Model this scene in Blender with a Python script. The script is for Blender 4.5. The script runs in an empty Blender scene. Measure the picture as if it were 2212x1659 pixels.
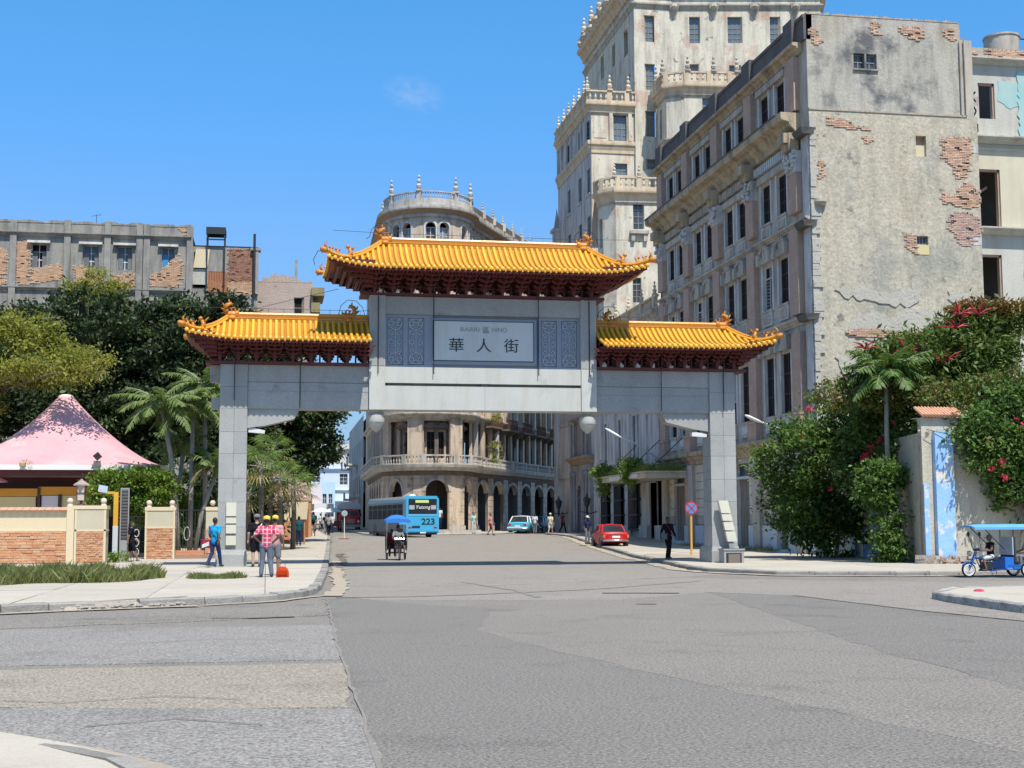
import bpy, math, random
import numpy as np
from mathutils import Matrix, Vector
R = random.Random(7)
D = bpy.data
SC = bpy.context.scene
COL = SC.collection
rad = math.radians
YAW, ROLL, PITCH = rad(10.1), 0.004, math.atan(303.5 / 2975.0)
cam_d = D.cameras.new('camera')
cam = D.objects.new('camera', cam_d)
COL.objects.link(cam)
fw = Vector((math.sin(YAW) * math.cos(PITCH), math.cos(YAW) * math.cos(PITCH), math.sin(PITCH)))
r0 = Vector((math.cos(YAW), -math.sin(YAW), 0))
u0 = r0.cross(fw)
rt = r0 * math.cos(ROLL) - u0 * math.sin(ROLL)
up = u0 * math.cos(ROLL) + r0 * math.sin(ROLL)
cam.matrix_world = Matrix(((rt.x, up.x, -fw.x, 0), (rt.y, up.y, -fw.y, 0), (rt.z, up.z, -fw.z, 1.6), (0, 0, 0, 1)))
cam_d.sensor_width = 36
cam_d.lens = 36 * 2975.0 / 2212.0
cam_d.clip_start = 0.1
cam_d.clip_end = 3000
SC.camera = cam
SUN_DIR = Vector((0.24, -1.0, 1.85)).normalized()
SUN_EL = math.asin(SUN_DIR.z)
SUN_AZ = math.atan2(SUN_DIR.x, SUN_DIR.y)
world = D.worlds.new('World')
SC.world = world
world.use_nodes = True
wn = world.node_tree
bg = wn.nodes['Background']
sky = wn.nodes.new('ShaderNodeTexSky')
sky.sky_type = 'NISHITA'
sky.sun_disc = False
sky.sun_elevation = SUN_EL
sky.sun_rotation = SUN_AZ
sky.air_density = 1.25
sky.dust_density = 0.15
sky.ozone_density = 3.2
hs = wn.nodes.new('ShaderNodeHueSaturation')
hs.inputs['Saturation'].default_value = 1.0
hs.inputs['Value'].default_value = 1.0
wtc = wn.nodes.new('ShaderNodeTexCoord')
wsp = wn.nodes.new('ShaderNodeSeparateXYZ')
wn.links.new(wtc.outputs['Generated'], wsp.inputs[0])
wr = wn.nodes.new('ShaderNodeValToRGB')
els = wr.color_ramp.elements
els[0].position = 0.0; els[0].color = (.25, .33, .55, 1)
els[1].position = 1.0; els[1].color = (1, 1, 1, 1)
for p_, c_ in ((.1, (.31, .44, .66)), (.2, (.38, .57, .80)), (.27, (.33, .64, .92)), (.36, (.31, .71, .96)), (.7, (.95, .97, 1.0))):
 e_ = els.new(p_); e_.color = (*c_, 1)
wn.links.new(wsp.outputs[2], wr.inputs[0])
wm = wn.nodes.new('ShaderNodeMix'); wm.data_type = 'RGBA'; wm.blend_type = 'MULTIPLY'; wm.inputs[0].default_value = 1.0
wn.links.new(sky.outputs[0], hs.inputs['Color'])
wn.links.new(hs.outputs[0], wm.inputs[6])
wn.links.new(wr.outputs[0], wm.inputs[7])
wn.links.new(wm.outputs[2], bg.inputs['Color'])
bg.inputs['Strength'].default_value = 0.15
sun_d = D.lights.new('sun', 'SUN')
sun_d.energy = 4.7
sun_d.angle = rad(0.53)
sun_d.color = (1.0, 0.955, 0.88)
sun = D.objects.new('sun', sun_d)
COL.objects.link(sun)
sun.rotation_euler = SUN_DIR.to_track_quat('Z', 'Y').to_euler()
sun.location = (0, -20, 60)
SC.view_settings.view_transform = 'Standard'
SC.view_settings.look = 'None'
SC.view_settings.gamma = 1
SC.view_settings.exposure = 0.42
SC.render.engine = 'CYCLES'
SC.cycles.max_bounces = 6
SC.cycles.transparent_max_bounces = 12
_mats = {}
def mat(name, col, rough=0.85, col2=None, scale=1.5, amt=0.6, streak=0.0, streakcol=(0.06, 0.055, 0.05),
  bump=0.0, bscale=25.0, metal=0.0, patches=(), fine=0.0, spec=0.5, island=0.0, trans=0.0, emit=0.0, hue=0.0, warp=0.0, orand=0.0):
 if name in _mats: return _mats[name]
 m = D.materials.new(name); _mats[name] = m
 m.use_nodes = True
 nt = m.node_tree; N = nt.nodes; L = nt.links
 b = N['Principled BSDF']
 b.inputs['Roughness'].default_value = rough
 b.inputs['Metallic'].default_value = metal
 b.inputs['Specular IOR Level'].default_value = spec if rough < .8 or spec < .5 else .12
 tc = N.new('ShaderNodeTexCoord'); co = tc.outputs['Object']
 def noise(sc, det=5.0, rough_=0.6, vec=None, dist=0.0):
  n = N.new('ShaderNodeTexNoise'); n.inputs['Scale'].default_value = sc
  n.inputs['Detail'].default_value = det; n.inputs['Roughness'].default_value = rough_
  n.inputs['Distortion'].default_value = dist
  L.new(vec or co, n.inputs['Vector']); return n.outputs['Fac']
 def ramp(fac, a, b_, va=0.0, vb=1.0):
  r = N.new('ShaderNodeMapRange'); r.inputs[1].default_value = a; r.inputs[2].default_value = b_
  r.inputs[3].default_value = va; r.inputs[4].default_value = vb
  L.new(fac, r.inputs[0]); return r.outputs[0]
 def mix(f, a, b_, mode='MIX'):
  x = N.new('ShaderNodeMix'); x.data_type = 'RGBA'; x.blend_type = mode
  for s, v in ((x.inputs[0], f), (x.inputs[6], a), (x.inputs[7], b_)):
   if isinstance(v, (int, float)): s.default_value = v
   elif isinstance(v, tuple): s.default_value = (*v, 1)
   else: L.new(v, s)
  return x.outputs[2]
 c = tuple(col)
 if col2 is not None:
  c = mix(ramp(noise(scale, dist=warp), 0.5 - 0.5 * (1 - amt) - 0.02, 0.5 + 0.5 * (1 - amt) + 0.02), c, tuple(col2))
 for (pc, thr, psc, soft) in patches:
  c = mix(ramp(noise(psc, 6.0, 0.62), thr, thr + soft), c, tuple(pc))
 if streak > 0:
  mp = N.new('ShaderNodeMapping'); mp.inputs['Scale'].default_value = (1.7, 1.7, 0.3)
  L.new(co, mp.inputs['Vector'])
  f = ramp(noise(1.0, 6.0, 0.65, mp.outputs[0]), 0.45, 0.70, 0, streak)
  c = mix(f, c, tuple(streakcol))
 if island > 0:
  g = N.new('ShaderNodeNewGeometry')
  f = ramp(g.outputs['Random Per Island'], 0, 1, 1 - island, 1 + island)
  h = N.new('ShaderNodeHueSaturation')
  L.new(f, h.inputs['Value'])
  if hue:
   L.new(ramp(g.outputs['Random Per Island'], 0, 1, 0.5 - hue, 0.5 + hue), h.inputs['Hue'])
  if isinstance(c, tuple): h.inputs['Color'].default_value = (*c, 1)
  else: L.new(c, h.inputs['Color'])
  c = h.outputs[0]
 if orand > 0:
  oi = N.new('ShaderNodeObjectInfo'); h = N.new('ShaderNodeHueSaturation'); L.new(ramp(oi.outputs['Random'], 0, 1, 1 - orand, 1 + orand), h.inputs['Value'])
  if isinstance(c, tuple): h.inputs['Color'].default_value = (*c, 1)
  else: L.new(c, h.inputs['Color'])
  c = h.outputs[0]
 if fine > 0:
  f = ramp(noise(bscale * 2.3, 4.0, 0.85), 0.28, 0.72, max(0.0, 1 - fine), 1 + fine)
  h = N.new('ShaderNodeHueSaturation'); L.new(f, h.inputs['Value'])
  if isinstance(c, tuple): h.inputs['Color'].default_value = (*c, 1)
  else: L.new(c, h.inputs['Color'])
  c = h.outputs[0]
 if isinstance(c, tuple): b.inputs['Base Color'].default_value = (*c, 1)
 else: L.new(c, b.inputs['Base Color'])
 if bump > 0:
  bn = N.new('ShaderNodeBump'); bn.inputs['Strength'].default_value = bump; bn.inputs['Distance'].default_value = 0.03
  L.new(noise(bscale, 6.0, 0.65), bn.inputs['Height']); L.new(bn.outputs[0], b.inputs['Normal'])
 if trans > 0:
  out = N['Material Output']
  t = N.new('ShaderNodeBsdfTranslucent')
  if isinstance(c, tuple): t.inputs['Color'].default_value = (*c, 1)
  else: L.new(c, t.inputs['Color'])
  ms = N.new('ShaderNodeMixShader'); ms.inputs[0].default_value = trans
  L.new(b.outputs[0], ms.inputs[1]); L.new(t.outputs[0], ms.inputs[2]); L.new(ms.outputs[0], out.inputs['Surface'])
 if emit > 0:
  b.inputs['Emission Color'].default_value = (*col, 1); b.inputs['Emission Strength'].default_value = emit
 return m
def tag(o, label=None, cat=None, group=None, kind=None):
 if label: o['label'] = label
 if cat: o['category'] = cat
 if group: o['group'] = group
 if kind: o['kind'] = kind
 return o
def thing(name, label, cat, loc=(0, 0, 0), rz=0.0, group=None):
 o = D.objects.new(name, None); COL.objects.link(o)
 o.empty_display_size = 0.3
 o.location = loc; o.rotation_euler = (0, 0, rz)
 return tag(o, label, cat, group)
def inst(name, src, parent, loc=(0, 0, 0), rot=(0, 0, 0), scale=None):
 """another object with the same mesh data"""
 o = D.objects.new(name, src.data if isinstance(src, bpy.types.Object) else src)
 COL.objects.link(o); o.parent = parent; o.location = loc; o.rotation_euler = rot
 if scale: o.scale = scale
 return o
def copy_tree(o, parent=None):
 c = o.copy(); COL.objects.link(c); c.parent = parent
 for ch in list(o.children): copy_tree(ch, c)
 return c
class MB:
 def __init__(s, T=None):
  s.v = []; s.f = []; s.m = []; s.T = T
 def add(s, vs, fs, mi=0):
  n = len(s.v)
  if s.T is not None: vs = [tuple(s.T @ Vector(p)) for p in vs]
  s.v.extend(vs)
  for f in fs: s.f.append(tuple(i + n for i in f)); s.m.append(mi)
  return s
 def box(s, x0, y0, z0, x1, y1, z1, mi=0):
  v = [(x0, y0, z0), (x1, y0, z0), (x1, y1, z0), (x0, y1, z0), (x0, y0, z1), (x1, y0, z1), (x1, y1, z1), (x0, y1, z1)]
  return s.add(v, [(0, 3, 2, 1), (4, 5, 6, 7), (0, 1, 5, 4), (1, 2, 6, 5), (2, 3, 7, 6), (3, 0, 4, 7)], mi)
 def hexa(s, v, mi=0):
  return s.add(v, [(0, 3, 2, 1), (4, 5, 6, 7), (0, 1, 5, 4), (1, 2, 6, 5), (2, 3, 7, 6), (3, 0, 4, 7)], mi)
 def cbox(s, x, y, z, sx, sy, sz, mi=0):
  return s.box(x - sx / 2, y - sy / 2, z - sz / 2, x + sx / 2, y + sy / 2, z + sz / 2, mi)
 def tube(s, pts, rs, n=8, mi=0, cap=True, sy=1.0):
  if not hasattr(rs, '__len__'): rs = [rs] * len(pts)
  P = [Vector(p) for p in pts]; vs = []; up_ = Vector((0, 0, 1))
  for i, p in enumerate(P):
   t = (P[min(i + 1, len(P) - 1)] - P[max(i - 1, 0)]).normalized()
   a = up_ if abs(t.z) < 0.9 else Vector((0, 1, 0))
   x = t.cross(a).normalized(); y = x.cross(t).normalized()
   for k in range(n):
    an = 2 * math.pi * k / n
    vs.append(tuple(p + x * (math.cos(an) * rs[i]) + y * (math.sin(an) * rs[i] * sy)))
  fs = []
  for i in range(len(P) - 1):
   for k in range(n):
    k2 = (k + 1) % n
    fs.append((i * n + k, i * n + k2, (i + 1) * n + k2, (i + 1) * n + k))
  if cap:
   fs.append(tuple(range(n - 1, -1, -1))); fs.append(tuple(range((len(P) - 1) * n, len(P) * n)))
  return s.add(vs, fs, mi)
 def lathe(s, prof, n=12, c=(0, 0, 0), mi=0, sx=1.0, sy=1.0):
  vs = []; fs = []
  for (r, z) in prof:
   for k in range(n):
    a = 2 * math.pi * k / n
    vs.append((c[0] + r * math.cos(a) * sx, c[1] + r * math.sin(a) * sy, c[2] + z))
  m = len(prof)
  for i in range(m - 1):
   for k in range(n):
    k2 = (k + 1) % n
    fs.append((i * n + k, i * n + k2, (i + 1) * n + k2, (i + 1) * n + k))
  fs.append(tuple(range(n - 1, -1, -1))); fs.append(tuple(range((m - 1) * n, m * n)))
  return s.add(vs, fs, mi)
 def sphere(s, c, r, n=12, mi=0, sx=1, sy=1, sz=1):
  m = max(4, n // 2)
  prof = [(max(1e-4, r * math.sin(math.pi * i / m)), -r * math.cos(math.pi * i / m) * sz) for i in range(m + 1)]
  return s.lathe(prof, n, c, mi, sx, sy)
 def prism(s, poly, a0, a1, axis='y', mi=0):
  """poly of (p,q) extruded along axis; y: (x,z), x: (y,z), z: (x,y)"""
  if axis == 'y': f = lambda p, a: (p[0], a, p[1])
  elif axis == 'x': f = lambda p, a: (a, p[0], p[1])
  else: f = lambda p, a: (p[0], p[1], a)
  n = len(poly)
  vs = [f(p, a0) for p in poly] + [f(p, a1) for p in poly]
  fs = [tuple(range(n)), tuple(range(2 * n - 1, n - 1, -1))]
  fs += [(i, i + n, (i + 1) % n + n, (i + 1) % n) for i in range(n)]
  return s.add(vs, fs, mi)
 def build(s, name, mats, parent=None, loc=(0, 0, 0), rot=(0, 0, 0), smooth=False, fix=True):
  me = D.meshes.new(name)
  me.from_pydata([tuple(p) for p in s.v], [], s.f)
  if not isinstance(mats, (list, tuple)): mats = [mats]
  for m in mats: me.materials.append(m)
  if len(mats) > 1: me.polygons.foreach_set('material_index', s.m)
  if smooth:
   me.polygons.foreach_set('use_smooth', [True] * len(me.polygons))
   if smooth != True: me.set_sharp_from_angle(angle=smooth)
  me.update()
  o = D.objects.new(name, me); COL.objects.link(o)
  o.parent = parent; o.location = loc; o.rotation_euler = rot
  return o
def np_mesh(name, V, F, mats, parent=None, mi=None):
 me = D.meshes.new(name); n = F.shape[0]; k = F.shape[1]
 me.vertices.add(len(V)); me.vertices.foreach_set('co', np.asarray(V, dtype=np.float32).ravel())
 me.loops.add(n * k); me.loops.foreach_set('vertex_index', F.astype(np.int32).ravel())
 me.polygons.add(n); me.polygons.foreach_set('loop_start', np.arange(0, n * k, k, dtype=np.int32))
 me.polygons.foreach_set('loop_total', np.full(n, k, dtype=np.int32))
 if not isinstance(mats, (list, tuple)): mats = [mats]
 for m in mats: me.materials.append(m)
 if mi is not None: me.polygons.foreach_set('material_index', mi.astype(np.int32))
 me.update(calc_edges=True); me.validate()
 o = D.objects.new(name, me); COL.objects.link(o); o.parent = parent
 return o
GP = [(-60, 0), (0, 0), (65, 0), (80, .15), (90, .42), (98, .68), (112, .76), (140, 1.0), (220, 2.2), (400, 5), (900, 9)]
def gz(y):
 for (a, b), (c, d) in zip(GP, GP[1:]):
  if y <= c: return b + (d - b) * max(0.0, (y - a)) / (c - a)
 return GP[-1][1]
class Path:
 """plan polyline; seen from outside u runs left to right; outward normal = (ty,-tx)"""
 def __init__(s, pts):
  s.p = [Vector((a, b)) for a, b in pts]
  s.L = [0]
  for a, b in zip(s.p, s.p[1:]): s.L.append(s.L[-1] + (b - a).length)
  s.n = []
  for a, b in zip(s.p, s.p[1:]):
   t = (b - a).normalized(); s.n.append(Vector((t.y, -t.x)))
  s.vn = []
  for i in range(len(s.p)):
   if i == 0: s.vn.append(s.n[0])
   elif i == len(s.p) - 1: s.vn.append(s.n[-1])
   else:
    m = (s.n[i - 1] + s.n[i]); s.vn.append(m / (m.length_squared / 2))
  s.len = s.L[-1]
 def seg(s, u):
  for i in range(len(s.n)):
   if u <= s.L[i + 1] + 1e-9 or i == len(s.n) - 1: return i
 def at(s, u, off=0.0, flat=False):
  i = s.seg(u); t = (u - s.L[i]) / (s.L[i + 1] - s.L[i])
  if flat: return s.p[i].lerp(s.p[i + 1], t) + s.n[i] * off
  return (s.p[i] + s.vn[i] * off).lerp(s.p[i + 1] + s.vn[i + 1] * off, t)
 def ang(s, u):
  """z rotation taking local -y to the outward normal"""
  n = s.n[s.seg(u)]
  return math.atan2(n.y, n.x) + math.pi / 2
def wall(mb, P, u0, u1, z0, z1, holes=(), depth=0.3, mi=0, rmi=None, off=0.0):
 """holes: (ua,ub,za,zb) rectangles"""
 if rmi is None: rmi = mi
 us = {round(u0, 4), round(u1, 4)}; zs = {round(z0, 4), round(z1, 4)}
 for l in P.L:
  if u0 < l < u1: us.add(round(l, 4))
 for h in holes:
  us.add(round(h[0], 4)); us.add(round(h[1], 4)); zs.add(round(h[2], 4)); zs.add(round(h[3], 4))
 us = sorted(u for u in us if u0 - 1e-6 <= u <= u1 + 1e-6); zs = sorted(z for z in zs if z0 - 1e-6 <= z <= z1 + 1e-6)
 def inh(u, z): return any(h[0] < u < h[1] and h[2] < z < h[3] for h in holes)
 for i in range(len(us) - 1):
  a = P.at(us[i], off); b = P.at(us[i + 1] - 1e-6, off)
  c = P.at(us[i], off - depth); d = P.at(us[i + 1] - 1e-6, off - depth)
  for j in range(len(zs) - 1):
   um = (us[i] + us[i + 1]) / 2; za, zb = zs[j], zs[j + 1]
   if not inh(um, (za + zb) / 2):
    mb.add([(a.x, a.y, za), (b.x, b.y, za), (b.x, b.y, zb), (a.x, a.y, zb)], [(0, 1, 2, 3)], mi)
   else:
    zm = (za + zb) / 2
    if not inh(um, za - 1e-3): mb.add([(a.x, a.y, za), (b.x, b.y, za), (d.x, d.y, za), (c.x, c.y, za)], [(0, 1, 2, 3)], rmi)
    if not inh(um, zb + 1e-3): mb.add([(a.x, a.y, zb), (c.x, c.y, zb), (d.x, d.y, zb), (b.x, b.y, zb)], [(0, 1, 2, 3)], rmi)
    if not inh(us[i] - 1e-3, zm): mb.add([(a.x, a.y, za), (c.x, c.y, za), (c.x, c.y, zb), (a.x, a.y, zb)], [(0, 1, 2, 3)], rmi)
    if not inh(us[i + 1] + 1e-3, zm): mb.add([(b.x, b.y, za), (b.x, b.y, zb), (d.x, d.y, zb), (d.x, d.y, za)], [(0, 1, 2, 3)], rmi)
def sweep(mb, P, prof, u0=0.0, u1=None, mi=0, caps=True):
 """prof: (offset, z) bottom -> top, closed ring"""
 if u1 is None: u1 = P.len
 us = [u0] + [l for l in P.L if u0 + 1e-6 < l < u1 - 1e-6] + [u1]
 vs = []; n = len(prof)
 for u in us:
  for (o, z) in prof:
   q = P.at(u, o); vs.append((q.x, q.y, z))
 fs = []
 for i in range(len(us) - 1):
  for k in range(n):
   k2 = (k + 1) % n
   fs.append((i * n + k, (i + 1) * n + k, (i + 1) * n + k2, i * n + k2))
 if caps: fs.append(tuple(range(n))); fs.append(tuple(range(len(us) * n - 1, (len(us) - 1) * n - 1, -1)))
 return mb.add(vs, fs, mi)
def cornice_prof(z0, z1, out, inn=-0.05):
 h = z1 - z0
 return [(inn, z0), (out * .25, z0), (out * .3, z0 + h * .25), (out * .55, z0 + h * .45), (out * .6, z0 + h * .6), (out * .95, z0 + h * .68),
   (out, z0 + h * .8), (out, z1), (inn, z1)]
def place(P, u, z, off=0.0):
 q = P.at(u, off, True); return (q.x, q.y, z), (0, 0, P.ang(u))
def asph(name, c, c2, warm=0):
 m = mat(name, c, 0.9, c2, 0.35, 0.3, bump=0.7, bscale=14, fine=1.0, patches=((tuple(v * .74 for v in c), .56, .55, .2), (tuple(v * .8 for v in c2), .6, 2.2, .1)))
 return m
M_ASPH = asph('asphalt_main', (0.19, 0.174, 0.15), (0.225, 0.205, 0.175))
M_ASPH_D = asph('asphalt_dark', (0.168, 0.156, 0.138), (0.195, 0.18, 0.158))
M_ASPH_L = asph('asphalt_worn', (0.215, 0.20, 0.18), (0.255, 0.24, 0.215))
M_ASPH_B = asph('asphalt_sandy', (0.255, 0.225, 0.18), (0.295, 0.26, 0.205))
M_ASPH_F = asph('asphalt_far', (0.262, 0.236, 0.2), (0.222, 0.202, 0.175))
M_CONC = mat('pavement_concrete', (0.37, 0.335, 0.275), 0.9, (0.46, 0.415, 0.335), 0.5, 0.35, orand=.07, bump=0.35, bscale=14, fine=0.14,
    patches=(((0.33, 0.29, 0.235), 0.6, 1.1, 0.12), ((0.25, 0.22, 0.18), 0.68, 3.0, 0.06)))
M_KERB = mat('kerb_concrete', (0.33, 0.31, 0.27), 0.95, (0.22, 0.205, 0.185), 3.0, 0.4, bump=0.9, bscale=18, fine=0.3, orand=.15,
    patches=(((0.08, 0.075, 0.07), 0.62, 4.0, 0.08),))
M_SAND = mat('gutter_sand', (0.42, 0.35, 0.255), 0.95, (0.30, 0.26, 0.205), 1.4, 0.3, bump=0.8, bscale=20, fine=0.25)
M_EARTH = mat('earth', (0.2, 0.17, 0.12), 0.95, (0.1, 0.11, 0.05), 0.6, 0.4, bump=0.6, bscale=9, fine=0.2)
M_SEAM = mat('asphalt_seam', (0.27, 0.245, 0.21), 0.95, (0.19, 0.175, 0.155), 2.5, 0.2, bump=0.5, bscale=40, fine=0.3)
M_CRACK = mat('crack_dirt', (0.12, 0.105, 0.085), 0.95, (0.2, 0.175, 0.14), 3.0, 0.4, bump=0.8, bscale=20)
def sheet(name, x0, x1, ys, dz, m, kind='structure'):
 xs = [x0 + (x1 - x0) * i / 8 for i in range(9)]
 mb = MB(); vs = [(x, y, gz(y) + dz) for y in ys for x in xs]; n = len(xs)
 fs = [(j * n + i, j * n + i + 1, (j + 1) * n + i + 1, (j + 1) * n + i) for j in range(len(ys) - 1) for i in range(n - 1)]
 mb.add(vs, fs); o = mb.build(name, m); tag(o, kind=kind); return o
YS = [p[0] for p in GP]
o = sheet('ground', -900, 900, YS, -0.05, M_EARTH)
o = sheet('road', -60, 60, [-30, 0, 30, 65, 80, 90, 98, 112, 140, 220, 300], 0.0, M_ASPH)
def clip_poly(poly, dz, cuts=(65, 80, 90, 98, 112, 140, 220)):
 import bmesh
 bm = bmesh.new(); vs = [bm.verts.new((x, y, 0)) for x, y in poly]
 f = bm.faces.new(vs); f.normal_update()
 if f.normal.z < 0: f.normal_flip()
 for c in cuts:
  g = bm.verts[:] + bm.edges[:] + bm.faces[:]
  bmesh.ops.bisect_plane(bm, geom=g, plane_co=(0, c, 0), plane_no=(0, 1, 0))
 bmesh.ops.triangulate(bm, faces=[f for f in bm.faces if len(f.verts) > 4])
 for v in bm.verts: v.co.z = gz(v.co.y) + dz
 ex = bmesh.ops.extrude_edge_only(bm, edges=[e for e in bm.edges if e.is_boundary])['geom']
 for v in ex:
  if isinstance(v, bmesh.types.BMVert): v.co.z -= dz + .004
 return bm
def jag(pts, step=0.5, amp=0.05, rng=R, closed=True):
 out = []; n = len(pts)
 for i in range(n if closed else n - 1):
  a = Vector(pts[i]); b = Vector(pts[(i + 1) % n]); k = max(1, int((b - a).length / step)); t = (b - a).normalized()
  for j in range(k):
   p = a.lerp(b, j / k)
   if j: p += Vector((-t.y, t.x)) * rng.gauss(0, amp)
   out.append((p.x, p.y))
 if not closed: out.append(tuple(pts[-1]))
 return out
_pz = [0]
def flat(name, poly, dz, m, label=None, cat=None, kind='structure', parent=None):
 if name == 'road_patch': _pz[0] += 1; dz = .0012 * _pz[0]
 bm = clip_poly(poly, dz); me = D.meshes.new(name); bm.to_mesh(me); bm.free(); me.materials.append(m)
 o = D.objects.new(name, me); COL.objects.link(o); o.parent = parent
 if kind: o['kind'] = kind
 if label: o['label'] = label
 return o
flat('road_patch', jag([(1.35, 31.2), (0.95, 18.45), (0.9, 15.5), (0.82, 11.5), (0.76, 9.35), (0.6, 2), (5.6, 2), (5.25, 8.85), (4.85, 11), (4.31, 13.6), (3.6, 17.6), (3.2, 21), (4.3, 26.2), (2.4, 29.4)], .4, .03), 0.004, M_ASPH_D)
flat('road_patch', jag([(4.3, 26.2), (3.2, 21), (3.6, 17.6), (4.31, 13.6), (4.85, 11), (5.25, 8.85), (5.6, 2), (25, 2), (13.5, 8), (7.2, 12.2), (7.6, 16.5), (8.5, 21.5), (9.0, 24.4), (7.4, 28.3)], .4, .03), 0.004, M_ASPH)
flat('road_patch', jag([(9.0, 24.4), (8.5, 21.5), (7.6, 16.5), (7.2, 12.2), (13.5, 8), (25, 2), (40, 2), (40, 8), (12.6, 17.2), (11.8, 23.5), (11.6, 29.5), (10.2, 31)], .4, .04), 0.005, M_ASPH_D)
flat('road_patch', jag([(11.6, 29.5), (11.8, 23.5), (12.6, 17.2), (40, 8), (60, 8), (60, 34), (30, 33), (16, 36), (12, 40), (6, 36), (2, 36.5), (1.6, 31.6), (2.4, 29.6), (7.4, 28.6), (10.2, 31.2)], .5, .05), 0.004, M_ASPH_F)
flat('road_patch', jag([(1.9, 36.6), (6, 36.1), (12, 40.1), (14.4, 42), (14.4, 46.2), (15.8, 55), (20, 82), (23, 110), (21, 118), (10, 110), (5.2, 110), (3.9, 84), (3.0, 64.4), (2.1, 46.2)], .8, .05), 0.003, M_ASPH_F)
flat('road_patch', jag([(-40, 16.9), (0.93, 16.35), (0.74, 12.4), (-1.2, 12.6), (-2.3, 13.05), (-40, 14)], .4, .02), 0.006, M_ASPH_B)
flat('road_patch', jag([(-40, 17.3), (0.9, 16.75), (0.95, 18.45), (1.1, 22.5), (-40, 24)], .4, .03), 0.004, M_ASPH_L)
flat('road_patch', jag([(-40, 13.9), (-2.3, 12.95), (0.74, 12.3), (0.82, 11.5), (0.76, 9.35), (0.6, 2), (-40, 2)], .4, .03), 0.004, M_ASPH_L)
flat('road_patch', jag([(-40, 22), (-6, 24.6), (-2.0, 26.8), (-.8, 26.9), (.7, 28.6), (1.3, 31), (1.1, 25), (-1, 24), (-5, 22.5), (-40, 18.5)], .4, .06), 0.0075, M_ASPH)
_sz = [0]
def strip(name, pts, w, dz, m, amp=.03, kind='structure'):
 _sz[0] += 1
 if dz < .1: dz = .0125 + .0006 * _sz[0]
 q = jag(pts, .5, amp, closed=False); L_ = []; R_ = []
 for i, p in enumerate(q):
  a = Vector(q[max(i - 1, 0)]); b = Vector(q[min(i + 1, len(q) - 1)]); t = (b - a).normalized(); n = Vector((-t.y, t.x)) * w * R.uniform(.3, .7)
  L_.append((p[0] + n.x, p[1] + n.y)); R_.append((p[0] - n.x, p[1] - n.y))
 mb = MB(); n = len(q)
 mb.add([(x, y, gz(y) + dz) for x, y in L_ + R_], [(i + n, i + 1 + n, i + 1, i) for i in range(n - 1)])
 o = mb.build(name, m); o['kind'] = kind; return o
strip('road_seam', [(1.55, 31.0), (3.2, 31.0), (5, 31.7), (8, 33.4), (12, 37.5)], .32, .0095, M_SEAM)
strip('road_seam', [(1.35, 31.2), (0.95, 18.45), (0.9, 15.5), (0.82, 11.5), (0.76, 9.35), (0.7, 5)], .03, .0095, M_SEAM, .012)
strip('road_seam', [(5.4, 38.5), (6.0, 33), (5.9, 30)], .16, .0115, M_SEAM)
strip('road_seam', [(11.6, 29.4), (11.8, 23.5), (12.6, 17.2), (18, 12.5)], .1, .0095, M_SEAM)
strip('road_crack', [(3.2, 21), (4.4, 19.2), (6.2, 17.3), (9.2, 14.2)], .012, .0115, M_CRACK, .01)
strip('road_stain', [(-.9, 24.6), (-.2, 24.5), (.5, 24.7)], .28, .0125, M_CRACK, .03)
strip('road_stain', [(7.7, 31.4), (8.5, 31.2), (9.4, 30.9)], .3, .0125, M_CRACK, .05)
strip('road_stain', [(7.3, 27.0), (7.7, 26.9)], .2, .0135, M_CRACK, .03)
for q in ([(-2.6, 13.6), (-1.8, 13.2), (-.9, 13.5), (-.2, 13.1)], [(-1.4, 11.6), (-.7, 11.9), (0, 11.4)], [(-2, 19.5), (-.6, 20.1), (.2, 19.8)], [(6.2, 20.2), (7.4, 19.4), (8.8, 19.9)], [(-3.4, 24.6), (-1.6, 25.2), (-.2, 25.0)], [(3.0, 33.5), (4.6, 34.2), (6.6, 33.9)], [(10.5, 26), (12.2, 25.1), (14.6, 24.9)]):
 strip('road_crack', q, .022, .0095, M_CRACK, .05)
def slabs(poly, cell, parent, m, h=0.13, y_max=62, x_min=-14, gap=.008, x_max=99, ang=0.0):
 """pavement slabs: the outline cut by a grid, each piece a child mesh"""
 import bmesh
 bm = bmesh.new(); f = bm.faces.new([bm.verts.new((x, y, 0)) for x, y in poly]); f.normal_update()
 if f.normal.z < 0: f.normal_flip()
 ca, sa = math.cos(ang), math.sin(ang)
 for k in range(-40, 60):
  for no in ((ca, sa, 0), (-sa, ca, 0)):
   bmesh.ops.bisect_plane(bm, geom=bm.verts[:] + bm.edges[:] + bm.faces[:], plane_co=(no[0] * k * cell, no[1] * k * cell, 0), plane_no=no)
 far = MB(); cnt = 0
 for f in bm.faces:
  c = f.calc_center_median(); ps = [v.co.copy() for v in f.verts]
  if f.calc_area() < 0.02: continue
  lift = R.uniform(-.006, .006)
  q = [p + (c - p).normalized() * gap * 1.4 for p in ps]
  if c.y > y_max or c.x < x_min or c.x > x_max:
   n = len(ps); far.add([(p.x, p.y, gz(p.y) + h) for p in ps], [tuple(range(n))]); continue
  mb = MB(); n = len(q)
  vs = [(p.x - c.x, p.y - c.y, gz(p.y) + h + lift) for p in q] + [(p.x - c.x, p.y - c.y, gz(p.y) - .02) for p in q]
  mb.add(vs, [tuple(range(n))] + [(i, i + n, (i + 1) % n + n, (i + 1) % n) for i in range(n)])
  mb.build('paving_slab', m, parent, (c.x, c.y, 0)); cnt += 1
 bm.free()
 if far.f: o = far.build('paving', m, parent)
 return cnt
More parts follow.
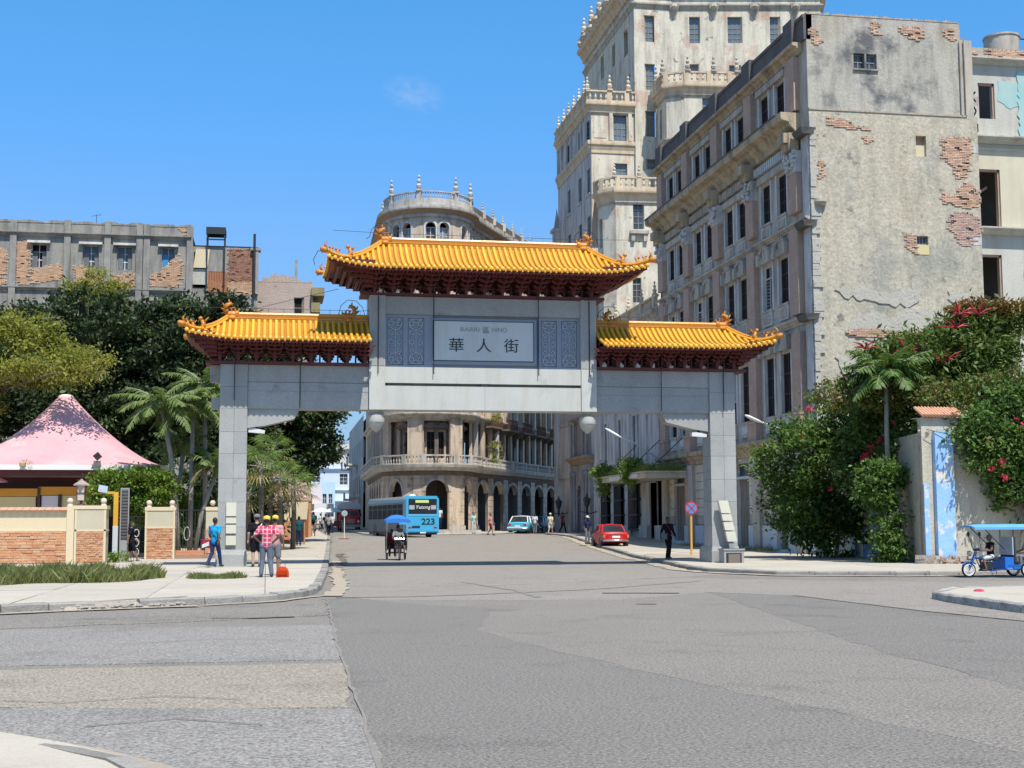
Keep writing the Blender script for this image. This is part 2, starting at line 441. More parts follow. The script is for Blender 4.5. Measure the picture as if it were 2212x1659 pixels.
def kerb(parent, pts, h=.15, w=.22, L_=1.0, gapchance=0.0, m=None, skip=lambda x, y: False):
 q = []
 for a, b in zip(pts, pts[1:]):
  a = Vector(a); b = Vector(b); k = max(1, round((b - a).length / L_))
  for j in range(k): q.append(a.lerp(b, j / k))
 q.append(Vector(pts[-1]))
 for a, b in zip(q, q[1:]):
  if skip((a.x + b.x) / 2, (a.y + b.y) / 2): continue
  t = (b - a).normalized(); n = Vector((-t.y, t.x)); g = .012; mb = MB(); c = (a + b) / 2
  a2 = a + t * g; b2 = b - t * g; hh = h + R.uniform(-.012, .012); mid = (a2 + b2) / 2 + n * R.uniform(-.02, .02)
  pr = []
  for p in (a2, mid, b2):
   for (o_, z) in ((-.03, -.03), (-.02, hh - .03), (.01, hh), (w, hh), (w, -.03)):
    p2 = p + n * o_; jz = R.uniform(-.008, .008)
    pr.append((p2.x - c.x, p2.y - c.y, gz(p.y) + z + (jz if z > 0 else 0)))
  fs = [tuple(range(4, -1, -1)), tuple(range(10, 15))]
  for s_ in range(2):
   for k in range(5): fs.append((s_ * 5 + k, s_ * 5 + (k + 1) % 5, s_ * 5 + 5 + (k + 1) % 5, s_ * 5 + 5 + k))
  mb.add(pr, fs); mb.build('kerb_stone', m or M_KERB, parent, (c.x, c.y, 0))
KL = [(-40, 12), (-12, 23.2), (-7, 26.0), (-4.83, 27.1), (-2.45, 28.4), (-1.21, 28.9), (0.27, 30.3), (0.8, 31.4), (1.15, 32.95), (1.4, 35.5), (1.55, 38.3), (2.0, 46.2), (2.87, 64.45), (3.8, 84.25), (4.6, 100.65), (5.4, 150)]
side = D.objects.new('pavement', None); COL.objects.link(side); tag(side, kind='structure')
ins = []
P_ = Path(KL)
polyL = [tuple(P_.at(l, 0) + (-P_.n[min(i, len(P_.n) - 1)]) * .2) for i, l in enumerate(P_.L)]
slabs(polyL + [(-40, 150)], 2.4, side, M_CONC, .135, 66, -14)
kerb(side, [p for p in KL if p[0] > -14 and p[1] < 101], .15, .2, 1.0, skip=lambda x, y: -3.6 < x < -1.9 and y < 30)
mb = MB()
for i in range(220):
 x = R.uniform(-3.9, -1.6); y = 28.25 + (x + 2.6) * .45 + R.gauss(0, .16); s = R.uniform(.015, .07)
 mb.lathe([(s * .6, 0), (s, s * .4), (s * .5, s * .9)], 5, (x, y, R.uniform(0, .05)))
o = mb.build('kerb_rubble', M_KERB); o['kind'] = 'stuff'
def mound(name, x0, x1, fy, hw, hh, m, n=60):
 mb = MB(); k = 9; vs = []
 for i in range(n + 1):
  x = x0 + (x1 - x0) * i / n; e = min(1, min(i, n - i) / 6)
  for j in range(k + 1):
   t = j / k; y = fy(x) + (t - .5) * 2 * hw * (0.8 + .3 * math.sin(x * 3.1))
   vs.append((x, y, gz(y) - .01 + e * hh * (math.sin(math.pi * t) ** .8) * R.uniform(.75, 1.1)))
 fs = [(i * (k + 1) + j, (i + 1) * (k + 1) + j, (i + 1) * (k + 1) + j + 1, i * (k + 1) + j + 1) for i in range(n) for j in range(k)]
 mb.add(vs, fs); o = mb.build(name, m, smooth=True); o['kind'] = 'stuff'; return o
mound('crumbled_kerb', -4.0, -1.5, lambda x: 28.5 + (x + 2.6) * .47, .45, .12, M_SAND)
strip('pavement_crack', [(-4.9, 27.35), (-4.2, 27.8), (-3.2, 28.25), (-2.6, 28.9), (-2.0, 29.2), (-1.6, 29.7)], .12, .146, M_CRACK, .05)
strip('gutter_dirt', [(1.45, 31.5), (1.75, 34), (2.0, 38), (2.35, 46), (3.1, 62)], .42, .011, M_SAND, .05)
strip('gutter_dirt', [(-1.2, 28.45), (0.3, 29.7), (1.2, 31.5)], .2, .013, M_SAND, .04)
strip('gutter_dirt', [(-9, 24.4), (-4.8, 26.6), (-2.4, 27.9), (-1.3, 28.3)], .3, .011, M_SAND, .06)
strip('gutter_water', [(2.7, 52), (3.3, 60), (3.9, 74)], .25, .014, M_CRACK, .1)
nc = D.objects.new('pavement', None); COL.objects.link(nc); nc['kind'] = 'structure'
NC = [(-9, 14.1), (-3.2, 11.85), (-2.1, 11.0), (-1.4, 10.2), (-.85, 9.4), (-.45, 8.4), (-.3, 7), (-.3, 2)]
flat('paving', NC[:-1] + [(-.3, 2), (-9, 2)], .11, M_CONC, parent=nc, kind=None)
kerb(nc, list(reversed(NC)), .118, .16, 1.2)
strip('gutter_dirt', [(-9, 14.2), (-3.15, 11.95), (-2.03, 11.08), (-1.32, 10.25), (-.78, 9.44), (-.38, 8.4), (-.22, 7)], .07, .011, M_CRACK, .03)
strip('gutter_dirt', [(-9, 14.4), (-3.1, 12.1), (-1.95, 11.2), (-1.2, 10.3), (-.65, 9.5), (-.25, 8.4), (-.1, 7)], .16, .0085, M_SAND, .04)
KR = [(22.9, 113), (22.4, 106), (20.9, 90), (19.2, 76), (15.95, 55), (14.6, 47), (14.5, 44.3), (15.6, 41), (18.7, 39.2), (24, 38.9), (40, 39)]
rp = D.objects.new('pavement', None); COL.objects.link(rp); rp['kind'] = 'structure'
slabs([(26, 122), (22.9, 113)] + KR[1:] + [(60, 39), (60, 122)], 2.6, rp, M_CONC, .125, 70, 10, x_max=27)
kerb(rp, list(reversed(KR[:-1])) if False else KR[:-1], .14, .2, 1.1)
strip('gutter_dirt', [(22.0, 106), (20.5, 90), (18.7, 76), (15.5, 55), (14.2, 47), (14.1, 44), (15.4, 40.5), (18.7, 38.8), (28, 38.5)], .5, .011, M_SAND, .06)
flat('sandy_verge', jag([(16.3, 56.5), (19.6, 56.3), (20.5, 60), (18.6, 66), (17.2, 62)], .5, .12), .142, M_SAND)
isl = D.objects.new('pavement', None); COL.objects.link(isl); isl['kind'] = 'structure'
KI = [(17.2, 29.6), (15.2, 29.1), (13.9, 27.4), (13.6, 26.2), (13.35, 24.5), (13.2, 22.7), (14, 17)]
flat('paving', KI + [(30, 17), (30, 30)], .15, M_CONC, parent=isl, kind=None)
kerb(isl, KI, .16, .2, .9)
M_KPAINT = mat('kerb_whitewash', (0.6, 0.57, 0.5), 0.9, (0.09, 0.085, 0.08), 5.0, 0.2, bump=.8, bscale=16)
for c in list(isl.children):
 if c.name.startswith('kerb_stone'): c.data.materials.clear(); c.data.materials.append(M_KPAINT)
fp = D.objects.new('pavement', None); COL.objects.link(fp); fp['kind'] = 'structure'
KF = [(7.9, 160), (8.0, 116), (9.0, 112.4), (11.5, 110.2), (14.5, 110), (17.2, 111.2), (19.6, 114), (30, 138)]
flat('paving', KF + [(40, 160)], .12, M_CONC, parent=fp, kind=None)
kerb(fp, KF[1:], .135, .2, 1.5)
M_GRAN = mat('grey_granite', (0.27, 0.275, 0.26), 0.7, (0.37, 0.37, 0.345), 0.9, 0.3, bump=0.25, bscale=14, fine=0.3, orand=.09, patches=(((0.2, 0.2, 0.19), .6, 1.3, .15), ((.42, .42, .39), .62, .6, .1)), streak=0.22, streakcol=(0.2, 0.2, 0.19))
M_GRANL = mat('pale_granite', (0.50, 0.495, 0.44), 0.7, (0.42, 0.425, 0.39), 0.9, 0.3, bump=0.2, bscale=16, fine=0.16, streak=0.35, streakcol=(0.30, 0.27, 0.2), patches=(((0.36, 0.36, 0.33), .62, .8, .12),))
M_GRANB = mat('blue_grey_stone', (0.25, 0.285, 0.33), 0.6, (0.20, 0.235, 0.275), 0.8, 0.3, bump=0.1, bscale=20, fine=0.12)
M_SIGN = mat('pale_sign_stone', (0.56, 0.57, 0.53), 0.5, (0.47, 0.49, 0.49), 0.7, 0.25, fine=0.06, streak=0.35, streakcol=(0.42, 0.38, 0.25))
M_INK = mat('engraved_lettering', (0.05, 0.055, 0.05), 0.8)
M_INK2 = mat('faded_lettering', (0.30, 0.30, 0.27), 0.8)
M_TILE = mat('yellow_glazed_tile', (0.66, 0.34, 0.02), 0.25, (0.72, 0.42, 0.05), 2.0, 0.2, fine=0.25, orand=0.16, bscale=8, patches=(((0.38, 0.17, 0.03), 0.62, 1.6, 0.1),))
M_TILED = mat('yellow_tile_channel', (0.46, 0.185, 0.012), 0.45, (0.36, 0.13, 0.012), 2.0, 0.2)
M_TRIM = mat('yellow_glazed_trim', (0.66, 0.31, 0.022), 0.3, (0.56, 0.23, 0.02), 4.0, 0.3, bump=0.3, bscale=12)
M_ORN = mat('yellow_ornament', (0.60, 0.25, 0.02), 0.35, (0.38, 0.12, 0.01), 7.0, 0.3, bump=1.0, bscale=14)
M_RED = mat('dark_red_paint', (0.13, 0.022, 0.016), 0.6, (0.085, 0.014, 0.012), 2.0, 0.3, fine=0.2)
M_BLK = mat('black_metal', (0.02, 0.02, 0.022), 0.5)
M_SCR = mat('pale_scrollwork', (0.42, 0.47, 0.52), 0.6)
M_LAMPG = mat('lamp_opal_glass', (0.46, 0.45, 0.4), 0.5, (0.36, 0.35, 0.31), 2, .2)
gate = thing('memorial_gate', 'grey stone gateway spanning the street under three yellow tiled roofs', 'gateway', (0, 51, 0))
def gp(name, mb, m, smooth=False, parent=None): return mb.build(name, m, parent or gate, smooth=smooth)
def stone_post(x0, x1, ztop, plaq):
 y0, y1 = 0.0, 1.0
 core = gp('post', MB().box(x0 + .04, y0 + .04, 0.0, x1 - .04, y1 - .04, ztop), M_GRAN)
 rows = [0.74, 1.55, 2.45, 3.3, 4.2, 5.0, 5.85, 6.65, ztop]
 xm = (x0 + x1) / 2 + .03
 for a, b in zip(rows, rows[1:]):
  for xa, xb in ((x0, xm), (xm, x1)):
   g = .004; d = R.uniform(0, .008)
   mb = MB().box(xa + g, y0 - d, a + g, xb - g, y0 + .038, b - g); mb.build('stone_panel', M_GRAN, core)
  for (ya, yb) in ((y0 + .04, y0 + .52), (y0 + .52, y1 - .04)):
   g = .004
   MB().box(x0 - R.uniform(0, .006), ya + g, a + g, x0 + .038, yb - g, b - g).build('stone_panel', M_GRAN, core)
  MB().box(x1 - .038, y0 + .044, a + .004, x1 + .004, y1 - .04, b - .004).build('stone_panel', M_GRAN, core)
 c = .09
 px0, px1, py0, py1 = x0 - .05, x1 + .05, y0 - .1, y1 + .45
 mb = MB()
 mb.add([(px0, py0, -.02), (px1, py0, -.02), (px1, py1, -.02), (px0, py1, -.02), (px0, py0, .55), (px1, py0, .55), (px1, py1, .55), (px0, py1, .55),
   (x0 - .012, y0 - .045, .74), (x1 + .012, y0 - .045, .74), (x1 + .012, y1 + .38, .74), (x0 - .012, y1 + .38, .74)],
   [(0, 1, 5, 4), (1, 2, 6, 5), (2, 3, 7, 6), (3, 0, 4, 7), (4, 5, 9, 8), (5, 6, 10, 9), (6, 7, 11, 10), (7, 4, 8, 11), (8, 9, 10, 11)])
 gp('plinth', mb, M_GRAN)
 return core
pl = stone_post(-1.72, -.73, 7.47, 0)
pr_ = stone_post(16.86, 17.88, 7.47, 1)
M_PLAQ = mat('cream_marble', (0.62, 0.6, 0.47), 0.6, (0.52, 0.5, 0.4), 2.0, 0.3, fine=.06)
for (za, zb) in ((1.94, 2.44), (1.68, 1.89), (1.32, 1.63), (.9, 1.24)):
 gp('plaque', MB().box(-1.42, -.10, za, -1.06, -.012, zb), M_PLAQ)
for (x0, x1) in ((3.7, 4.285), (11.765, 12.36)):
 gp('hanging_pillar', MB().box(x0, -.06, 5.86, x1, 1.02, 10.14), M_GRANL)
 xc = (x0 + x1) / 2; g = .008
 gp('pillar_panel', MB().box(x0 + .02, -.075, 7.5, xc - g, -.061, 10.1), M_GRAN); gp('pillar_panel', MB().box(xc + g, -.075, 7.5, x1 - .02, -.061, 10.1), M_GRAN)
 gl = MB().lathe([(.19, .02), (.19, -.06), (.12, -.08), (.14, -.13), (.3, -.2), (.315, -.34), (.315, -.44), (.24, -.62), (.13, -.74), (.02, -.83)], 20, (xc, .3, 5.86))
 gp('globe_lamp', gl, M_LAMPG, smooth=rad(50))
 MB().lathe([(.322, -.435), (.322, -.452)], 20, (xc, .3, 5.86)).build('lamp_ring', M_GRAN, gate)
X0, X1 = 4.285, 11.765
def beam(x0, x1, z0, z1, y0, y1, m, joints=(), nm='beam'):
 xs = [x0] + list(joints) + [x1]
 for a, b in zip(xs, xs[1:]): gp(nm, MB().box(a + .004, y0, z0, b - .004, y1, z1), m)
beam(X0, X1, 9.47, 10.13, .02, .98, M_GRAN, (6.09, 10.11))
beam(X0, X1, 6.87, 7.47, .0, .98, M_GRANL, ())
beam(X0, X1, 5.87, 6.76, .0, .98, M_GRANL, (8.05,))
gp('beam_gap', MB().box(X0, .3, 6.74, X1, .6, 6.88), M_GRAN)
gp('beam_notch', MB().box(7.9, .012, 6.765, 8.2, .4, 6.87), M_BLK)
gp('backing_panel', MB().box(X0, .2, 7.46, X1, .8, 9.48), M_GRANB)
for a, b in ((X0, 6.09), (10.11, X1)):
 gp('panel_frame', MB().box(a, .12, 7.472, b, .2, 7.56), M_GRANB); gp('panel_frame', MB().box(a, .12, 9.34, b, .2, 9.466), M_GRANB)
for a, b in ((X0, 4.38), (4.97, 5.14), (5.76, 6.07), (10.12, 10.25), (10.85, 11.03), (11.64, X1)):
 gp('panel_frame', MB().box(a, .115, 7.562, b, .2, 9.338), M_GRANB)
gp('sign_frame', MB().box(6.02, .10, 7.60, 10.06, .199, 9.36), M_GRANB)
slab = gp('sign_slab', MB().box(6.11, .06, 7.76, 9.92, .099, 9.24), M_SIGN)
gp('sign_edge', MB().box(6.085, .068, 7.735, 9.945, .098, 7.76).box(6.085, .068, 9.24, 9.945, .098, 9.262).box(6.085, .068, 7.76, 6.11, .098, 9.24).box(9.92, .068, 7.76, 9.945, .098, 9.24), M_BLK)
def text(s, x, z, y, h, m, parent, name='lettering', w=None, bold=0.0, rot=(math.pi / 2, 0, 0), d=.004, shear=0.0):
 cu = D.curves.new(name, 'FONT'); cu.body = s; cu.size = h; cu.extrude = d; cu.align_x = 'CENTER'; cu.align_y = 'CENTER'
 cu.offset = bold; cu.shear = shear
 o = D.objects.new(name, cu); COL.objects.link(o)
 dg = bpy.context.evaluated_depsgraph_get(); me = D.meshes.new_from_object(o.evaluated_get(dg)); D.objects.remove(o)
 me.materials.clear(); me.materials.append(m)
 q = D.objects.new(name, me); COL.objects.link(q); q.parent = parent; q.location = (x, y, z); q.rotation_euler = rot
 if w and len(me.vertices):
  xs = [v.co.x for v in me.vertices]; k = w / max(1e-6, max(xs) - min(xs)); q.scale = (k, 1, 1)
 return q
text('BARRI', 7.49, 8.93, .054, .22, M_INK2, slab, w=.72)
text('區', 8.1, 8.9, .054, .27, M_INK2, slab, bold=.006)
text('HINO', 8.62, 8.93, .054, .24, M_INK2, slab, w=.58)
for ch, xx in (('華', 6.97), ('人', 8.02), ('街', 9.08)):
 text(ch, xx, 8.3, .052, .56, M_INK, slab, bold=.001, w=.56)
def scroll_panel(x0, x1):
 mb = MB(); w = x1 - x0; xc = (x0 + x1) / 2; y = .15
 def spiral(cx, cz, r, a0, turns, sgn):
  pts = []
  for i in range(15):
   t = i / 14; a = a0 + sgn * turns * 2 * math.pi * t; rr = r * (1 - .75 * t)
   pts.append((cx + rr * math.cos(a), y, cz + rr * math.sin(a)))
  mb.tube(pts, .016, 4)
 for (za, zb) in ((7.6, 7.95), (7.95, 8.25), (8.25, 8.62), (8.62, 8.95), (8.95, 9.32)):
  zc = (za + zb) / 2; r = (zb - za) * .42
  for s_ in (-1, 1):
   spiral(xc + s_ * w * .24, zc, r * .78, math.pi / 2 if zc > 8.4 else -math.pi / 2, 1.2, -s_ if zc > 8.4 else s_)
 for z in (7.62, 9.30):
  mb.tube([(x0 + .02, y, z), (x1 - .02, y, z)], .016, 4)
 for z, s_ in ((9.28, -1), (7.64, 1)):
  mb.tube([(x0 + .03, y, z + s_ * .12), (x0 + w * .25, y, z), (xc, y, z + s_ * .13), (x1 - w * .25, y, z), (x1 - .03, y, z + s_ * .12), (x1 - .1, y, z + s_ * .3), (xc, y, z + s_ * .42), (x0 + .1, y, z + s_ * .3), (x0 + .03, y, z + s_ * .12)], .02, 4)
 mb.tube([(xc, y, 7.9), (xc, y, 9.0)], .014, 4)
 for s_ in (-1, 1): mb.tube([(xc + s_ * w * .45, y, 7.66), (xc + s_ * w * .45, y, 9.28)], .012, 4)
 gp('scroll_lattice', mb, M_SCR)
for a, b in ((4.39, 4.96), (5.16, 5.75), (10.27, 10.84), (11.05, 11.63)):
 scroll_panel(a, b)
for (xa, xb, xj, sx) in ((-.72, 3.695, 1.15, 1), (12.365, 16.855, 14.9, -1)):
 beam(xa, xb, 6.845, 7.47, .08, .92, M_GRAN, (xj,)); beam(xa, xb, 5.86, 6.83, .08, .92, M_GRAN, (xj,))
 beam(xa, xb, 6.50, 6.515, .072, .079, M_GRANB)
 gp('beam_gap', MB().box(xa, .2, 6.82, xb, .8, 6.85), M_BLK)
 pts = [(-.72, 5.86), (1.16, 5.86), (.97, 5.5), (-.1, 5.24), (-.72, 5.15)]
 if sx < 0: pts = [(16.13 - p[0] + .0, p[1]) for p in pts]; pts.reverse()
 gp('haunch', MB().prism(list(reversed(pts)), .16, .84, 'y'), M_GRAN)
 lx = -.38 if sx > 0 else 16.5
 f = thing('floodlight', 'white floodlight under the %s beam bracket of the gate' % ('left' if sx > 0 else 'right'), 'light', (lx, 51.35, 5.02 if sx > 0 else 5.0), group='floodlights under the gate beams')
 MB().prism([(-.3, -.02), (.28, -.06), (.3, .05), (-.1, .13), (-.3, .12)], -.14, .14, 'y').build('housing', mat('white_enamel', (0.62, 0.62, 0.6), 0.4), f)
 MB().box(-.05, -.03, .1, .05, .03, .2 if sx > 0 else .24).build('mount', M_BLK, f)
gp('beam_end', MB().box(-2.1, .35, 6.84, -1.73, .75, 7.46), M_GRAN); gp('beam_end', MB().box(-2.03, .35, 5.84, -1.73, .75, 6.28), M_GRAN)
gp('beam_end', MB().box(17.89, .35, 6.3, 18.06, .75, 7.46), M_GRAN)
for x in (-1.2, 1.17, 4.02, 6.1, 10.1, 12.08, 14.9, 17.4):
 z0, z1 = {-1.2: (6.15, 8.3), 1.17: (5.88, 8.3), 14.9: (5.9, 8.2), 17.4: (5.9, 8.2)}.get(x, (7.2, 10.9))
 gp('drain_pipe', MB().tube([(x, -.1, z0), (x, -.1, z1 - .9), (x + .02, -.25, z1)], .018, 5), M_BLK)
def tiled_roof(x0, x1, r0_, r1_, ze, zr, hd, up_, left, right, pill):
 """x0..x1 eaves, r0..r1 ridge; left/right: hipped end (True) or butted against the centre"""
 yc = .5
 root = D.objects.new('roof', None); COL.objects.link(root); root.parent = gate
 def E(x):
  z = ze
  if left and x < x0 + 2.2: z += up_ * ((x0 + 2.2 - x) / 2.2) ** 2
  if right and x > x1 - 2.2: z += up_ * ((x - x1 + 2.2) / 2.2) ** 2
  return z
 def S(x):
  if left and x < r0_: return max(0.0, (x - x0) / (r0_ - x0))
  if right and x > r1_: return max(0.0, (x1 - x) / (x1 - r1_))
  return 1.0
 def pt(x, s, side=-1, dz=0.0):
  return (x, yc + side * hd * (1 - s), E(x) * (1 - s) + zr * s - .16 * math.sin(math.pi * min(s, 1)) * (zr - ze) + dz)
 for side in (-1, 1):
  mb = MB(); n = 60; xs = [x0 + (x1 - x0) * i / n for i in range(n + 1)]; k = 5; vs = []
  for x in xs:
   for j in range(k + 1): vs.append(pt(x, S(x) * j / k, side))
  mb.add(vs, [(i * (k + 1) + j, (i + 1) * (k + 1) + j, (i + 1) * (k + 1) + j + 1, i * (k + 1) + j + 1) for i in range(n) for j in range(k)])
  mb.build('roof_bed', M_TILED, root, smooth=True)
 mb = MB()
 for e, xe, xr in ((left, x0, r0_), (right, x1, r1_)):
  if not e: continue
  vs = []; n = 16; k = 4
  for i in range(n + 1):
   y = yc - hd + 2 * hd * i / n; q = 1 - abs(y - yc) / hd
   for j in range(k + 1):
    s = q * j / k; x = xe + (xr - xe) * s
    zz = (E(xe) - .55 * up_ * (1 - (1 - q) ** 2)) * (1 - s) + zr * s - .1 * math.sin(math.pi * s) * (zr - ze)
    vs.append((x, y, zz))
  mb.add(vs, [(i * (k + 1) + j, (i + 1) * (k + 1) + j, (i + 1) * (k + 1) + j + 1, i * (k + 1) + j + 1) for i in range(n) for j in range(k)])
  for i in range(1, n * 1):
   y = yc - hd + 2 * hd * i / n; q = 1 - abs(y - yc) / hd; pts = []
   for j in range(4):
    s = q * j / 3; x = xe + (xr - xe) * s
    pts.append((x, y, (E(xe) - .55 * up_ * (1 - (1 - q) ** 2)) * (1 - s) + zr * s - .1 * math.sin(math.pi * s) * (zr - ze) + .02))
   mb.tube(pts, .06, 6)
 if mb.f: o = mb.build('hip_end_tiles', M_TILE, root, smooth=rad(50)); o['kind'] = 'stuff'
 pitch = .21; n = int(round((x1 - x0 - .12) / pitch)); back = MB()
 for i in range(n + 1):
  x = x0 + .06 + (x1 - x0 - .12) * i / n; sm = S(x)
  for side in (-1, 1):
   pts = [pt(x, sm * j / 5, side, .028) for j in range(6)]
   e = Vector(pts[0]) + (Vector(pts[0]) - Vector(pts[1])).normalized() * .06
   pts = [tuple(e)] + pts
   if side > 0: back.tube(pts, .066, 5); continue
   m_ = MB(); m_.tube([(p[0] - x, p[1], p[2]) for p in pts], .066, 8)
   m_.sphere((0, pts[0][1] - .005, pts[0][2] - .008), .078, 8, sy=.4)
   m_.build('roof_tile_row', M_TILE, root, (x, 0, 0), smooth=rad(60))
 o = back.build('roof_tile_rows', M_TILE, root, smooth=True); o['kind'] = 'stuff'
 mb = MB()
 for side in (-1, 1):
  for i in range(n):
   x = x0 + .06 + (x1 - x0 - .12) * (i + .5) / n; a = pt(x, 0, side)
   mb.add([(x - .09, a[1] + side * .03, a[2] + .02), (x + .09, a[1] + side * .03, a[2] + .02), (x + .06, a[1] + side * .035, a[2] - .06), (x, a[1] + side * .04, a[2] - .1), (x - .06, a[1] + side * .035, a[2] - .06)], [(0, 1, 2, 3, 4)])
 o = mb.build('drip_tiles', M_TRIM, root); o['kind'] = 'stuff'
 h = .2
 mb = MB().box(r0_, yc - .13, zr - .12, r1_, yc + .13, zr + .02).box(r0_, yc - .085, zr + .02, r1_, yc + .085, zr + h * .7)
 mb.build('ridge', M_TILED, root)
 mb = MB().tube([(r0_, yc, zr + h), (r1_, yc, zr + h)], .075, 8).box(r0_, yc - .14, zr + .03, r1_, yc + .14, zr + .06)
 mb.build('ridge_cap', M_TRIM, root, smooth=rad(40))
 for e, xe, xr in ((left, x0, r0_), (right, x1, r1_)):
  if not e: continue
  for side in (-1, 1):
   pts = []
   for j in range(9):
    s = 1 - j / 8 * 1.02; x = xe + (xr - xe) * s; p = pt(x, max(0, s), side); pts.append((p[0], p[1], p[2] + .07 + (.12 * (j / 8) ** 4)))
   MB().tube(pts, .085, 6).tube([(p[0], p[1], p[2] + .1) for p in pts[:6]], .05, 6).build('hip_ridge', M_TRIM, root, smooth=rad(40))
   dx = -1 if xe < xr else 1
   t = MB()
   p = Vector(pts[-1])
   t.tube([p, p + Vector((dx * .08, side * .06, .0)), p + Vector((dx * .16, side * .1, .04)), p + Vector((dx * .2, side * .12, .1))], [.1, .12, .1, .04], 6)
   t.tube([p + Vector((0, 0, .05)), p + Vector((dx * .05, 0, .25)), p + Vector((-dx * .05, 0, .36))], [.06, .04, .01], 5)
   t.tube([p + Vector((dx * .06, side * .08, .0)), p + Vector((dx * .18, side * .12, -.1))], [.07, .03], 5)
   t.build('corner_dragon', M_ORN, root, smooth=True)
   for q, sc in ((6.4, .8), (7.3, .75), (4.6, 1.25)):
    i = int(q); a = Vector(pts[i]).lerp(Vector(pts[min(8, i + 1)]), q - i); t = MB()
    t.tube([a, a + Vector((0, 0, .12 * sc)), a + Vector((dx * .05 * sc, 0, .24 * sc))], [.07 * sc, .065 * sc, .05 * sc], 6)
    t.sphere(tuple(a + Vector((dx * .09 * sc, 0, .29 * sc))), .065 * sc, 6)
    t.tube([a + Vector((-dx * .03, 0, .2 * sc)), a + Vector((-dx * .14 * sc, 0, .34 * sc))], [.04 * sc, .008], 4)
    t.build('ridge_beast', M_ORN, root, smooth=True)
 def dragon(x, dx, s=1.0):
  t = MB(); z = zr + .1
  P = lambda a, b: (x + dx * a * s, yc, z + b * s)
  t.tube([P(.45, .02), P(.2, .1), P(-.02, .12), P(-.16, .3), P(-.1, .52), P(.08, .6), P(.15, .5)], [s * .12, s * .17, s * .16, s * .13, s * .11, s * .08, s * .03], 8)
  t.sphere(P(.34, .14), .15 * s, 8)
  t.tube([P(.34, .1), P(.56, .16), P(.6, .26)], [s * .1, s * .06, s * .02], 6)
  for a, b, c_, d_ in ((-.22, .3, -.38, .4), (-.2, .45, -.3, .62), (0, .6, -.02, .8), (.1, .22, .12, .42), (.26, .24, .24, .44), (.4, .22, .44, .38), (-.1, .16, -.34, .16), (.02, .35, .22, .42)):
   t.tube([P(a, b), P(c_, d_)], [s * .065, s * .012], 5)
  t.lathe([(.26 * s, -.14), (.24 * s, -.02), (.2 * s, .03)], 8, (x + dx * .1, yc, z))
  t.build('ridge_dragon', M_ORN, root, smooth=True)
  c = MB(); c.tube([P(-.75, .1), P(-.6, .2), P(-.5, .55), P(-.2, .85), P(.2, .88), P(.5, .6), P(.56, .3), P(.62, .16), P(.9, .14)], .011, 4)
  c.build('lightning_wire', M_BLK, root)
 dragon(r0_ + (.0 if left else .62), 1, .82 if pill else .8); dragon(r1_ - (.0 if right else .62), -1, .82 if pill else .8)
 c = MB()
 c.tube([(r0_ - (1.9 if left else 0), yc - .6, zr + .35), (r0_ + .3, yc, zr + .42), (r1_ - .3, yc, zr + .42), (r1_ + (1.9 if right else 0), yc - .6, zr + .35)], .008, 4)
 k = 8
 for i in range(k + 1):
  xx = r0_ + .3 + (r1_ - r0_ - .6) * i / k; c.tube([(xx, yc, zr + .2), (xx, yc, zr + .42)], .007, 4)
 if left: c.tube([(x0 + .1, yc - hd, E(x0) + .2), (x0 - .35, yc - hd - .1, E(x0) + .15), (x0 - .5, yc - hd, E(x0) - .15), (x0 - .45, yc - hd, E(x0) - .35)], .012, 4)
 c.build('lightning_wire', M_BLK, root)
 pb0, pb1, zb = pill
 mb = MB(); n = 40; vs = []
 for i in range(n + 1):
  x = x0 + .03 + (x1 - x0 - .06) * i / n
  for side in (-1, 1): vs.append((x, yc + side * (hd - .02), E(x) - .035)); vs.append((x, yc + side * .25, max(E(x) + .02, ze + .1)))
 fs = []
 for i in range(n):
  a, b = i * 4, i * 4 + 4
  fs += [(a, a + 1, b + 1, b), (a + 1, a + 3, b + 3, b + 1), (a + 3, a + 2, b + 2, b + 3)]
 mb.add(vs, fs); mb.build('soffit', M_RED, root)
 mb = MB(); vs = []
 for i in range(n + 1):
  x = x0 + .05 + (x1 - x0 - .1) * i / n; y = yc - hd + .05
  vs += [(x, y, E(x) - .15), (x, y, E(x) - .04), (x, y + .05, E(x) - .04), (x, y + .05, E(x) - .15)]
 mb.add(vs, [(i * 4 + a, i * 4 + b, i * 4 + 4 + b, i * 4 + 4 + a) for i in range(n) for a, b in ((0, 1), (1, 2), (2, 3), (3, 0))])
 mb.build('fascia', M_RED, root)
 mb = MB(); k = int((x1 - x0) / .13)
 for i in range(k + 1):
  x = x0 + .1 + (x1 - x0 - .2) * i / k; ez = E(x)
  for side in (-1, 1):
   ya, yb = yc + side * (hd - .06), yc + side * .5; xi = min(max(x, pb0), pb1)
   mb.hexa([(x - .03, ya, ez - .13), (x + .03, ya, ez - .13), (xi + .03, yb, ze - .16), (xi - .03, yb, ze - .16), (x - .03, ya, ez - .05), (x + .03, ya, ez - .05), (xi + .03, yb, ze + .06), (xi - .03, yb, ze + .06)])
 o = mb.build('rafters', M_RED, root); o['kind'] = 'stuff'
 MB().box(pb0 - (.35 if left else 0), -.1, zb, pb1 + (.35 if right else 0), 1.1, zb + .1).build('base_board', M_RED, root)
 H = ze - .1 - (zb + .1)
 MB().box(pb0, .42, zb + .1 + H * .55, pb1, .58, ze + .1).build('bracket_wall', M_RED, root)
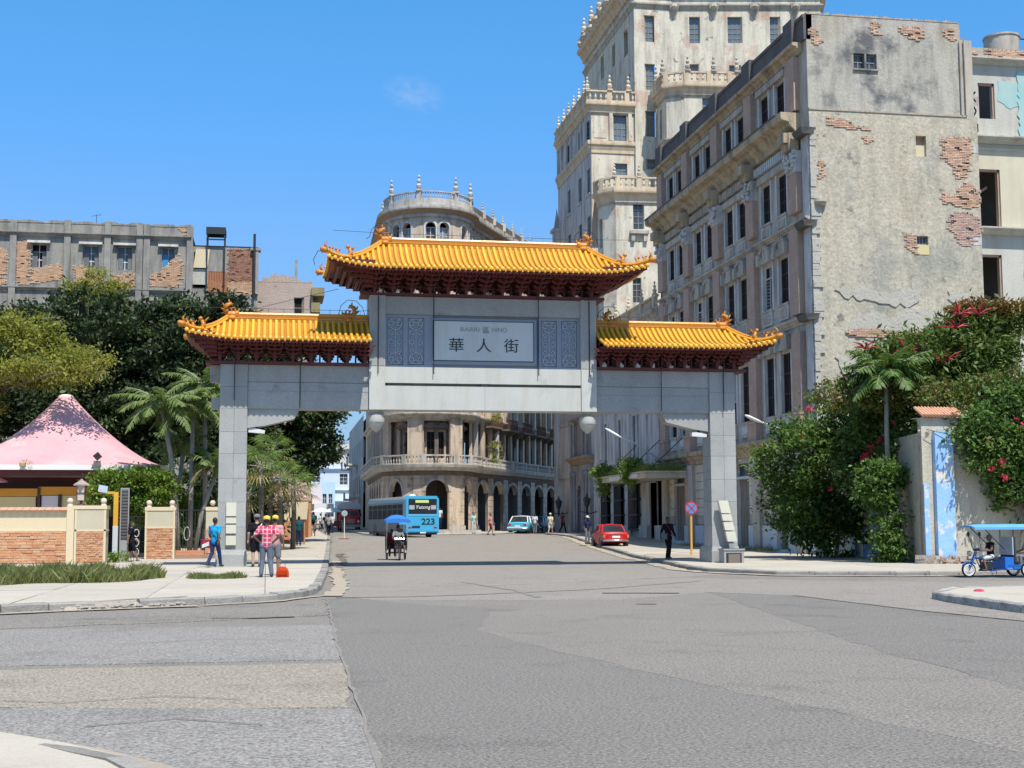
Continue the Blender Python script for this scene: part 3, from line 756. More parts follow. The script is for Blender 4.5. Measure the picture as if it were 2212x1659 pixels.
 def bracket(reach, wid):
  mb = MB(); N_ = 5
  for k in range(N_):
   z = zb + .1 + H * k / N_; hh = H / N_ * .62; w_ = .1 + wid * (k + .6) / N_; yo = reach * (k / (N_ - 1)) ** 1.2
   for s_ in (-1, 1):
    y = yc + s_ * (.18 + yo)
    mb.box(-w_ / 2, y - .05, z + hh * .2, w_ / 2, y + .05, z + hh)
    for bx in ((-w_ / 2, w_ / 2, 0) if k > 0 else (0,)):
     mb.box(bx - .06, y - .065, z + hh, bx + .06, y + .065, z + H / N_ * 1.02)
   mb.box(-.05, yc - .2 - yo - .1, z + hh * .1, .05, yc + .2 + yo + .1, z + hh * 1.05)
  mb.add([(-.04, -.1, zb + .1), (.04, -.1, zb + .1), (.09, -.1, zb + .1 + H * .5), (-.09, -.1, zb + .1 + H * .5),
    (-.04, 1.1, zb + .1), (.04, 1.1, zb + .1), (.09, 1.1, zb + .1 + H * .5), (-.09, 1.1, zb + .1 + H * .5)], [(0, 1, 2, 3), (7, 6, 5, 4), (0, 3, 7, 4), (1, 5, 6, 2), (3, 2, 6, 7), (0, 4, 5, 1)])
  return mb
 nb = int(round((pb1 - pb0 - .3) / .69)); src = bracket(hd - .75, .55).build('bracket', M_RED, root, (pb0 + .15, 0, 0))
 post = MB().box(-.03, .1, zb + .1, .03, .2, zb + .1 + H * .6).build('small_post', M_RED, root, (pb0 + .15 + (pb1 - pb0 - .3) / nb * .5, 0, 0))
 for i in range(1, nb + 1):
  x = pb0 + .15 + (pb1 - pb0 - .3) * i / nb
  inst('bracket', src, root, (x, 0, 0))
  if i < nb: inst('small_post', post, root, (x + (pb1 - pb0 - .3) / nb * .5, 0, 0))
 for e, xp, xe in ((left, pb0, x0), (right, pb1, x1)):
  if not e: continue
  dx = -1 if xe < xp else 1
  for side in (-1, 1):
   mb = MB()
   for k in range(7):
    t = k / 6; x = xp + (xe - xp) * t * .9; y = yc + side * (.45 + (hd - .5) * t); z = zb + .12 + (E(xe) - .2 - zb - .1) * t
    mb.box(min(xp, x) - .06, y - .05, z, max(xp, x) + .06, y + .05, z + .09); mb.box(x - .05, yc, z, x + .05, y, z + .09) if side > 0 else mb.box(x - .05, y, z, x + .05, yc, z + .09)
    for q in range(1, 3 + k // 2):
     xq = xp + (x - xp) * q / (3 + k // 2); mb.box(xq - .05, y - .055, z + .09, xq + .05, y + .055, z + .17)
     mb.box(xq - .03, min(y, yc), z + .02, xq + .03, max(y, yc), z + .08)
   mb.build('corner_bracket', M_RED, root)
tiled_roof(2.05, 14.02, 4.2, 12.1, 10.96, 12.2, 2.2, .3, True, True, (3.72, 12.34, 10.15))
tiled_roof(-2.93, 3.69, -1.45, 3.68, 8.3, 9.2, 1.7, .25, True, False, (-1.9, 3.68, 7.48))
tiled_roof(12.37, 19.15, 12.38, 17.7, 8.3, 9.2, 1.7, .25, False, True, (12.38, 18.0, 7.48))
mon = thing('monument', 'leaning stack of cream marble blocks beside a small grey stone plinth', 'monument', (17.35, 50.3, 0))
MB().box(-.36, -.3, 0, .42, .3, .66).box(-.39, -.33, .6, .45, .33, .66).build('base', M_GRAN, mon)
MB().box(-.28, -.318, .06, .32, -.302, .5).box(-.2, -.325, .1, .26, -.318, .46, 1).build('inscription_panel', [M_BLK, mat('brown_plaque', (0.16, 0.13, 0.1), 0.6)], mon)
for k, (za, zb) in enumerate(((.92, 1.3), (1.35, 1.66), (1.71, 1.96), (2.0, 2.48))):
 f = lambda z: .18 - (z - 1.0) * .22
 MB().hexa([(f(za) - .19, .32, za), (f(za) + .19, .32, za), (f(za) + .19, .5, za), (f(za) - .19, .5, za), (f(zb) - .19, .32, zb), (f(zb) + .19, .32, zb), (f(zb) + .19, .5, zb), (f(zb) - .19, .5, zb)]).build('marble_block', M_PLAQ, mon)
MB().hexa([(.1, .36, .6), (.3, .36, .6), (.3, .46, .6), (.1, .46, .6), (-.18, .36, 2.4), (0, .36, 2.4), (0, .46, 2.4), (-.18, .46, 2.4)]).build('support', M_GRAN, mon)
M_GLASS = mat('dark_window_glass', (0.03, 0.036, 0.04), 0.3, (0.07, 0.08, 0.085), 1.3, 0.15, spec=0.7)
M_GLASSB = mat('blue_grey_glass', (0.09, 0.115, 0.13), 0.15, (0.2, 0.22, 0.22), 2.2, 0.15, spec=0.7)
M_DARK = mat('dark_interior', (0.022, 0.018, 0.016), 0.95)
M_WFR = mat('weathered_window_frame', (0.15, 0.16, 0.16), 0.8, (0.3, 0.3, 0.28), 5, .3)
M_SHUT = mat('grey_louvre_shutter', (0.22, 0.235, 0.25), 0.8, (0.13, 0.12, 0.11), 2.5, .3, streak=.4)
M_SHUTW = mat('pale_peeling_shutter', (0.74, 0.72, 0.67), 0.8, (0.46, 0.44, 0.4), 2.5, .3, streak=.5)
M_BRICK = mat('orange_brick', (0.46, 0.26, 0.17), 0.95, (0.56, 0.40, 0.29), 2.0, 0.3, bump=.6, bscale=18, island=.25)
M_TOWER = mat('tower_plaster', (0.68, 0.62, 0.49), 0.9, (0.57, 0.525, 0.42), 0.35, 0.25, bump=.5, bscale=5, fine=.18, streak=.7, streakcol=(0.24, 0.21, 0.165),
    patches=(((0.58, 0.44, 0.34), 0.56, .5, .05), ((0.46, 0.27, 0.18), 0.68, .9, .03), ((0.22, 0.19, 0.15), 0.62, 1.6, .07)))
M_TOWERO = mat('tower_ochre_trim', (0.68, 0.55, 0.38), 0.9, (0.54, 0.43, 0.3), 0.8, 0.3, bump=.4, bscale=7, fine=.15, streak=.6, streakcol=(0.28, 0.2, 0.13))
M_GREY = mat('grey_render', (0.55, 0.50, 0.42), 0.9, (0.38, 0.335, 0.27), 0.5, 0.3, bump=.3, bscale=7, fine=.12, streak=.6, streakcol=(0.12, 0.11, 0.1))
M_LILAC = mat('lilac_grey_stone', (0.62, 0.575, 0.53), 0.9, (0.5, 0.46, 0.42), 0.4, 0.3, bump=.25, bscale=8, fine=.1, streak=.75, streakcol=(0.17, 0.145, 0.12))
M_BROWN = mat('bare_brown_pilaster', (0.38, 0.25, 0.18), 0.95, (0.50, 0.375, 0.3), 1.6, 0.35, bump=.8, bscale=9, fine=.3, patches=(((0.4, 0.38, 0.36), 0.64, 2.2, .05),))
M_OCHRE = mat('ochre_stained_cornice', (0.52, 0.43, 0.29), 0.9, (0.36, 0.29, 0.2), 1.4, 0.3, bump=.8, bscale=9, fine=.25, streak=.7, streakcol=(0.07, 0.06, 0.05))
M_SOOT = mat('sooty_parapet', (0.085, 0.08, 0.085), 0.95, (0.17, 0.155, 0.14), 1.2, 0.3, bump=.7, bscale=9, fine=.3)
M_BLUEG = mat('blue_grey_paint', (0.66, 0.66, 0.63), 0.85, (0.42, 0.405, 0.37), 1.3, 0.3, bump=.5, bscale=10, fine=.2, streak=.5, streakcol=(0.12, 0.1, 0.09))
M_WHITEP = mat('whitewashed_dado', (0.60, 0.62, 0.60), 0.85, (0.42, 0.47, 0.5), 0.8, 0.3, bump=.3, bscale=10, fine=.1, patches=(((0.25, 0.24, 0.22), 0.66, 1.6, .06),))
M_PLY = mat('boarded_door', (0.27, 0.235, 0.19), 0.9, (0.2, 0.18, 0.15), 1.5, 0.3, streak=.5)
M_BLANK = mat('peeling_blank_wall', (0.42, 0.38, 0.29), 0.95, (0.50, 0.45, 0.345), 0.35, 0.3, bump=1.5, bscale=3.2, fine=.32, streak=.4, streakcol=(0.22, 0.2, 0.155),
    patches=(((0.30, 0.29, 0.245), 0.53, .18, .12), ((0.46, 0.37, 0.25), 0.6, .13, .12), ((0.21, 0.195, 0.16), 0.61, 1.1, .07), ((0.50, 0.45, 0.36), 0.63, .45, .05), ((0.15, .14, .12), .7, 2.4, .04)))
M_BLANKT = mat('stained_upper_wall', (0.38, 0.355, 0.295), 0.95, (0.46, 0.43, 0.36), 0.3, 0.25, bump=1.0, bscale=5, fine=.25, streak=.55, streakcol=(0.13, 0.13, 0.125),
    patches=(((0.13, 0.13, 0.13), 0.5, .5, .14), ((0.40, 0.36, 0.28), 0.57, .33, .05), ((0.46, 0.45, 0.42), 0.63, .8, .04)))
M_CRUMB = mat('exposed_rubble', (0.46, 0.40, 0.33), 0.95, (0.32, 0.27, 0.22), 3.0, 0.3, bump=1.5, bscale=8, fine=.35, patches=(((0.46, 0.23, 0.13), 0.6, 2.4, .04),))
M_ROOF = mat('flat_roof', (0.25, 0.23, 0.2), 0.95)
_wc = {}
def window(parent, P, u, z, w, h, style='tower', depth=0.28, off=0.0, fm=None, pm=None, cols=2, rows=3, name='window'):
 """u,z = centre bottom; frame as part, pane as sub-part; alike ones share mesh data"""
 key = (round(w, 2), round(h, 2), style, fm.name if fm else '', pm.name if pm else '', cols, rows)
 (x, y, zz), rot = place(P, u, z, off - depth)
 fm = fm or M_WFR; pm = pm or M_GLASS
 if key not in _wc:
  mb = MB(); t = .055
  mb.box(-w / 2, 0, 0, -w / 2 + t, .07, h).box(w / 2 - t, 0, 0, w / 2, .07, h).box(-w / 2 + t, 0, 0, w / 2 - t, .07, t).box(-w / 2 + t, 0, h - t, w / 2 - t, .07, h)
  b = .028
  if style in ('tower', 'grid'):
   for i in range(1, cols): mb.box(-w / 2 + w * i / cols - b, .01, t, -w / 2 + w * i / cols + b, .055, h - t)
   for j in range(1, rows):
    zj = h * j / rows; bb = b * (2 if (style == 'tower' and j == rows - 1) else 1)
    mb.box(-w / 2 + t, .005, zj - bb, w / 2 - t, .06, zj + bb)
  if style == 'shutter':
   mb.box(-b, .01, t, b, .055, h - t); mb.box(-w / 2 + t, .0, h * .72, w / 2 - t, .06, h * .72 + .06)
  fr = mb.build(name, fm, parent)
  pn = MB().add([(-w / 2 + t, .04, t), (w / 2 - t, .04, t), (w / 2 - t, .04, h - t), (-w / 2 + t, .04, h - t)], [(0, 1, 2, 3)]).build('pane', pm, fr)
  ex = []
  if style == 'shutter':
   mb = MB(); k = 9
   for s_ in (-1, 1):
    lw = w / 2 - t - .02
    for i in range(k):
     z0 = t + (h * .7 - t) * i / k
     mb.hexa([(min(s_ * .03, s_ * (lw)), -.01, z0), (max(s_ * .03, s_ * lw), -.01, z0), (max(s_ * .03, s_ * lw), .02, z0 + .02), (min(s_ * .03, s_ * lw), .02, z0 + .02),
        (min(s_ * .03, s_ * lw), .0, z0 + .1), (max(s_ * .03, s_ * lw), .0, z0 + .1), (max(s_ * .03, s_ * lw), .03, z0 + .12), (min(s_ * .03, s_ * lw), .03, z0 + .12)])
    if R.random() < .5: break
   ex.append(mb.build('shutter', M_SHUT, fr))
  _wc[key] = (fr.data, pn.data, [e.data for e in ex]); fr.location = (x, y, zz); fr.rotation_euler = rot
  return fr
 d = _wc[key]
 fr = D.objects.new(name, d[0]); COL.objects.link(fr); fr.parent = parent; fr.location = (x, y, zz); fr.rotation_euler = rot
 for nm, q in [('pane', d[1])] + [('shutter', e) for e in d[2]]:
  o = D.objects.new(nm, q); COL.objects.link(o); o.parent = fr
 return fr
def lbox(P, u0, u1, y0, y1, z0, z1, mb, mi=0):
 """box on a straight run of path: y = outward offset range (y0<y1)"""
 a = P.at(u0, y1, True); b = P.at(u1 - 1e-5, y1, True); c = P.at(u1 - 1e-5, y0, True); d = P.at(u0, y0, True)
 return mb.hexa([(p.x, p.y, z0) for p in (a, b, c, d)] + [(p.x, p.y, z1) for p in (a, b, c, d)], mi)
def finial(mb, x, y, z, s=1.0, n=8):
 mb.box(x - .2 * s, y - .2 * s, z, x + .2 * s, y + .2 * s, z + .12 * s)
 mb.lathe([(.1 * s, .1 * s), (.17 * s, .25 * s), (.2 * s, .4 * s), (.12 * s, .52 * s), (.06 * s, .56 * s), (.13 * s, .66 * s), (.14 * s, .76 * s), (.05 * s, .86 * s), (.04 * s, .92 * s), (.09 * s, 1.0 * s), (.09 * s, 1.08 * s), (.01, 1.2 * s)], n, (x, y, z))
def balustrade(parent, P, u0, u1, z, h, m, step=.24, off=0.0, w=.16, name='balustrade', piers=(), bal=True):
 mb = MB()
 sweep(mb, P, [(off - w / 2, z), (off + w / 2, z), (off + w / 2, z + h * .14), (off - w / 2, z + h * .14)], u0, u1)
 sweep(mb, P, [(off - w / 2 - .02, z + h * .86), (off + w / 2 + .02, z + h * .86), (off + w / 2 + .02, z + h), (off - w / 2 - .02, z + h)], u0, u1)
 n = max(1, int((u1 - u0) / step))
 if bal:
  for i in range(n):
   u = u0 + (u1 - u0) * (i + .5) / n; q = P.at(u, off)
   hh = h * .72; r = step * .26
   mb.lathe([(r * .8, 0), (r * .5, hh * .1), (r * 1.1, hh * .35), (r * .45, hh * .75), (r * .8, hh)], 5, (q.x, q.y, z + h * .14))
 o = mb.build(name, m, parent)
 for u in piers:
  q = P.at(u, off, True); a = P.ang(u); T = Matrix.Translation((q.x, q.y, z)) @ Matrix.Rotation(a, 4, 'Z')
  MB(T).box(-.2, -w / 2 - .04, 0, .2, w / 2 + .04, h + .04).build('baluster_pier', m, parent)
 return o
rb = thing('apartment_building', 'tall derelict five storey building with brown pilasters and a blank peeling side wall', 'building', (26, 62.5, 0))
def loc(P): return P
Yn, Yf = 62.5, 88.6
PF = Path([(0, Yf - 62.5), (0, 0)])
U = lambda Y: Yf - Y
bays = [(69.65 - 5.85 * 0, 64.65)]
pil = [64.1, 70.35, 76.15, 82.0, 87.6]
win = []
for i in range(4):
 a, b = pil[i] + .65, pil[i + 1] - .65
 c1 = a + (b - a) * .28; c2 = a + (b - a) * .75
 win.append((c1, c2))
LV = dict(attic=(22.2, 24.35), third=(17.4, 19.5), second=(12.78, 15.15), first=(7.15, 10.24))
holes = []; ww = 1.3
for nm, (za, zb) in LV.items():
 for pr in win:
  for c in pr: holes.append((U(c) - ww / 2, U(c) + ww / 2, za, zb))
gdoors = [(66.9, 1.5, 0.2, 3.6), (72.9, 1.9, .25, 4.05), (78.8, 1.8, .3, 4.05), (84.8, 2.2, .35, 4.0)]
for c, w, za, zb in gdoors: holes.append((U(c) - w / 2, U(c) + w / 2, za, zb))
for c in (72.9, 84.8): holes.append((U(c) - .95, U(c) + .95, 4.2, 4.92))
mb = MB(); wall(mb, PF, 0, PF.len, -.2, 26.2, holes, .12, 0, 1)
w1 = mb.build('wall', [M_GREY, M_SHUTW], rb)
mb = MB()
for z in (5.6, 11.3, 16.2, 21.0, 25.6): mb.box(.46, .4, z, 7.5, Yf - 62.5, z + .25)
for i, z in enumerate((0, 5.85, 11.55, 16.45, 21.25)): mb.box(3.6, .4, z, 3.8, Yf - 62.5, z + 4.3)
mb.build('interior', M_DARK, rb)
mb = MB(); mb.box(.46, .3, 25.9, 8.6, Yf - 62.5, 26.1); mb.build('roof', M_ROOF, rb)
mb = MB(); mb.box(.0, Yf - 62.5 - .3, -.2, 9, Yf - 62.5, 26.2).box(8.6, .3, -.2, 9.0, Yf - 62.5 - .31, 26.0); mb.build('rear_wall', M_GREY, rb)
for nm, (za, zb) in LV.items():
 for bi, pr in enumerate(win):
  for c in pr:
   st = 'shutter' if R.random() < .12 else 'grid'
   fmm = M_SHUTW if st == 'shutter' else mat('dark_old_frame', (0.07, 0.055, 0.05), .9)
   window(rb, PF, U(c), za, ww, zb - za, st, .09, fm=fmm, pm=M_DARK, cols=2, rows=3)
   if False:
    s_ = 1
    mb = MB(); lbox(PF, U(c) + ww / 2 - .08, U(c) + ww / 2 - .03, -.42, -.02, za + .02, zb - .25, mb); mb.build('shutter', M_SHUTW if R.random() < .6 else M_SHUT, rb)
   if nm != 'attic':
    mb = MB(); lbox(PF, U(c) - ww / 2, U(c) + ww / 2, -.0, .1, za - .85, za - .12, mb); lbox(PF, U(c) - ww / 2 + .2, U(c) + ww / 2 - .2, .101, .14, za - .7, za - .28, mb, 1)
    mb.build('apron_panel', [M_BLUEG, M_WHITEP if nm == 'first' else M_GREY], rb)
   mb = MB(); lbox(PF, U(c) - ww / 2 - .1, U(c) + ww / 2 + .1, .0, .16, za - .12, za, mb); mb.build('sill', M_GREY, rb)
  for dx_ in (-ww / 2 - .22, ww / 2 + .02):
   for c in pr:
    mb = MB(); lbox(PF, U(c) + dx_, U(c) + dx_ + .2, 0, .07, za - .1, zb + .15, mb); mb.build('mullion', M_BLUEG if R.random() < .5 else M_SHUTW, rb)
  mb = MB(); lbox(PF, U(pr[1]) - ww / 2 - .25, U(pr[0]) + ww / 2 + .25, 0, .2, zb + .16, zb + .5, mb)
  mb.build('lintel', M_GREY, rb)
  if nm in ('first', 'second'):
   for c in pr:
    mb = MB(); q0 = U(c); T = PF
    for k in range(7):
     a0 = math.pi * k / 6; uu = q0 - .62 * math.cos(a0)
     lbox(PF, uu - .1, uu + .1, .05, .3, zb + .5 + .35 * math.sin(a0), zb + .72 + .35 * math.sin(a0), mb)
    lbox(PF, q0 - .3, q0 + .3, .02, .22, zb + .5, zb + .95, mb)
    for k in (-1, 1): lbox(PF, q0 + k * .75 - .14, q0 + k * .75 + .14, .02, .36, zb + .1, zb + .7, mb)
    mb.build('window_crest', M_GREY, rb)
for i, Yp in enumerate(pil):
 u = U(Yp)
 for (z0, z1) in ((7.0, 11.0), (11.9, 16.2), (17.0, 19.0), (22.15, 24.9)):
  mb = MB(); lbox(PF, u - .58, u + .58, 0, .32, z0, z1, mb); mb.build('pilaster', M_BROWN, rb)
 mb = MB(); lbox(PF, u - .66, u + .66, 0, .42, 5.95, 7.0, mb); lbox(PF, u - .7, u + .7, 0, .48, 6.9, 7.02, mb); mb.build('pilaster_base', M_BROWN, rb)
 mb = MB()
 lbox(PF, u - .6, u + .6, 0, .36, 19.0, 20.1, mb)
 for k in range(22):
  uu = u + R.uniform(-.6, .6); z = R.uniform(19.05, 20.0); s_ = R.uniform(.08, .17); lbox(PF, uu - s_, uu + s_, .3, .36 + R.uniform(.06, .2), z, z + s_ * 1.3, mb)
 mb.build('capital', M_BLUEG, rb)
 mb = MB(); lbox(PF, u - .5, u + .5, .1, .62, 20.15, 21.0, mb); lbox(PF, u - .42, u + .42, .1, .85, 20.5, 21.0, mb); mb.build('console', M_OCHRE, rb)
 mb = MB(); lbox(PF, u - .55, u + .55, 0, .28, 0.1, 5.2, mb); mb.build('pier', M_GREY, rb)
 mb = MB(); lbox(PF, u - .6, u + .6, .0, .36, 25.3, 26.85, mb); mb.build('parapet_pier', M_SOOT, rb)
def corn(parent, P, z0, z1, out, m, u0=0, u1=None, nm='cornice'):
 mb = MB(); sweep(mb, P, cornice_prof(z0, z1, out), u0, u1); return mb.build(nm, m, parent)
corn(rb, PF, 24.95, 25.45, .55, M_OCHRE, 0, PF.len - .5)
corn(rb, PF, 20.85, 22.0, 1.05, M_OCHRE, 0, PF.len - 1.0)
mb = MB(); sweep(mb, PF, [(1.0, 22.0), (1.1, 22.0), (1.1, 22.06), (1.0, 22.08)], 0, PF.len - 1.6); mb.build('cornice_edge', M_SOOT, rb)
corn(rb, PF, 16.25, 16.55, .3, M_GREY); corn(rb, PF, 11.35, 11.75, .3, M_GREY); corn(rb, PF, 5.2, 5.95, .6, M_OCHRE)
mb = MB(); sweep(mb, PF, [(-.3, 25.45), (.14, 25.45), (.14, 26.55), (.2, 26.55), (.2, 26.72), (-.3, 26.72)], 0); mb.build('parapet', M_SOOT, rb)
for i in range(4):
 a, b = U(pil[i + 1]) + .65, U(pil[i]) - .65
 n = 16
 for k in range(n):
  u = a + (b - a) * (k + .5) / n; mb = MB(); lbox(PF, u - .08, u + .08, .0, .26, 20.2, 20.62, mb); mb.build('dentil', M_WHITEP if i == 0 else M_GREY, rb)
 mb = MB(); lbox(PF, a, b, 0, .12, 19.72, 20.1, mb); mb.build('frieze', M_GREY, rb)
 n = 8
 for k in range(n):
  pass
for c, w, za, zb in gdoors:
 mb = MB(); lbox(PF, U(c) - w / 2, U(c) + w / 2, -.19, -.13, za, zb, mb); o = mb.build('door', M_PLY, rb)
 mb = MB()
 for k in range(1, 4): lbox(PF, U(c) - w / 2 + w * k / 4 - .02, U(c) - w / 2 + w * k / 4 + .02, -.13, -.11, za + .1, zb - .1, mb)
 mb.build('door_board', M_PLY, o)
 mb = MB(); lbox(PF, U(c) - w / 2 - .2, U(c) + w / 2 + .2, .0, .12, zb + .0, zb + .14, mb); mb.build('lintel', M_WHITEP, rb)
 mb = MB(); lbox(PF, U(c) - w / 2 - .1, U(c) + w / 2 + .1, .0, .5, gz(c) + .0, gz(c) + .26, mb); mb.build('step', M_WHITEP, rb)
for c in (72.9, 84.8): window(rb, PF, U(c), 4.2, 1.9, .72, 'grid', .17, cols=4, rows=1)
prev = 0
for (s0, s1) in ((62.6, 66.1), (67.7, 71.9), (73.9, 77.85), (79.75, 83.65), (85.95, 88.5)):
 mb = MB(); lbox(PF, U(s1), U(s0), 0, .16, -.2, 1.5, mb); mb.build('dado', M_WHITEP, rb)
 for r_ in range(7):
  z = 1.55 + r_ * .52; k = max(1, int((s1 - s0) / 1.2))
  for q in range(k):
   ua = U(s1) + (s1 - s0) * q / k; ub = U(s1) + (s1 - s0) * (q + 1) / k
   mb = MB(); lbox(PF, ua + .015, ub - .015, 0, .07 + R.uniform(0, .02), z + .015, z + .505, mb); mb.build('stone_block', M_TOWER if r_ else M_GREY, rb)
mb = MB(); lbox(PF, U(63.35), U(62.52), 0, .06, 5.95, 20.8, mb); mb.build('corner_pier', M_BLUEG, rb)
for z in (11.4, 16.0, 20.6): mb = MB(); mb.hexa([(-.45, -.25, z), (.0, -.25, z), (.0, .9, z), (-.4, .9, z), (-.55, -.35, z + .3), (.25, -.3, z + .3), (.25, .9, z + .3), (-.5, 1.0, z + .3)]); mb.build('broken_cornice', M_SOOT, rb)
PB = Path([(0, 0), (9.1, 0)])
UB = lambda X: X - 26
bh = [(2.45, 3.68, 24.08, 24.88), (5.6, 6.15, 19.75, 20.8), (5.48, 6.08, 15.28, 15.72)]
mb = MB(); wall(mb, PB, 0.0, 8.2, 21.9, 26.75, [h for h in bh if h[2] > 21.9], .35); mb.build('side_wall', M_BLANKT, rb)
mb = MB(); wall(mb, PB, 0.0, 8.95, -.2, 21.9, [h for h in bh if h[2] < 21.9], .35, off=.05); mb.build('side_wall', M_BLANK, rb)
mb = MB(); sweep(mb, PB, [(0, 21.86), (.09, 21.86), (.09, 21.95), (0, 21.97)], 0, 8.4); mb.build('string_course', M_CRUMB, rb)
mb = MB().box(8.2, .0, 21.9, 8.36, .8, 25.9); mb.build('side_wall', M_BLANKT, rb)
mb = MB()
for i in range(60):
 x = 8.1 * i / 60; mb.box(x, -.02, 26.74, x + .14, .3, 26.76 + R.uniform(0, .12))
mb.build('broken_wall_top', M_CRUMB, rb)
mb = MB()
for x, z in ((8.14, 22.0), (8.38, 22.0)): mb.tube([(x, -.08, 21.95), (x, -.08, 25.8)], .05, 6)
mb.build('drain_pipe', M_GREY, rb)
window(rb, PB, 3.065, 24.1, 1.2, .76, 'grid', .2, cols=4, rows=2); 
mb = MB().box(3.02, -.02, 24.08, 3.12, .1, 24.88).box(2.4, -.1, 24.0, 3.74, .12, 24.08); mb.build('window_mullion', M_BLANKT, rb)
M_YEL = mat('yellow_infill', (0.62, 0.47, 0.2), 0.9, (0.55, 0.5, 0.3), 1, .3)
M_CREAM = mat('cream_infill', (0.58, 0.5, 0.33), 0.9)
mb = MB().box(5.6, .1, 19.75, 6.15, .3, 20.35); mb.build('bricked_up_window', M_CREAM, rb)
mb = MB().box(5.6, .25, 20.35, 6.15, .34, 20.8); mb.build('pane', M_BROWN, rb)
window(rb, PB, 5.78, 15.3, .56, .42, 'grid', .12, cols=3, rows=1)
mb = MB().box(5.48, -.07, 14.78, 6.1, -.051, 15.27); mb.build('bricked_up_window', M_YEL, rb)
MB().box(8.3, -.06, 15.35, 8.95, -.052, 15.85).build('bricked_up_window', M_BLUEG, rb)
MB().box(8.35, -.06, 20.05, 8.95, -.052, 20.5).build('bricked_up_window', M_BLUEG, rb)
def brick_patch(parent, poly, y, bw=.26, bh_=.085, m=M_BRICK, back=M_CRUMB, out=.03, T=None, name='exposed_brickwork', jag_=.16):
 """irregular area of laid bricks; poly in (x,z)"""
 xs = [p[0] for p in poly]; zs = [p[1] for p in poly]
 def ins(x, z):
  c = False; n = len(poly)
  for i in range(n):
   (x1, z1), (x2, z2) = poly[i], poly[(i + 1) % n]
   if (z1 > z) != (z2 > z) and x < (x2 - x1) * (z - z1) / (z2 - z1) + x1: c = not c
  return c
 mb = MB(T); bk = MB(T); r_ = 0; z = min(zs)
 while z < max(zs):
  x = min(xs) - (bw / 2 if r_ % 2 else 0)
  while x < max(xs):
   if ins(x + bw / 2 + R.gauss(0, jag_ * .5), z + bh_ / 2 + R.gauss(0, jag_ * .3)):
    if R.random() < .93: mb.box(x + .006, y - out - R.uniform(0, .02), z + .006, x + bw - .006, y + .02, z + bh_ - .008)
    bk.box(x - .03, y - .009, z - .03, x + bw + .03, y + .015, z + bh_ + .03)
   x += bw
  z += bh_; r_ += 1
 if bk.f: bk.build('mortar_bed', back, parent)
 if mb.f: o = mb.build(name, m, parent); o['kind'] = 'stuff'
PX = lambda pts: [(a - 26, b) for a, b in pts]
bpoly = [[(33.0, 20.75), (34.5, 20.8), (34.5, 20.2), (34.3, 18.8), (34.0, 18.6), (33.7, 19.2), (33.1, 19.6)],
   [(32.9, 17.9), (33.6, 17.9), (34.2, 18.6), (34.8, 18.2), (34.8, 17.2), (33.9, 17.2), (33.0, 17.4)],
   [(33.2, 16.9), (34.3, 17.0), (34.85, 16.7), (34.85, 15.9), (34.3, 15.2), (33.8, 15.4), (33.2, 16.2)],
   [(26.9, 21.35), (27.3, 21.5), (29.1, 21.1), (29.2, 20.95), (28.6, 20.95), (27.4, 21.1)], [(28.85, 20.6), (29.2, 20.6), (29.15, 20.1), (28.95, 20.1)],
   [(26.25, 26.2), (26.6, 26.0), (26.75, 25.2), (26.3, 25.1)], [(29.4, 26.5), (29.9, 26.5), (29.8, 25.8), (29.5, 25.9)],
   [(31.0, 26.4), (32.2, 26.4), (32.4, 26.0), (31.8, 25.7), (31.0, 26.0)], [(33.4, 26.4), (33.9, 26.4), (33.9, 25.8), (33.5, 25.8)],
   [(35.0 - 4.2, 15.75), (31.3, 15.9), (31.4, 14.8), (31.0, 15.0)], [(26.3, 19.3), (26.7, 19.3), (26.6, 18.4), (26.35, 18.4)]]
for k, pg in enumerate(bpoly):
 brick_patch(rb, PX(pg), -.05 if max(p[1] for p in pg) < 21.9 else .0, m=M_BRICK if k != 2 else mat('pink_brick', (0.5, 0.33, 0.26), .95, (0.42, 0.3, 0.24), 2, .3, bump=.5, bscale=15, island=.2))
def plate(parent, pts, y, m, th=.05, name='render_plate', n=3):
 q = jag(pts, .18, .06); mb = MB().prism(list(reversed(q)), y - th, y, 'y'); return mb.build(name, m, parent)
M_PLATE = mat('pale_old_render', (0.47, 0.44, 0.37), 0.95, (0.38, 0.355, 0.3), 1.8, .3, bump=1.2, bscale=7, fine=.25, patches=(((0.25, 0.2, 0.16), 0.64, 3.0, .03),))
plate(rb, PX([(27.1, 12.9), (28.6, 13.2), (29.4, 12.8), (30.4, 12.9), (31.3, 13.2), (31.5, 12.5), (30.8, 12.1), (29, 12.4), (27.6, 12.5)]), -.052, M_PLATE)
plate(rb, PX([(33.0, 13.0), (34.6, 12.8), (34.8, 12.3), (33.4, 12.3), (33.0, 12.6)]), -.052, M_PLATE)
plate(rb, PX([(27.6, 10.9), (28.2, 11.6), (29.2, 11.9), (30.0, 11.5), (30.8, 12.1), (32.4, 12.0), (33.1, 11.6), (33, 10.6), (31.6, 10.2), (29, 10.4)]), -.052, M_PLATE)
brick_patch(rb, PX([(27.6, 10.85), (28.0, 11.0), (32.9, 10.85), (32.9, 10.7), (29, 10.62), (27.7, 10.65)]), -.1, out=.03)
plate(rb, PX([(27.0, 9.6), (28.6, 9.8), (29.4, 9.3), (28.9, 8.6), (27.4, 8.8)]), -.052, M_PLATE)
plate(rb, PX([(27.3, 8.1), (29.6, 8.4), (30.2, 7.7), (29, 7.2), (27.5, 7.4)]), -.052, M_PLATE)
mb = MB()
for i in range(70):
 z = 1 + 20.5 * i / 70; mb.box(-.02, -.09 - R.uniform(0, .07), z, .22 + R.uniform(0, .3), -.04, z + .32)
mb.build('ragged_edge', M_PLATE, rb)
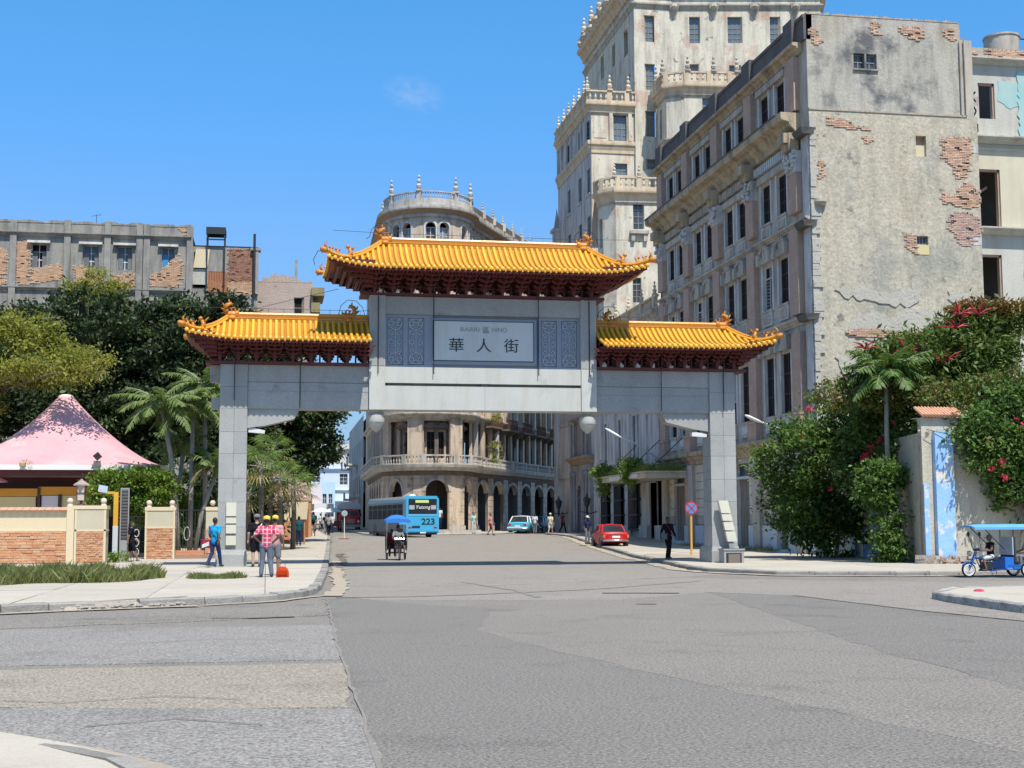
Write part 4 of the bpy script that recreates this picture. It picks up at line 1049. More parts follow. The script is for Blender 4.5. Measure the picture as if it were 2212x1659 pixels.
MB().lathe([(.02, 0), (.22, .02), (.32, .2), (.3, .34)], 12, (.45, -.12, 17.0)).build('broken_basin', M_GREY, rb)
M_WING = mat('peeling_pale_wing', (0.53, 0.52, 0.46), .95, (0.44, 0.42, 0.36), .5, .3, bump=.5, bscale=6, fine=.15, streak=.4, streakcol=(.25, .22, .17), patches=(((.36, .33, .29), .6, .9, .04),))
M_TEAL = mat('turquoise_paint', (0.21, 0.46, 0.45), .9, (0.42, 0.52, 0.48), .9, .3, streak=.3, streakcol=(.5, .5, .45))
M_YCR = mat('pale_cream_paint', (0.6, 0.56, 0.41), .9, (0.5, 0.46, 0.35), .7, .3, streak=.3, streakcol=(.35, .28, .2))
rw = thing('ruined_building', 'roofless pale building with gaping doorways and a turquoise patch beside the blank wall', 'building', (34.5, 66, 0))
PW = Path([(0, 0), (9.5, 0)])
wh = [(2.55, 3.5, 23.0, 24.95), (2.15, 3.62, 17.1, 20.25), (2.1, 3.54, 13.2, 15.65), (6.2, 7.4, 17.1, 20.25), (6.2, 7.2, 23.0, 24.95), (6.2, 7.4, 12.6, 15.65)]
mb = MB(); wall(mb, PW, .0, 9.5, 21.9, 26.1, wh[:1] + wh[4:5], .5); mb.build('wall', M_WING, rw)
mb = MB(); wall(mb, PW, .0, 9.5, 16.8, 21.7, [wh[1], wh[3]], .5); mb.build('wall', M_YCR, rw)
mb = MB(); wall(mb, PW, .0, 9.5, -.2, 16.8, [wh[2], wh[5]], .5); mb.build('wall', M_WING, rw)
plate(rw, [(3.7, 25.1), (5.0, 25.1), (5.1, 23.9), (4.4, 23.6), (3.65, 24.0)], -.0, M_TEAL, .02); plate(rw, [(4.85, 25.7), (9.4, 25.8), (9.4, 21.95), (4.9, 21.95)], -.03, M_TEAL, .02)
mb = MB().box(0, .5, 21.7, 9.5, 8, 21.9).box(0, .5, 16.6, 9.5, 8, 16.8).box(0, .5, 12.2, 9.5, 8, 12.4).box(0, 3.2, 12.4, 9.5, 3.4, 26).box(0, .5, 6.8, 9.5, 8, 7); mb.build('interior', mat('gloomy_interior', (0.12, 0.1, 0.085), .95, (.2, .19, .17), 1, .3), rw)
corn(rw, PW, 25.95, 26.25, .45, M_WING); corn(rw, PW, 21.62, 21.98, .5, M_WING); corn(rw, PW, 16.7, 17.05, .55, M_WING); corn(rw, PW, 21.25, 21.4, .12, M_WING)
mb = MB()
for x, y, z in ((2.3, 0, 23), (3.55, 0, 23)): pass
for (a, b, c, d) in (wh[0], wh[1], wh[2]):
 mb = MB(); mb.box(a - .0, .1, c, a + .09, .22, d).box(b - .09, .1, c, b, .22, d).box(a, .1, d - .1, b, .22, d); mb.build('door_frame', M_BROWN, rw)
mb = MB()
mb.box(2.85, .9, 17.1, 2.95, 1.0, 19.8).hexa([(2.4, 1.2, 18.8), (3.3, .8, 19.4), (3.3, .9, 19.4), (2.4, 1.3, 18.8), (2.4, 1.2, 18.95), (3.3, .8, 19.55), (3.3, .9, 19.55), (2.4, 1.3, 18.95)])
mb.build('door_frame', M_BROWN, rw)
MB().box(0, .02, 26.25, 9.5, .4, 26.9).build('parapet', M_CRUMB, rw)
brick_patch(rw, [(.8, 26.85), (2.2, 26.8), (2.6, 26.5), (1.6, 26.35), (.9, 26.5)], .015); brick_patch(rw, [(3.0, 26.8), (5.6, 26.8), (5.6, 26.4), (3.2, 26.4)], .015)
MB().box(-.5, .1, 22, .9, .5, 26).box(-.3, .02, 0, .25, .4, 22).build('side_pier', M_WING, rw)
mb = MB()
def stroke(mb, pts, w=.035, y=-.008):
 for (a, b) in zip(pts, pts[1:]):
  a = Vector(a); b = Vector(b); t = (b - a).normalized(); n = Vector((-t.y, t.x)) * w
  mb.add([(a.x + n.x, y, a.y + n.y), (a.x - n.x, y, a.y - n.y), (b.x - n.x, y, b.y - n.y), (b.x + n.x, y, b.y + n.y)], [(0, 1, 2, 3), (3, 2, 1, 0)])
sg = MB()
for g in (((1.95, 24.45), (2.4, 23.9)), ((2.4, 24.45), (1.95, 23.9)), ((2.17, 23.8), (2.4, 23.4), (2.2, 23.0), (1.98, 23.4), (2.17, 23.8)), ((2.0, 22.8), (2.1, 22.3)), ((2.12, 22.8), (2.2, 22.3)), ((2.45, 22.7), (2.45, 22.25)), ((5.2, 16.0), (4.9, 15.4), (4.8, 14.6), (4.85, 13.6))): sg = MB(); stroke(sg, g, .04); sg.build('graffiti', M_INK, rw)
tk = thing('water_tank', 'round grey concrete water tank on the roof above the turquoise painted wall', 'tank', (39.7, 68, 27.0))
MB().lathe([(.95, 0), (.95, 1.15), (1.0, 1.2), (1.0, 1.3), (.9, 1.32)], 20).build('tank_body', M_GREY, tk, smooth=rad(40))
MB().tube([(1.0, 0, 1.3), (1.9, .2, 1.35), (2.2, .2, .3)], .04, 6).build('pipe', M_BLK, tk)
tw = thing('tower_building', 'tall pale stone tower with setbacks, ochre balustrades and rows of finials', 'building', (26, 108.6, 0))
oy = 108.6
def TB(pts): return Path([(x - 26, y - oy) for x, y in pts])
PL_ = TB([(26, 121.4), (26, 88.8)]); UL = lambda Y: 121.4 - Y
lh = []
for c in (103.85, 99.5, 95.35):
 for d in (-.62, .62): lh.append((UL(c) + d - .33, UL(c) + d + .33, 6.3, 9.38))
for c, w in ((103.9, 1.7), (99.8, 1.8), (95.5, 2.1)): lh.append((UL(c) - w / 2, UL(c) + w / 2, 1.3, 4.4))
lh.append((UL(112.2) - .85, UL(112.2) + .85, gz(112), 4.6)); lh.append((UL(91.2) - .9, UL(91.2) + .9, .5, 4.4))
for c in (118.5, 115.0, 110.8, 107, 103.6, 100, 96.3, 92.6):
 lh.append((UL(c) - .45, UL(c) + .45, 11.3, 14.6))
mb = MB(); wall(mb, PL_, 0, PL_.len, -.2, 16.1, lh, .1); wall(mb, PL_, 0, 13.2, 16.1, 36.0, [(UL(Y) - .62, UL(Y) + .62, za, zb) for Y in (109.3, 112.5, 116.8) for za, zb in ((32.9 + .4, 35.1), (28.85, 31.0), (25.0, 27.0), (20.8, 22.9), (17, 19))], .1)
mb.build('wall', M_LILAC, tw)
mb = MB().box(.5, -19.4, 9.6, 10, 12, 9.8).box(.5, -19.4, 15.6, 10, 12, 15.8).box(.5, -19.4, 4.8, 10, 12, 5.0).box(3.0, -19.4, 0, 3.2, 12, 15.6).box(.4, -19.8, -.2, 18, -19.5, 16).box(3.0, .4, 16, 3.2, 12.4, 35.9)
for z in (20, 24.2, 28.1, 32.0, 35.8): mb.box(.36, .3, z, 3.5, 12.6, z + .15)
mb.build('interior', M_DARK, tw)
MB().box(0.45, -19.5, 15.85, 18, 0, 16.05).build('roof', M_ROOF, tw)
for h in lh:
 w, hh = h[1] - h[0], h[3] - h[2]
 if w < .8 or h[2] > 11: window(tw, PL_, (h[0] + h[1]) / 2, h[2], w, hh, 'grid', .08, cols=1 if w < .8 else 2, rows=4)
for Y in (109.3, 112.5, 116.8):
 for za, zb in ((33.3, 35.1), (28.85, 31.0), (25.0, 27.0), (20.8, 22.9), (17, 19)):
  window(tw, PL_, UL(Y), za, 1.24, zb - za, 'tower', .08, cols=2, rows=4, pm=M_GLASS)
  mb = MB(); lbox(PL_, UL(Y) - .75, UL(Y) + .75, 0, .12, za - .15, za, mb); mb.build('sill', M_LILAC, tw)
corn(tw, PL_, 15.3, 16.1, .6, M_GREY, 12.8); corn(tw, PL_, 10.1, 10.5, .2, M_LILAC)
balustrade(tw, PL_, 13.2, PL_.len, 16.1, .95, M_TOWERO, .3, .2, .22, piers=[UL(Y) for Y in (107, 103.5, 100, 96.3, 92.7, 89.4)])
mb = MB()
for Y in (107, 103.5, 100, 96.3, 92.7, 89.4): finial(mb, -.2, Y - oy, 17.1, .8)
o = mb.build('finials', M_TOWERO, tw); o['kind'] = 'stuff'
M_IRON = mat('black_iron_grille', (0.018, 0.019, 0.022), .6, (0.04, 0.04, 0.045), 6, .3)
for c, w in ((103.9, 1.7), (99.8, 1.8), (95.5, 2.1)):
 gr_ = MB(); u = UL(c)
 n = 11
 for k in range(n + 1): lbox(PL_, u - w / 2 - .1 + (w + .2) * k / n - .02, u - w / 2 - .1 + (w + .2) * k / n + .02, .3, .34, 1.2, 4.5, gr_)
 for z in (1.15, 2.2, 3.3, 4.4): lbox(PL_, u - w / 2 - .18, u + w / 2 + .18, .0, .36, z, z + .1, gr_)
 for k in range(4): lbox(PL_, u - w / 2 - .3 + .1 * k, u + w / 2 + .3 - .1 * k, .0, .42 - .05 * k, 4.5 + .13 * k, 4.63 + .13 * k, gr_)
 mb = gr_; q = PL_.at(u, .2)
 mb.lathe([(.5, 0), (.3, .3), (.18, .6), (.1, .8), (.02, 1.5)], 6, (q.x, q.y, 5.0))
 for d in (-.6, .6): qq = PL_.at(u + d, .2); mb.lathe([(.06, 0), (.01, .9)], 4, (qq.x, qq.y, 4.95))
 mb.build('window_grille', M_IRON, tw)
 mb = MB(); lbox(PL_, u - w / 2, u + w / 2, -.42, -.36, 1.3, 4.4, mb); mb.build('pane', M_GLASS, tw)
for Ya, Yb in ((92.3, 94.2), (96.8, 98.6), (101.0, 102.8), (105.2, 107.4), (89.0, 90.2), (116.6, 121.3)):
 mb = MB(); lbox(PL_, UL(Yb), UL(Ya), 0, .14, 5.6, 10.1, mb); mb.build('pilaster', M_LILAC, tw)
 mb = MB(); lbox(PL_, UL(Yb) - .1, UL(Ya) + .1, 0, .2, -.2, 1.5, mb); mb.build('plinth', M_LILAC, tw)
u = UL(112.2)
M_PORT = mat('carved_pinkish_stone', (0.40, 0.355, 0.325), .9, (0.28, 0.24, 0.22), 2.2, .3, bump=.9, bscale=12, fine=.2, streak=.5, streakcol=(.14, .1, .08))
mb = MB(); lbox(PL_, u - 3.6, u - 1.1, 0, .3, -.1, 6.5, mb); lbox(PL_, u + 1.1, u + 3.6, 0, .3, -.1, 6.5, mb); lbox(PL_, u - 1.1, u + 1.1, 0, .25, 4.9, 6.5, mb); mb.build('portal', M_PORT, tw)
for k in range(3):
 mb = MB()
 for s_ in range(9):
  a0 = math.pi * s_ / 8; uu = u - (1.0 + .16 * k) * math.cos(a0); zz = 3.7 + (1.25 + .2 * k) * math.sin(a0)
  q = PL_.at(uu, .32 - .07 * k); mb.sphere((q.x, q.y, zz), .15, 6)
 for s_ in (-1, 1): q = PL_.at(u + s_ * (1.0 + .16 * k), .32 - .07 * k); mb.tube([(q.x, q.y, .8), (q.x, q.y, 3.8)], .1, 6)
 mb.build('arch_moulding', M_PORT, tw, smooth=True)
mb = MB(); lbox(PL_, u - .8, u + .8, -.4, -.34, .7, 4.6, mb); mb.build('door', mat('dark_wood_door', (.06, .03, .022), .7), tw)
corn(tw, PL_, 6.5, 7.2, .7, mat('rusty_cornice', (0.42, 0.31, 0.22), .9, (0.25, .17, .11), 2, .3, bump=.6, bscale=10), u - 3.9, u + 3.9, 'portal_cornice')
mb = MB()
for s_ in (-1, 1):
 for k in range(2):
  q = PL_.at(u + s_ * (1.7 + k * 1.1), .4); mb.lathe([(.2, .2), (.14, .6), (.16, 3), (.12, 4.6), (.22, 4.9)], 8, (q.x, q.y, 1.0)); mb.lathe([(.14, 0), (.11, 2.6), (.2, 2.9)], 8, (q.x, q.y, 7.2))
  for j in range(6): mb.sphere((q.x - .05, q.y, 4.5 + .28 * j), .14, 5)
lbox(PL_, u - 2.9, u + 2.9, 0, .16, 7.2, 10.1, mb)
mb.build('portal_columns', M_PORT, tw, smooth=rad(30))
corn(tw, PL_, 10.1, 10.5, .55, M_PORT, u - 3.1, u + 3.1, 'portal_cornice')
for Y in (107.6, 118.4):
 la = thing('wall_lantern', 'black iron lantern bracketed %s the carved stone portal' % ('right of' if Y < 110 else 'left of'), 'lantern', (25.2, Y, 0), group='lanterns beside the portal')
 MB().lathe([(.05, 2.3), (.12, 2.6), (.1, 2.9), (.2, 3.1), (.3, 3.5), (.32, 3.6), (.1, 3.8), (.02, 4.1)], 8).build('lamp_head', M_IRON, la)
 MB().tube([(.8, 0, 2.6), (.3, 0, 2.45), (0, 0, 2.5)], .05, 6).tube([(0, 0, 2.5), (-.5, 0, 2.6)], .04, 5).lathe([(.02, 2.6), (.16, 2.6), (.02, 2.62)], 6, (-.55, 0, 0)).build('bracket', M_IRON, la)
PA = TB([(26, 108.6), (29.8, 108.6)])
ah = [(2.0, 3.15, 33.3, 35.55), (2.0, 3.15, 30.4, 31.4), (2.0, 3.1, 26.5, 28.6), (2.0, 3.1, 22.4, 24.4)]
mb = MB(); wall(mb, PA, 0, 3.85, 15.9, 36.2, ah, .3); mb.build('wall', M_TOWER, tw)
for h in ah: window(tw, PA, (h[0] + h[1]) / 2, h[2], h[1] - h[0], h[3] - h[2], 'tower', .24, cols=3, rows=4 if h[3] - h[2] > 1.2 else 2, pm=M_GLASSB)
mb = MB(); lbox(PA, .3, 1.35, 0, .04, 33.5, 35.3, mb); lbox(PA, .3, 1.3, 0, .04, 26, 31.5, mb); lbox(PA, 1.62, 1.9, 0, .18, 33.3, 35.6, mb); lbox(PA, 3.25, 3.55, 0, .18, 33.3, 35.6, mb); mb.build('panel', M_TOWER, tw)
PAs = TB([(26, 121.4), (26, 108.6), (29.85, 108.6)])
for z0, z1, o_, m_ in ((35.65, 36.5, .4, M_TOWERO), (32.2, 33.2, .28, M_TOWERO)): corn(tw, PAs, z0, z1, o_, m_)
corn(tw, PAs, 35.5, 35.7, .15, M_GREY)
balustrade(tw, PAs, 0, PAs.len, 36.5, .95, M_TOWERO, .42, .25, .2, piers=[1, 3.2, 5.4, 7.6, 9.8, 12, 12.8 + 1.6, 12.8 + 3.1])
for Y in (119.8, 117.6, 115.6, 113.5, 111.5, 109.5, 107.9 + .5):
 mb = MB(); finial(mb, -.25, Y - oy, 37.45, .95); mb.build('finial', M_TOWER, tw)
for X in (27.65, 29.25): mb = MB(); finial(mb, X - 26, -.25, 37.45, 1.15); mb.build('finial', M_TOWERO, tw)
mb = MB()
for Y in (109.9, 111.6, 113.6, 115.6, 117.4, 119.4, 121): mb = MB(); lbox(PL_, UL(Y) - .18, UL(Y) + .18, 0, .16, 33.3, 35.5, mb); mb.build('pilaster', M_LILAC, tw)
MB().box(.3, .3, 36.2, 4, 12.5, 36.4).build('roof', M_ROOF, tw)
MB().box(-.4, 12.5, 0, .3, 13.6, 28.5).box(-.6, 12.4, 28.2, .3, 13.7, 28.5).lathe([(.3, 28.5), (.2, 29.2), (.02, 30.4)], 8, (-.1, 13, 0)).build('corner_turret', M_LILAC, tw)
PBk = TB([(29.8, 126.5), (29.8, 108.3), (33.2, 108.3), (45.5, 106.2), (47.5, 112)])
l0 = 18.2
def uB(Y): return 126.5 - Y
bhs = [(uB(111.0) - .6, uB(111.0) + .6, 41.5, 43.8), (uB(115.2) - .5, uB(115.2) + .5, 42.0, 44.0), (uB(119.4) - .55, uB(119.4) + .55, 42.2, 44.4), (uB(110.2) - .5, uB(110.2) + .5, 37.6, 39.6)]
fx = lambda X: l0 + 3.4 + (X - 33.2) * 1.0145 if X > 33.2 else l0 + X - 29.8
for X, w in ((31.1, .92), (35.0, .92), (38.35, 1.25), (41.7, .9)): bhs.append((fx(X) - w / 2, fx(X) + w / 2, 41.85, 44.15))
for z0, z1 in ((37.7, 39.95), (33.7, 35.9), (30.9, 31.8)): bhs.append((fx(31.1) - .46, fx(31.1) + .46, z0, z1))
bhs += [(fx(34.9) - .4, fx(34.9) + .4, 39.4, 40.05), (fx(38.3) - .5, fx(38.3) + .5, 39.3, 39.95)]
mb = MB(); wall(mb, PBk, 0, PBk.len, 15.9, 46.0, bhs, .32); mb.build('wall', M_TOWER, tw)
for h in bhs: window(tw, PBk, (h[0] + h[1]) / 2, h[2], h[1] - h[0], h[3] - h[2], 'tower', .26, cols=3 if h[1] - h[0] > 1.1 else 2, rows=5 if h[3] - h[2] > 1.5 else 2, pm=M_GLASSB)
corn(tw, PBk, 44.75, 45.2, .25, M_GREY); corn(tw, PBk, 46.0, 47.2, .75, M_TOWERO)
MB().box(4.2, .5, 46.0, 19, 17, 46.3).build('roof', M_ROOF, tw)
balustrade(tw, PBk, 0, PBk.len, 47.2, 1.1, M_TOWERO, .5, .5, .25, piers=[2, 5, 8, 11, 14, 17, 20, 24, 28, 32])
mb = MB()
for u_ in (2, 5, 8, 11, 14, 17): q = PBk.at(u_, .5); finial(mb, q.x, q.y, 48.3, 1.3)
for k in range(8): q = PBk.at(1.5 + 2.1 * k, .7); mb.sphere((q.x, q.y, 47.4), .4, 8)
o = mb.build('finials', M_TOWERO, tw); o['kind'] = 'stuff'
for X in (33.3, 36.6, 40.0, 43.4):
 q = PBk.at(fx(X), .0, True); a = PBk.ang(fx(X)); T = Matrix.Translation((q.x, q.y, 0)) @ Matrix.Rotation(a, 4, 'Z')
 mb = MB(T); mb.add([(-.45, -.3, 45.2), (.45, -.3, 45.2), (.12, -.03, 43.9), (-.12, -.03, 43.9), (-.45, 0, 45.2), (.45, 0, 45.2), (.12, 0, 43.85), (-.12, 0, 43.85)], [(0, 3, 2, 1), (0, 1, 5, 4), (0, 4, 7, 3), (1, 2, 6, 5), (3, 7, 6, 2)])
 mb.sphere((0, -.3, 44.9), .3, 8); mb.build('corbel_bracket', M_GREY, tw)
PC = TB([(31.6, 108.1), (31.6, 105.3), (32.9, 104.5), (38.4, 104.0), (38.6, 107.3)])
lc = [0]; 
ch = [(4.33 + 1.45, 4.33 + 2.5, 33.4, 36.0), (.9, 1.5, 33.1, 35.6), (4.33 + 4.0, 4.33 + 4.9, 33.4, 36.0)]
mb = MB(); wall(mb, PC, 0, PC.len, 15.9, 37.0, ch, .25); mb.build('bay_wall', M_TOWER, tw)
for h in ch: window(tw, PC, (h[0] + h[1]) / 2, h[2], h[1] - h[0], h[3] - h[2], 'tower', .2, cols=2, rows=4, pm=M_GLASSB)
corn(tw, PC, 36.2, 37.1, .45, M_TOWERO); corn(tw, PC, 36.05, 36.22, .15, M_GREY); corn(tw, PC, 32.3, 32.7, .2, M_GREY)
balustrade(tw, PC, 0, PC.len - .3, 37.1, .95, M_TOWERO, .42, .3, .2, piers=[1.2, 2.9, 4.4, 6.3, 8, 9.6])
for u_ in (.9, 2.7, 4.6, 6.6, 8.4): q = PC.at(u_, .3); mb = MB(); finial(mb, q.x, q.y, 38.05, 1.1); mb.build('finial', M_GREY, tw)
PD = TB([(26.05, 106.4), (26.2, 105.3), (27.0, 104.3), (31.5, 104.0), (31.6, 106.5)])
d0 = PD.L[2]
dh = [(d0 + 1.4, d0 + 2.3, 24.9, 27.0), (.35, .9, 23.6, 26.0), (d0 + 1.3, d0 + 2.0, 19.0, 21.0)]
mb = MB(); wall(mb, PD, 0, PD.len, 15.9, 28.0, dh, .25); mb.build('bay_wall', M_TOWER, tw)
for h in dh: window(tw, PD, (h[0] + h[1]) / 2, h[2], h[1] - h[0], h[3] - h[2], 'tower', .2, cols=2, rows=4, pm=M_GLASS)
corn(tw, PD, 27.1, 28.1, .5, M_TOWERO); corn(tw, PD, 26.9, 27.1, .14, M_GREY)
balustrade(tw, PD, 0, PD.len - .3, 28.1, .95, M_TOWERO, .42, .3, .2, piers=[.3, 1.3, 2.5, 4.2, 5.9])
for u_ in (2.4, 4.2, 6.0): q = PD.at(u_, .3); mb = MB(); finial(mb, q.x, q.y, 29.0, .9); mb.build('finial', M_TOWER, tw)
mb = MB(); lbox(PD, d0 + 1.1, d0 + 2.6, 0, .35, 24.5, 24.75, mb); lbox(PD, d0 + 1.2, d0 + 1.5, 0, .25, 23.9, 24.5, mb); lbox(PD, d0 + 2.2, d0 + 2.5, 0, .25, 23.9, 24.5, mb); mb.build('window_ledge', M_GREY, tw)
MB().box(.3, -2, 27.9, 5.4, 0, 28.05).box(5.8, -3.4, 36.9, 12.4, 0, 37.05).build('roof', M_ROOF, tw)
cn = thing('entrance_canopy', 'flat cream street canopy overgrown with weeds beside the black window grilles', 'canopy', (26, 90, 0))
M_CAN = mat('cream_canopy', (0.58, 0.53, 0.37), .85, (0.45, 0.4, 0.3), 1.2, .3, streak=.4, streakcol=(.2, .15, .1))
MB().box(-2.9, -7.4, 4.45, -.2, 5.2, 4.78).box(-3.0, -7.5, 4.78, -.2, 5.3, 4.88).build('canopy_slab', M_CAN, cn)
MB().box(-3.02, -5.8, 4.50, -2.905, 1.5, 4.76).build('sign_board', mat('cream_board', (0.66, .62, .5), .8), cn)
for y in (-6.9, -1, 4.7): MB().tube([(-2.6, y, 4.9), (-.1, y, 7.2)], .03, 5).build('tie_rod', M_BLK, cn)
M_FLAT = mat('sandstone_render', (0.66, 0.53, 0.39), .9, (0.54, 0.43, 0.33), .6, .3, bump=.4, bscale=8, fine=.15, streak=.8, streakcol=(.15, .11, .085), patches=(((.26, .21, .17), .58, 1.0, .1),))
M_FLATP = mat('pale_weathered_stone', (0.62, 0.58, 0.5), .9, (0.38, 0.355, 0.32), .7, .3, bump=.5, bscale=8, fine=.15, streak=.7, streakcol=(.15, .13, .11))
M_FDARK = mat('soot_and_shade_stone', (0.10, 0.082, 0.07), .95, (0.24, 0.19, 0.155), 1.6, .35, bump=.5, bscale=8, fine=.2)  # soot, plus shade of the flank and under the balcony painted into the colour
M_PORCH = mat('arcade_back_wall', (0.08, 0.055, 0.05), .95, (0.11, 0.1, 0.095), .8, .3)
fb = thing('corner_building', 'rounded corner building with a curved balcony, arcade and roof balustrade', 'building', (13.8, 116, 0))
ox, oyf = 13.8, 116
pts = [(10.7 - ox, 152 - oyf), (9.9 - ox, 119.6 - oyf)]
NSEG = 20
for i in range(1, NSEG):
 a = math.pi + math.pi * i / NSEG
 pts.append((13.8 - ox + 3.9 * math.cos(a), 119.6 - oyf + 4.6 * math.sin(a)))
pts += [(17.75 - ox, 119.4 - oyf), (30.2 - ox, 142.8 - oyf)]
PFb = Path(pts)
nose0, nose1 = PFb.L[1], PFb.L[-2]
def u_of_x(X):
 best = None; x = X - ox
 for i in range(400):
  u = nose0 + (nose1 - nose0) * i / 399; d = abs(PFb.at(u).x - x)
  if best is None or d < best[0]: best = (d, u)
 return best[1]
def arch_fill(mb, P, uc, w, zs, ztop, mi=0, n=10, depth=.4):
 r = w / 2
 for k in range(n):
  a0 = math.pi * k / n; a1 = math.pi * (k + 1) / n
  ua, za = uc - r * math.cos(a0), zs + (ztop - zs) * math.sin(a0) * .999; ub, zb = uc - r * math.cos(a1), zs + (ztop - zs) * math.sin(a1) * .999
  p, q = P.at(ua), P.at(ub); p2, q2 = P.at(ua, -depth), P.at(ub, -depth)
  mb.add([(p.x, p.y, za), (q.x, q.y, zb), (q.x, q.y, ztop), (p.x, p.y, ztop)], [(0, 1, 2, 3)], mi)
  mb.add([(p.x, p.y, za), (q.x, q.y, zb), (q2.x, q2.y, zb), (p2.x, p2.y, za)], [(3, 2, 1, 0)], mi)
def arch_trim(P, uc, w, zs, h, m, parent, t=.18, out=.1, name='arch_moulding'):
 mb = MB(); n = 12
 for k in range(n):
  a0 = math.pi * k / n; a1 = math.pi * (k + 1) / n; v = []
  for (r, zr) in ((w / 2, h), (w / 2 + t, h + t)):
   for a in (a0, a1):
    for o_ in (0, out): q = P.at(uc - r * math.cos(a), o_); v.append((q.x, q.y, zs + zr * math.sin(a)))
  mb.add(v, [(1, 3, 7, 5), (0, 1, 3, 2), (4, 6, 7, 5)])
 return mb.build(name, m, parent)
arches = [(u_of_x(10.75), 1.6, 1.0), (u_of_x(14.12), 2.02, 1.0), (u_of_x(17.0), 1.7, .95)]
for k in range(6): arches.append((nose1 + 2.6 + 4.3 * k, 3.0, .9))
for k in range(5): arches.append((nose0 - 3.2 - 4.3 * k, 3.0, .9))
hol = [(u - w / 2, u + w / 2, zb, 5.35) for u, w, zb in arches]
f1 = []; top = []
for X, w in ((11.2, .8), (13.55, .85), (14.7, .85), (16.7, .9)): f1.append((u_of_x(X), w))
for X in (10.75, 11.55, 13.5, 14.65, 16.55, 17.3): top.append(u_of_x(X))
for k in range(13): f1.append((nose1 + 1.3 + 1.95 * k, 1.35)); top.append(nose1 + 1.4 + 1.95 * k)
for k in range(10): f1.append((nose0 - 1.5 - 2.2 * k, .95)); top.append(nose0 - 1.5 - 2.2 * k)
for u, w in f1:
 for z0, z1 in ((7.2, 9.45), (11.2, 13.6), (15.6, 17.8), (19.4, 21.6)): hol.append((u - w / 2, u + w / 2, z0, z1))
for u in top: hol.append((u - .42, u + .42, 25.5, 27.35))
bays = [(u_of_x(10.2), u_of_x(11.75)), (u_of_x(12.95), u_of_x(15.25)), (u_of_x(16.2), u_of_x(17.5))] + [(nose1 + .6 + 1.95 * k, nose1 + 2.05 + 1.95 * k) for k in range(13)] + [(nose0 - 2.35 - 2.2 * k, nose0 - .65 - 2.2 * k) for k in range(10)]
log = [(a, b, 6.66, 10.35) for a, b in bays]
lo = [h for h in hol if h[2] < 6] + log; w1h = [h for h in hol if 7 < h[2] < 8]
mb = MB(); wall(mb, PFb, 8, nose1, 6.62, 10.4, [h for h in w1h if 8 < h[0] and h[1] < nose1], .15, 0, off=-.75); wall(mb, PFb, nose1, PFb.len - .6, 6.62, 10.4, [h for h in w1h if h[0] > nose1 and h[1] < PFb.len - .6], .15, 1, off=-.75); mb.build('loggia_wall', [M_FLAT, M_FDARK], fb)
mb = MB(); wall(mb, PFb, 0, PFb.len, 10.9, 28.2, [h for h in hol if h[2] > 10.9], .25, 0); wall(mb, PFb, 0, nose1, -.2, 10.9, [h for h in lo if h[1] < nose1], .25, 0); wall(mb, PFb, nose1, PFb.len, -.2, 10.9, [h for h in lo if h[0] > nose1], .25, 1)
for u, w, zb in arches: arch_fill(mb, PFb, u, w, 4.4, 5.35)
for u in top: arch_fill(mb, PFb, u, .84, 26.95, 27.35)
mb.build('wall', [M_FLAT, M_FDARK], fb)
Pin = Path([(PFb.at(u, -2.6).x, PFb.at(u, -2.6).y) for u in [0, nose0 - .5, u_of_x(12.2), u_of_x(14.2), u_of_x(16), nose1 + .5, PFb.len]])
dh_ = [(Pin.L[i] + .6, Pin.L[i] + 1.8, .9, 3.8) for i in (1, 2, 3, 4)]
mb = MB(); wall(mb, Pin, 0, Pin.len, -.2, 6.2, dh_, .3); mb.build('arcade_wall', M_PORCH, fb)
q0, q1 = PFb.at(PFb.len - .05, -.3), PFb.at(PFb.len - .05, -3); MB().hexa([(q0.x, q0.y, -.2), (q1.x, q1.y, -.2), (q1.x, q1.y + .3, -.2), (q0.x, q0.y + .3, -.2), (q0.x, q0.y, 6.1), (q1.x, q1.y, 6.1), (q1.x, q1.y + .3, 6.1), (q0.x, q0.y + .3, 6.1)]).build('arcade_end_wall', M_PORCH, fb)
Pin2 = Path([(PFb.at(u, -1.2).x, PFb.at(u, -1.2).y) for u in [0, nose0 - .5, u_of_x(12.2), u_of_x(14.2), u_of_x(16), nose1 + .5, PFb.len]])
mb = MB(); wall(mb, Pin2, 0, Pin2.len, 6.2, 28, (), .3); mb.build('interior', M_DARK, fb)
rim = [tuple(PFb.at(u, -.42)) for u in PFb.L]
for z in (6.1, 10.4, 14.6, 18.6, 22.6, 27.9):
 mb = MB(); mb.prism(rim, z, z + .2, 'z'); mb.build('floor_slab' if z < 27 else 'roof', M_DARK if z < 27 else M_ROOF, fb)
for u, w in f1:
 for z0, z1 in ((7.2, 9.45), (11.2, 13.6), (15.6, 17.8), (19.4, 21.6)):
  if z0 > 14 and not (nose0 < u < nose1): continue
  window(fb, PFb, u, z0, w, z1 - z0, 'grid', .12 if z0 < 8 else .2, -.75 if z0 < 8 else 0, fm=mat('dark_old_frame', (.07, .055, .05)), pm=M_DARK)
M_WBLUE = mat('bluish_arch_pane', (0.3, 0.35, 0.4), .3, (.12, .13, .15), 3, .2)
for i, u in enumerate(top):
 window(fb, PFb, u, 25.5, .84, 1.45, 'grid', .3, cols=2, rows=2, pm=M_WBLUE if i % 2 else M_GLASS, fm=M_SHUTW)
 arch_trim(PFb, u, .84, 26.95, .4, M_SHUTW, fb, .16, .09)
 for s_ in (-1, 1):
  mb = MB(); lbox(PFb, u + s_ * .5 - .07, u + s_ * .5 + .07, 0, .1, 25.3, 26.95, mb); mb.build('window_column', M_SHUTW, fb)
for u, w, zb in arches:
 arch_trim(PFb, u, w, 4.4, .95, M_FLATP, fb, .22, .08)
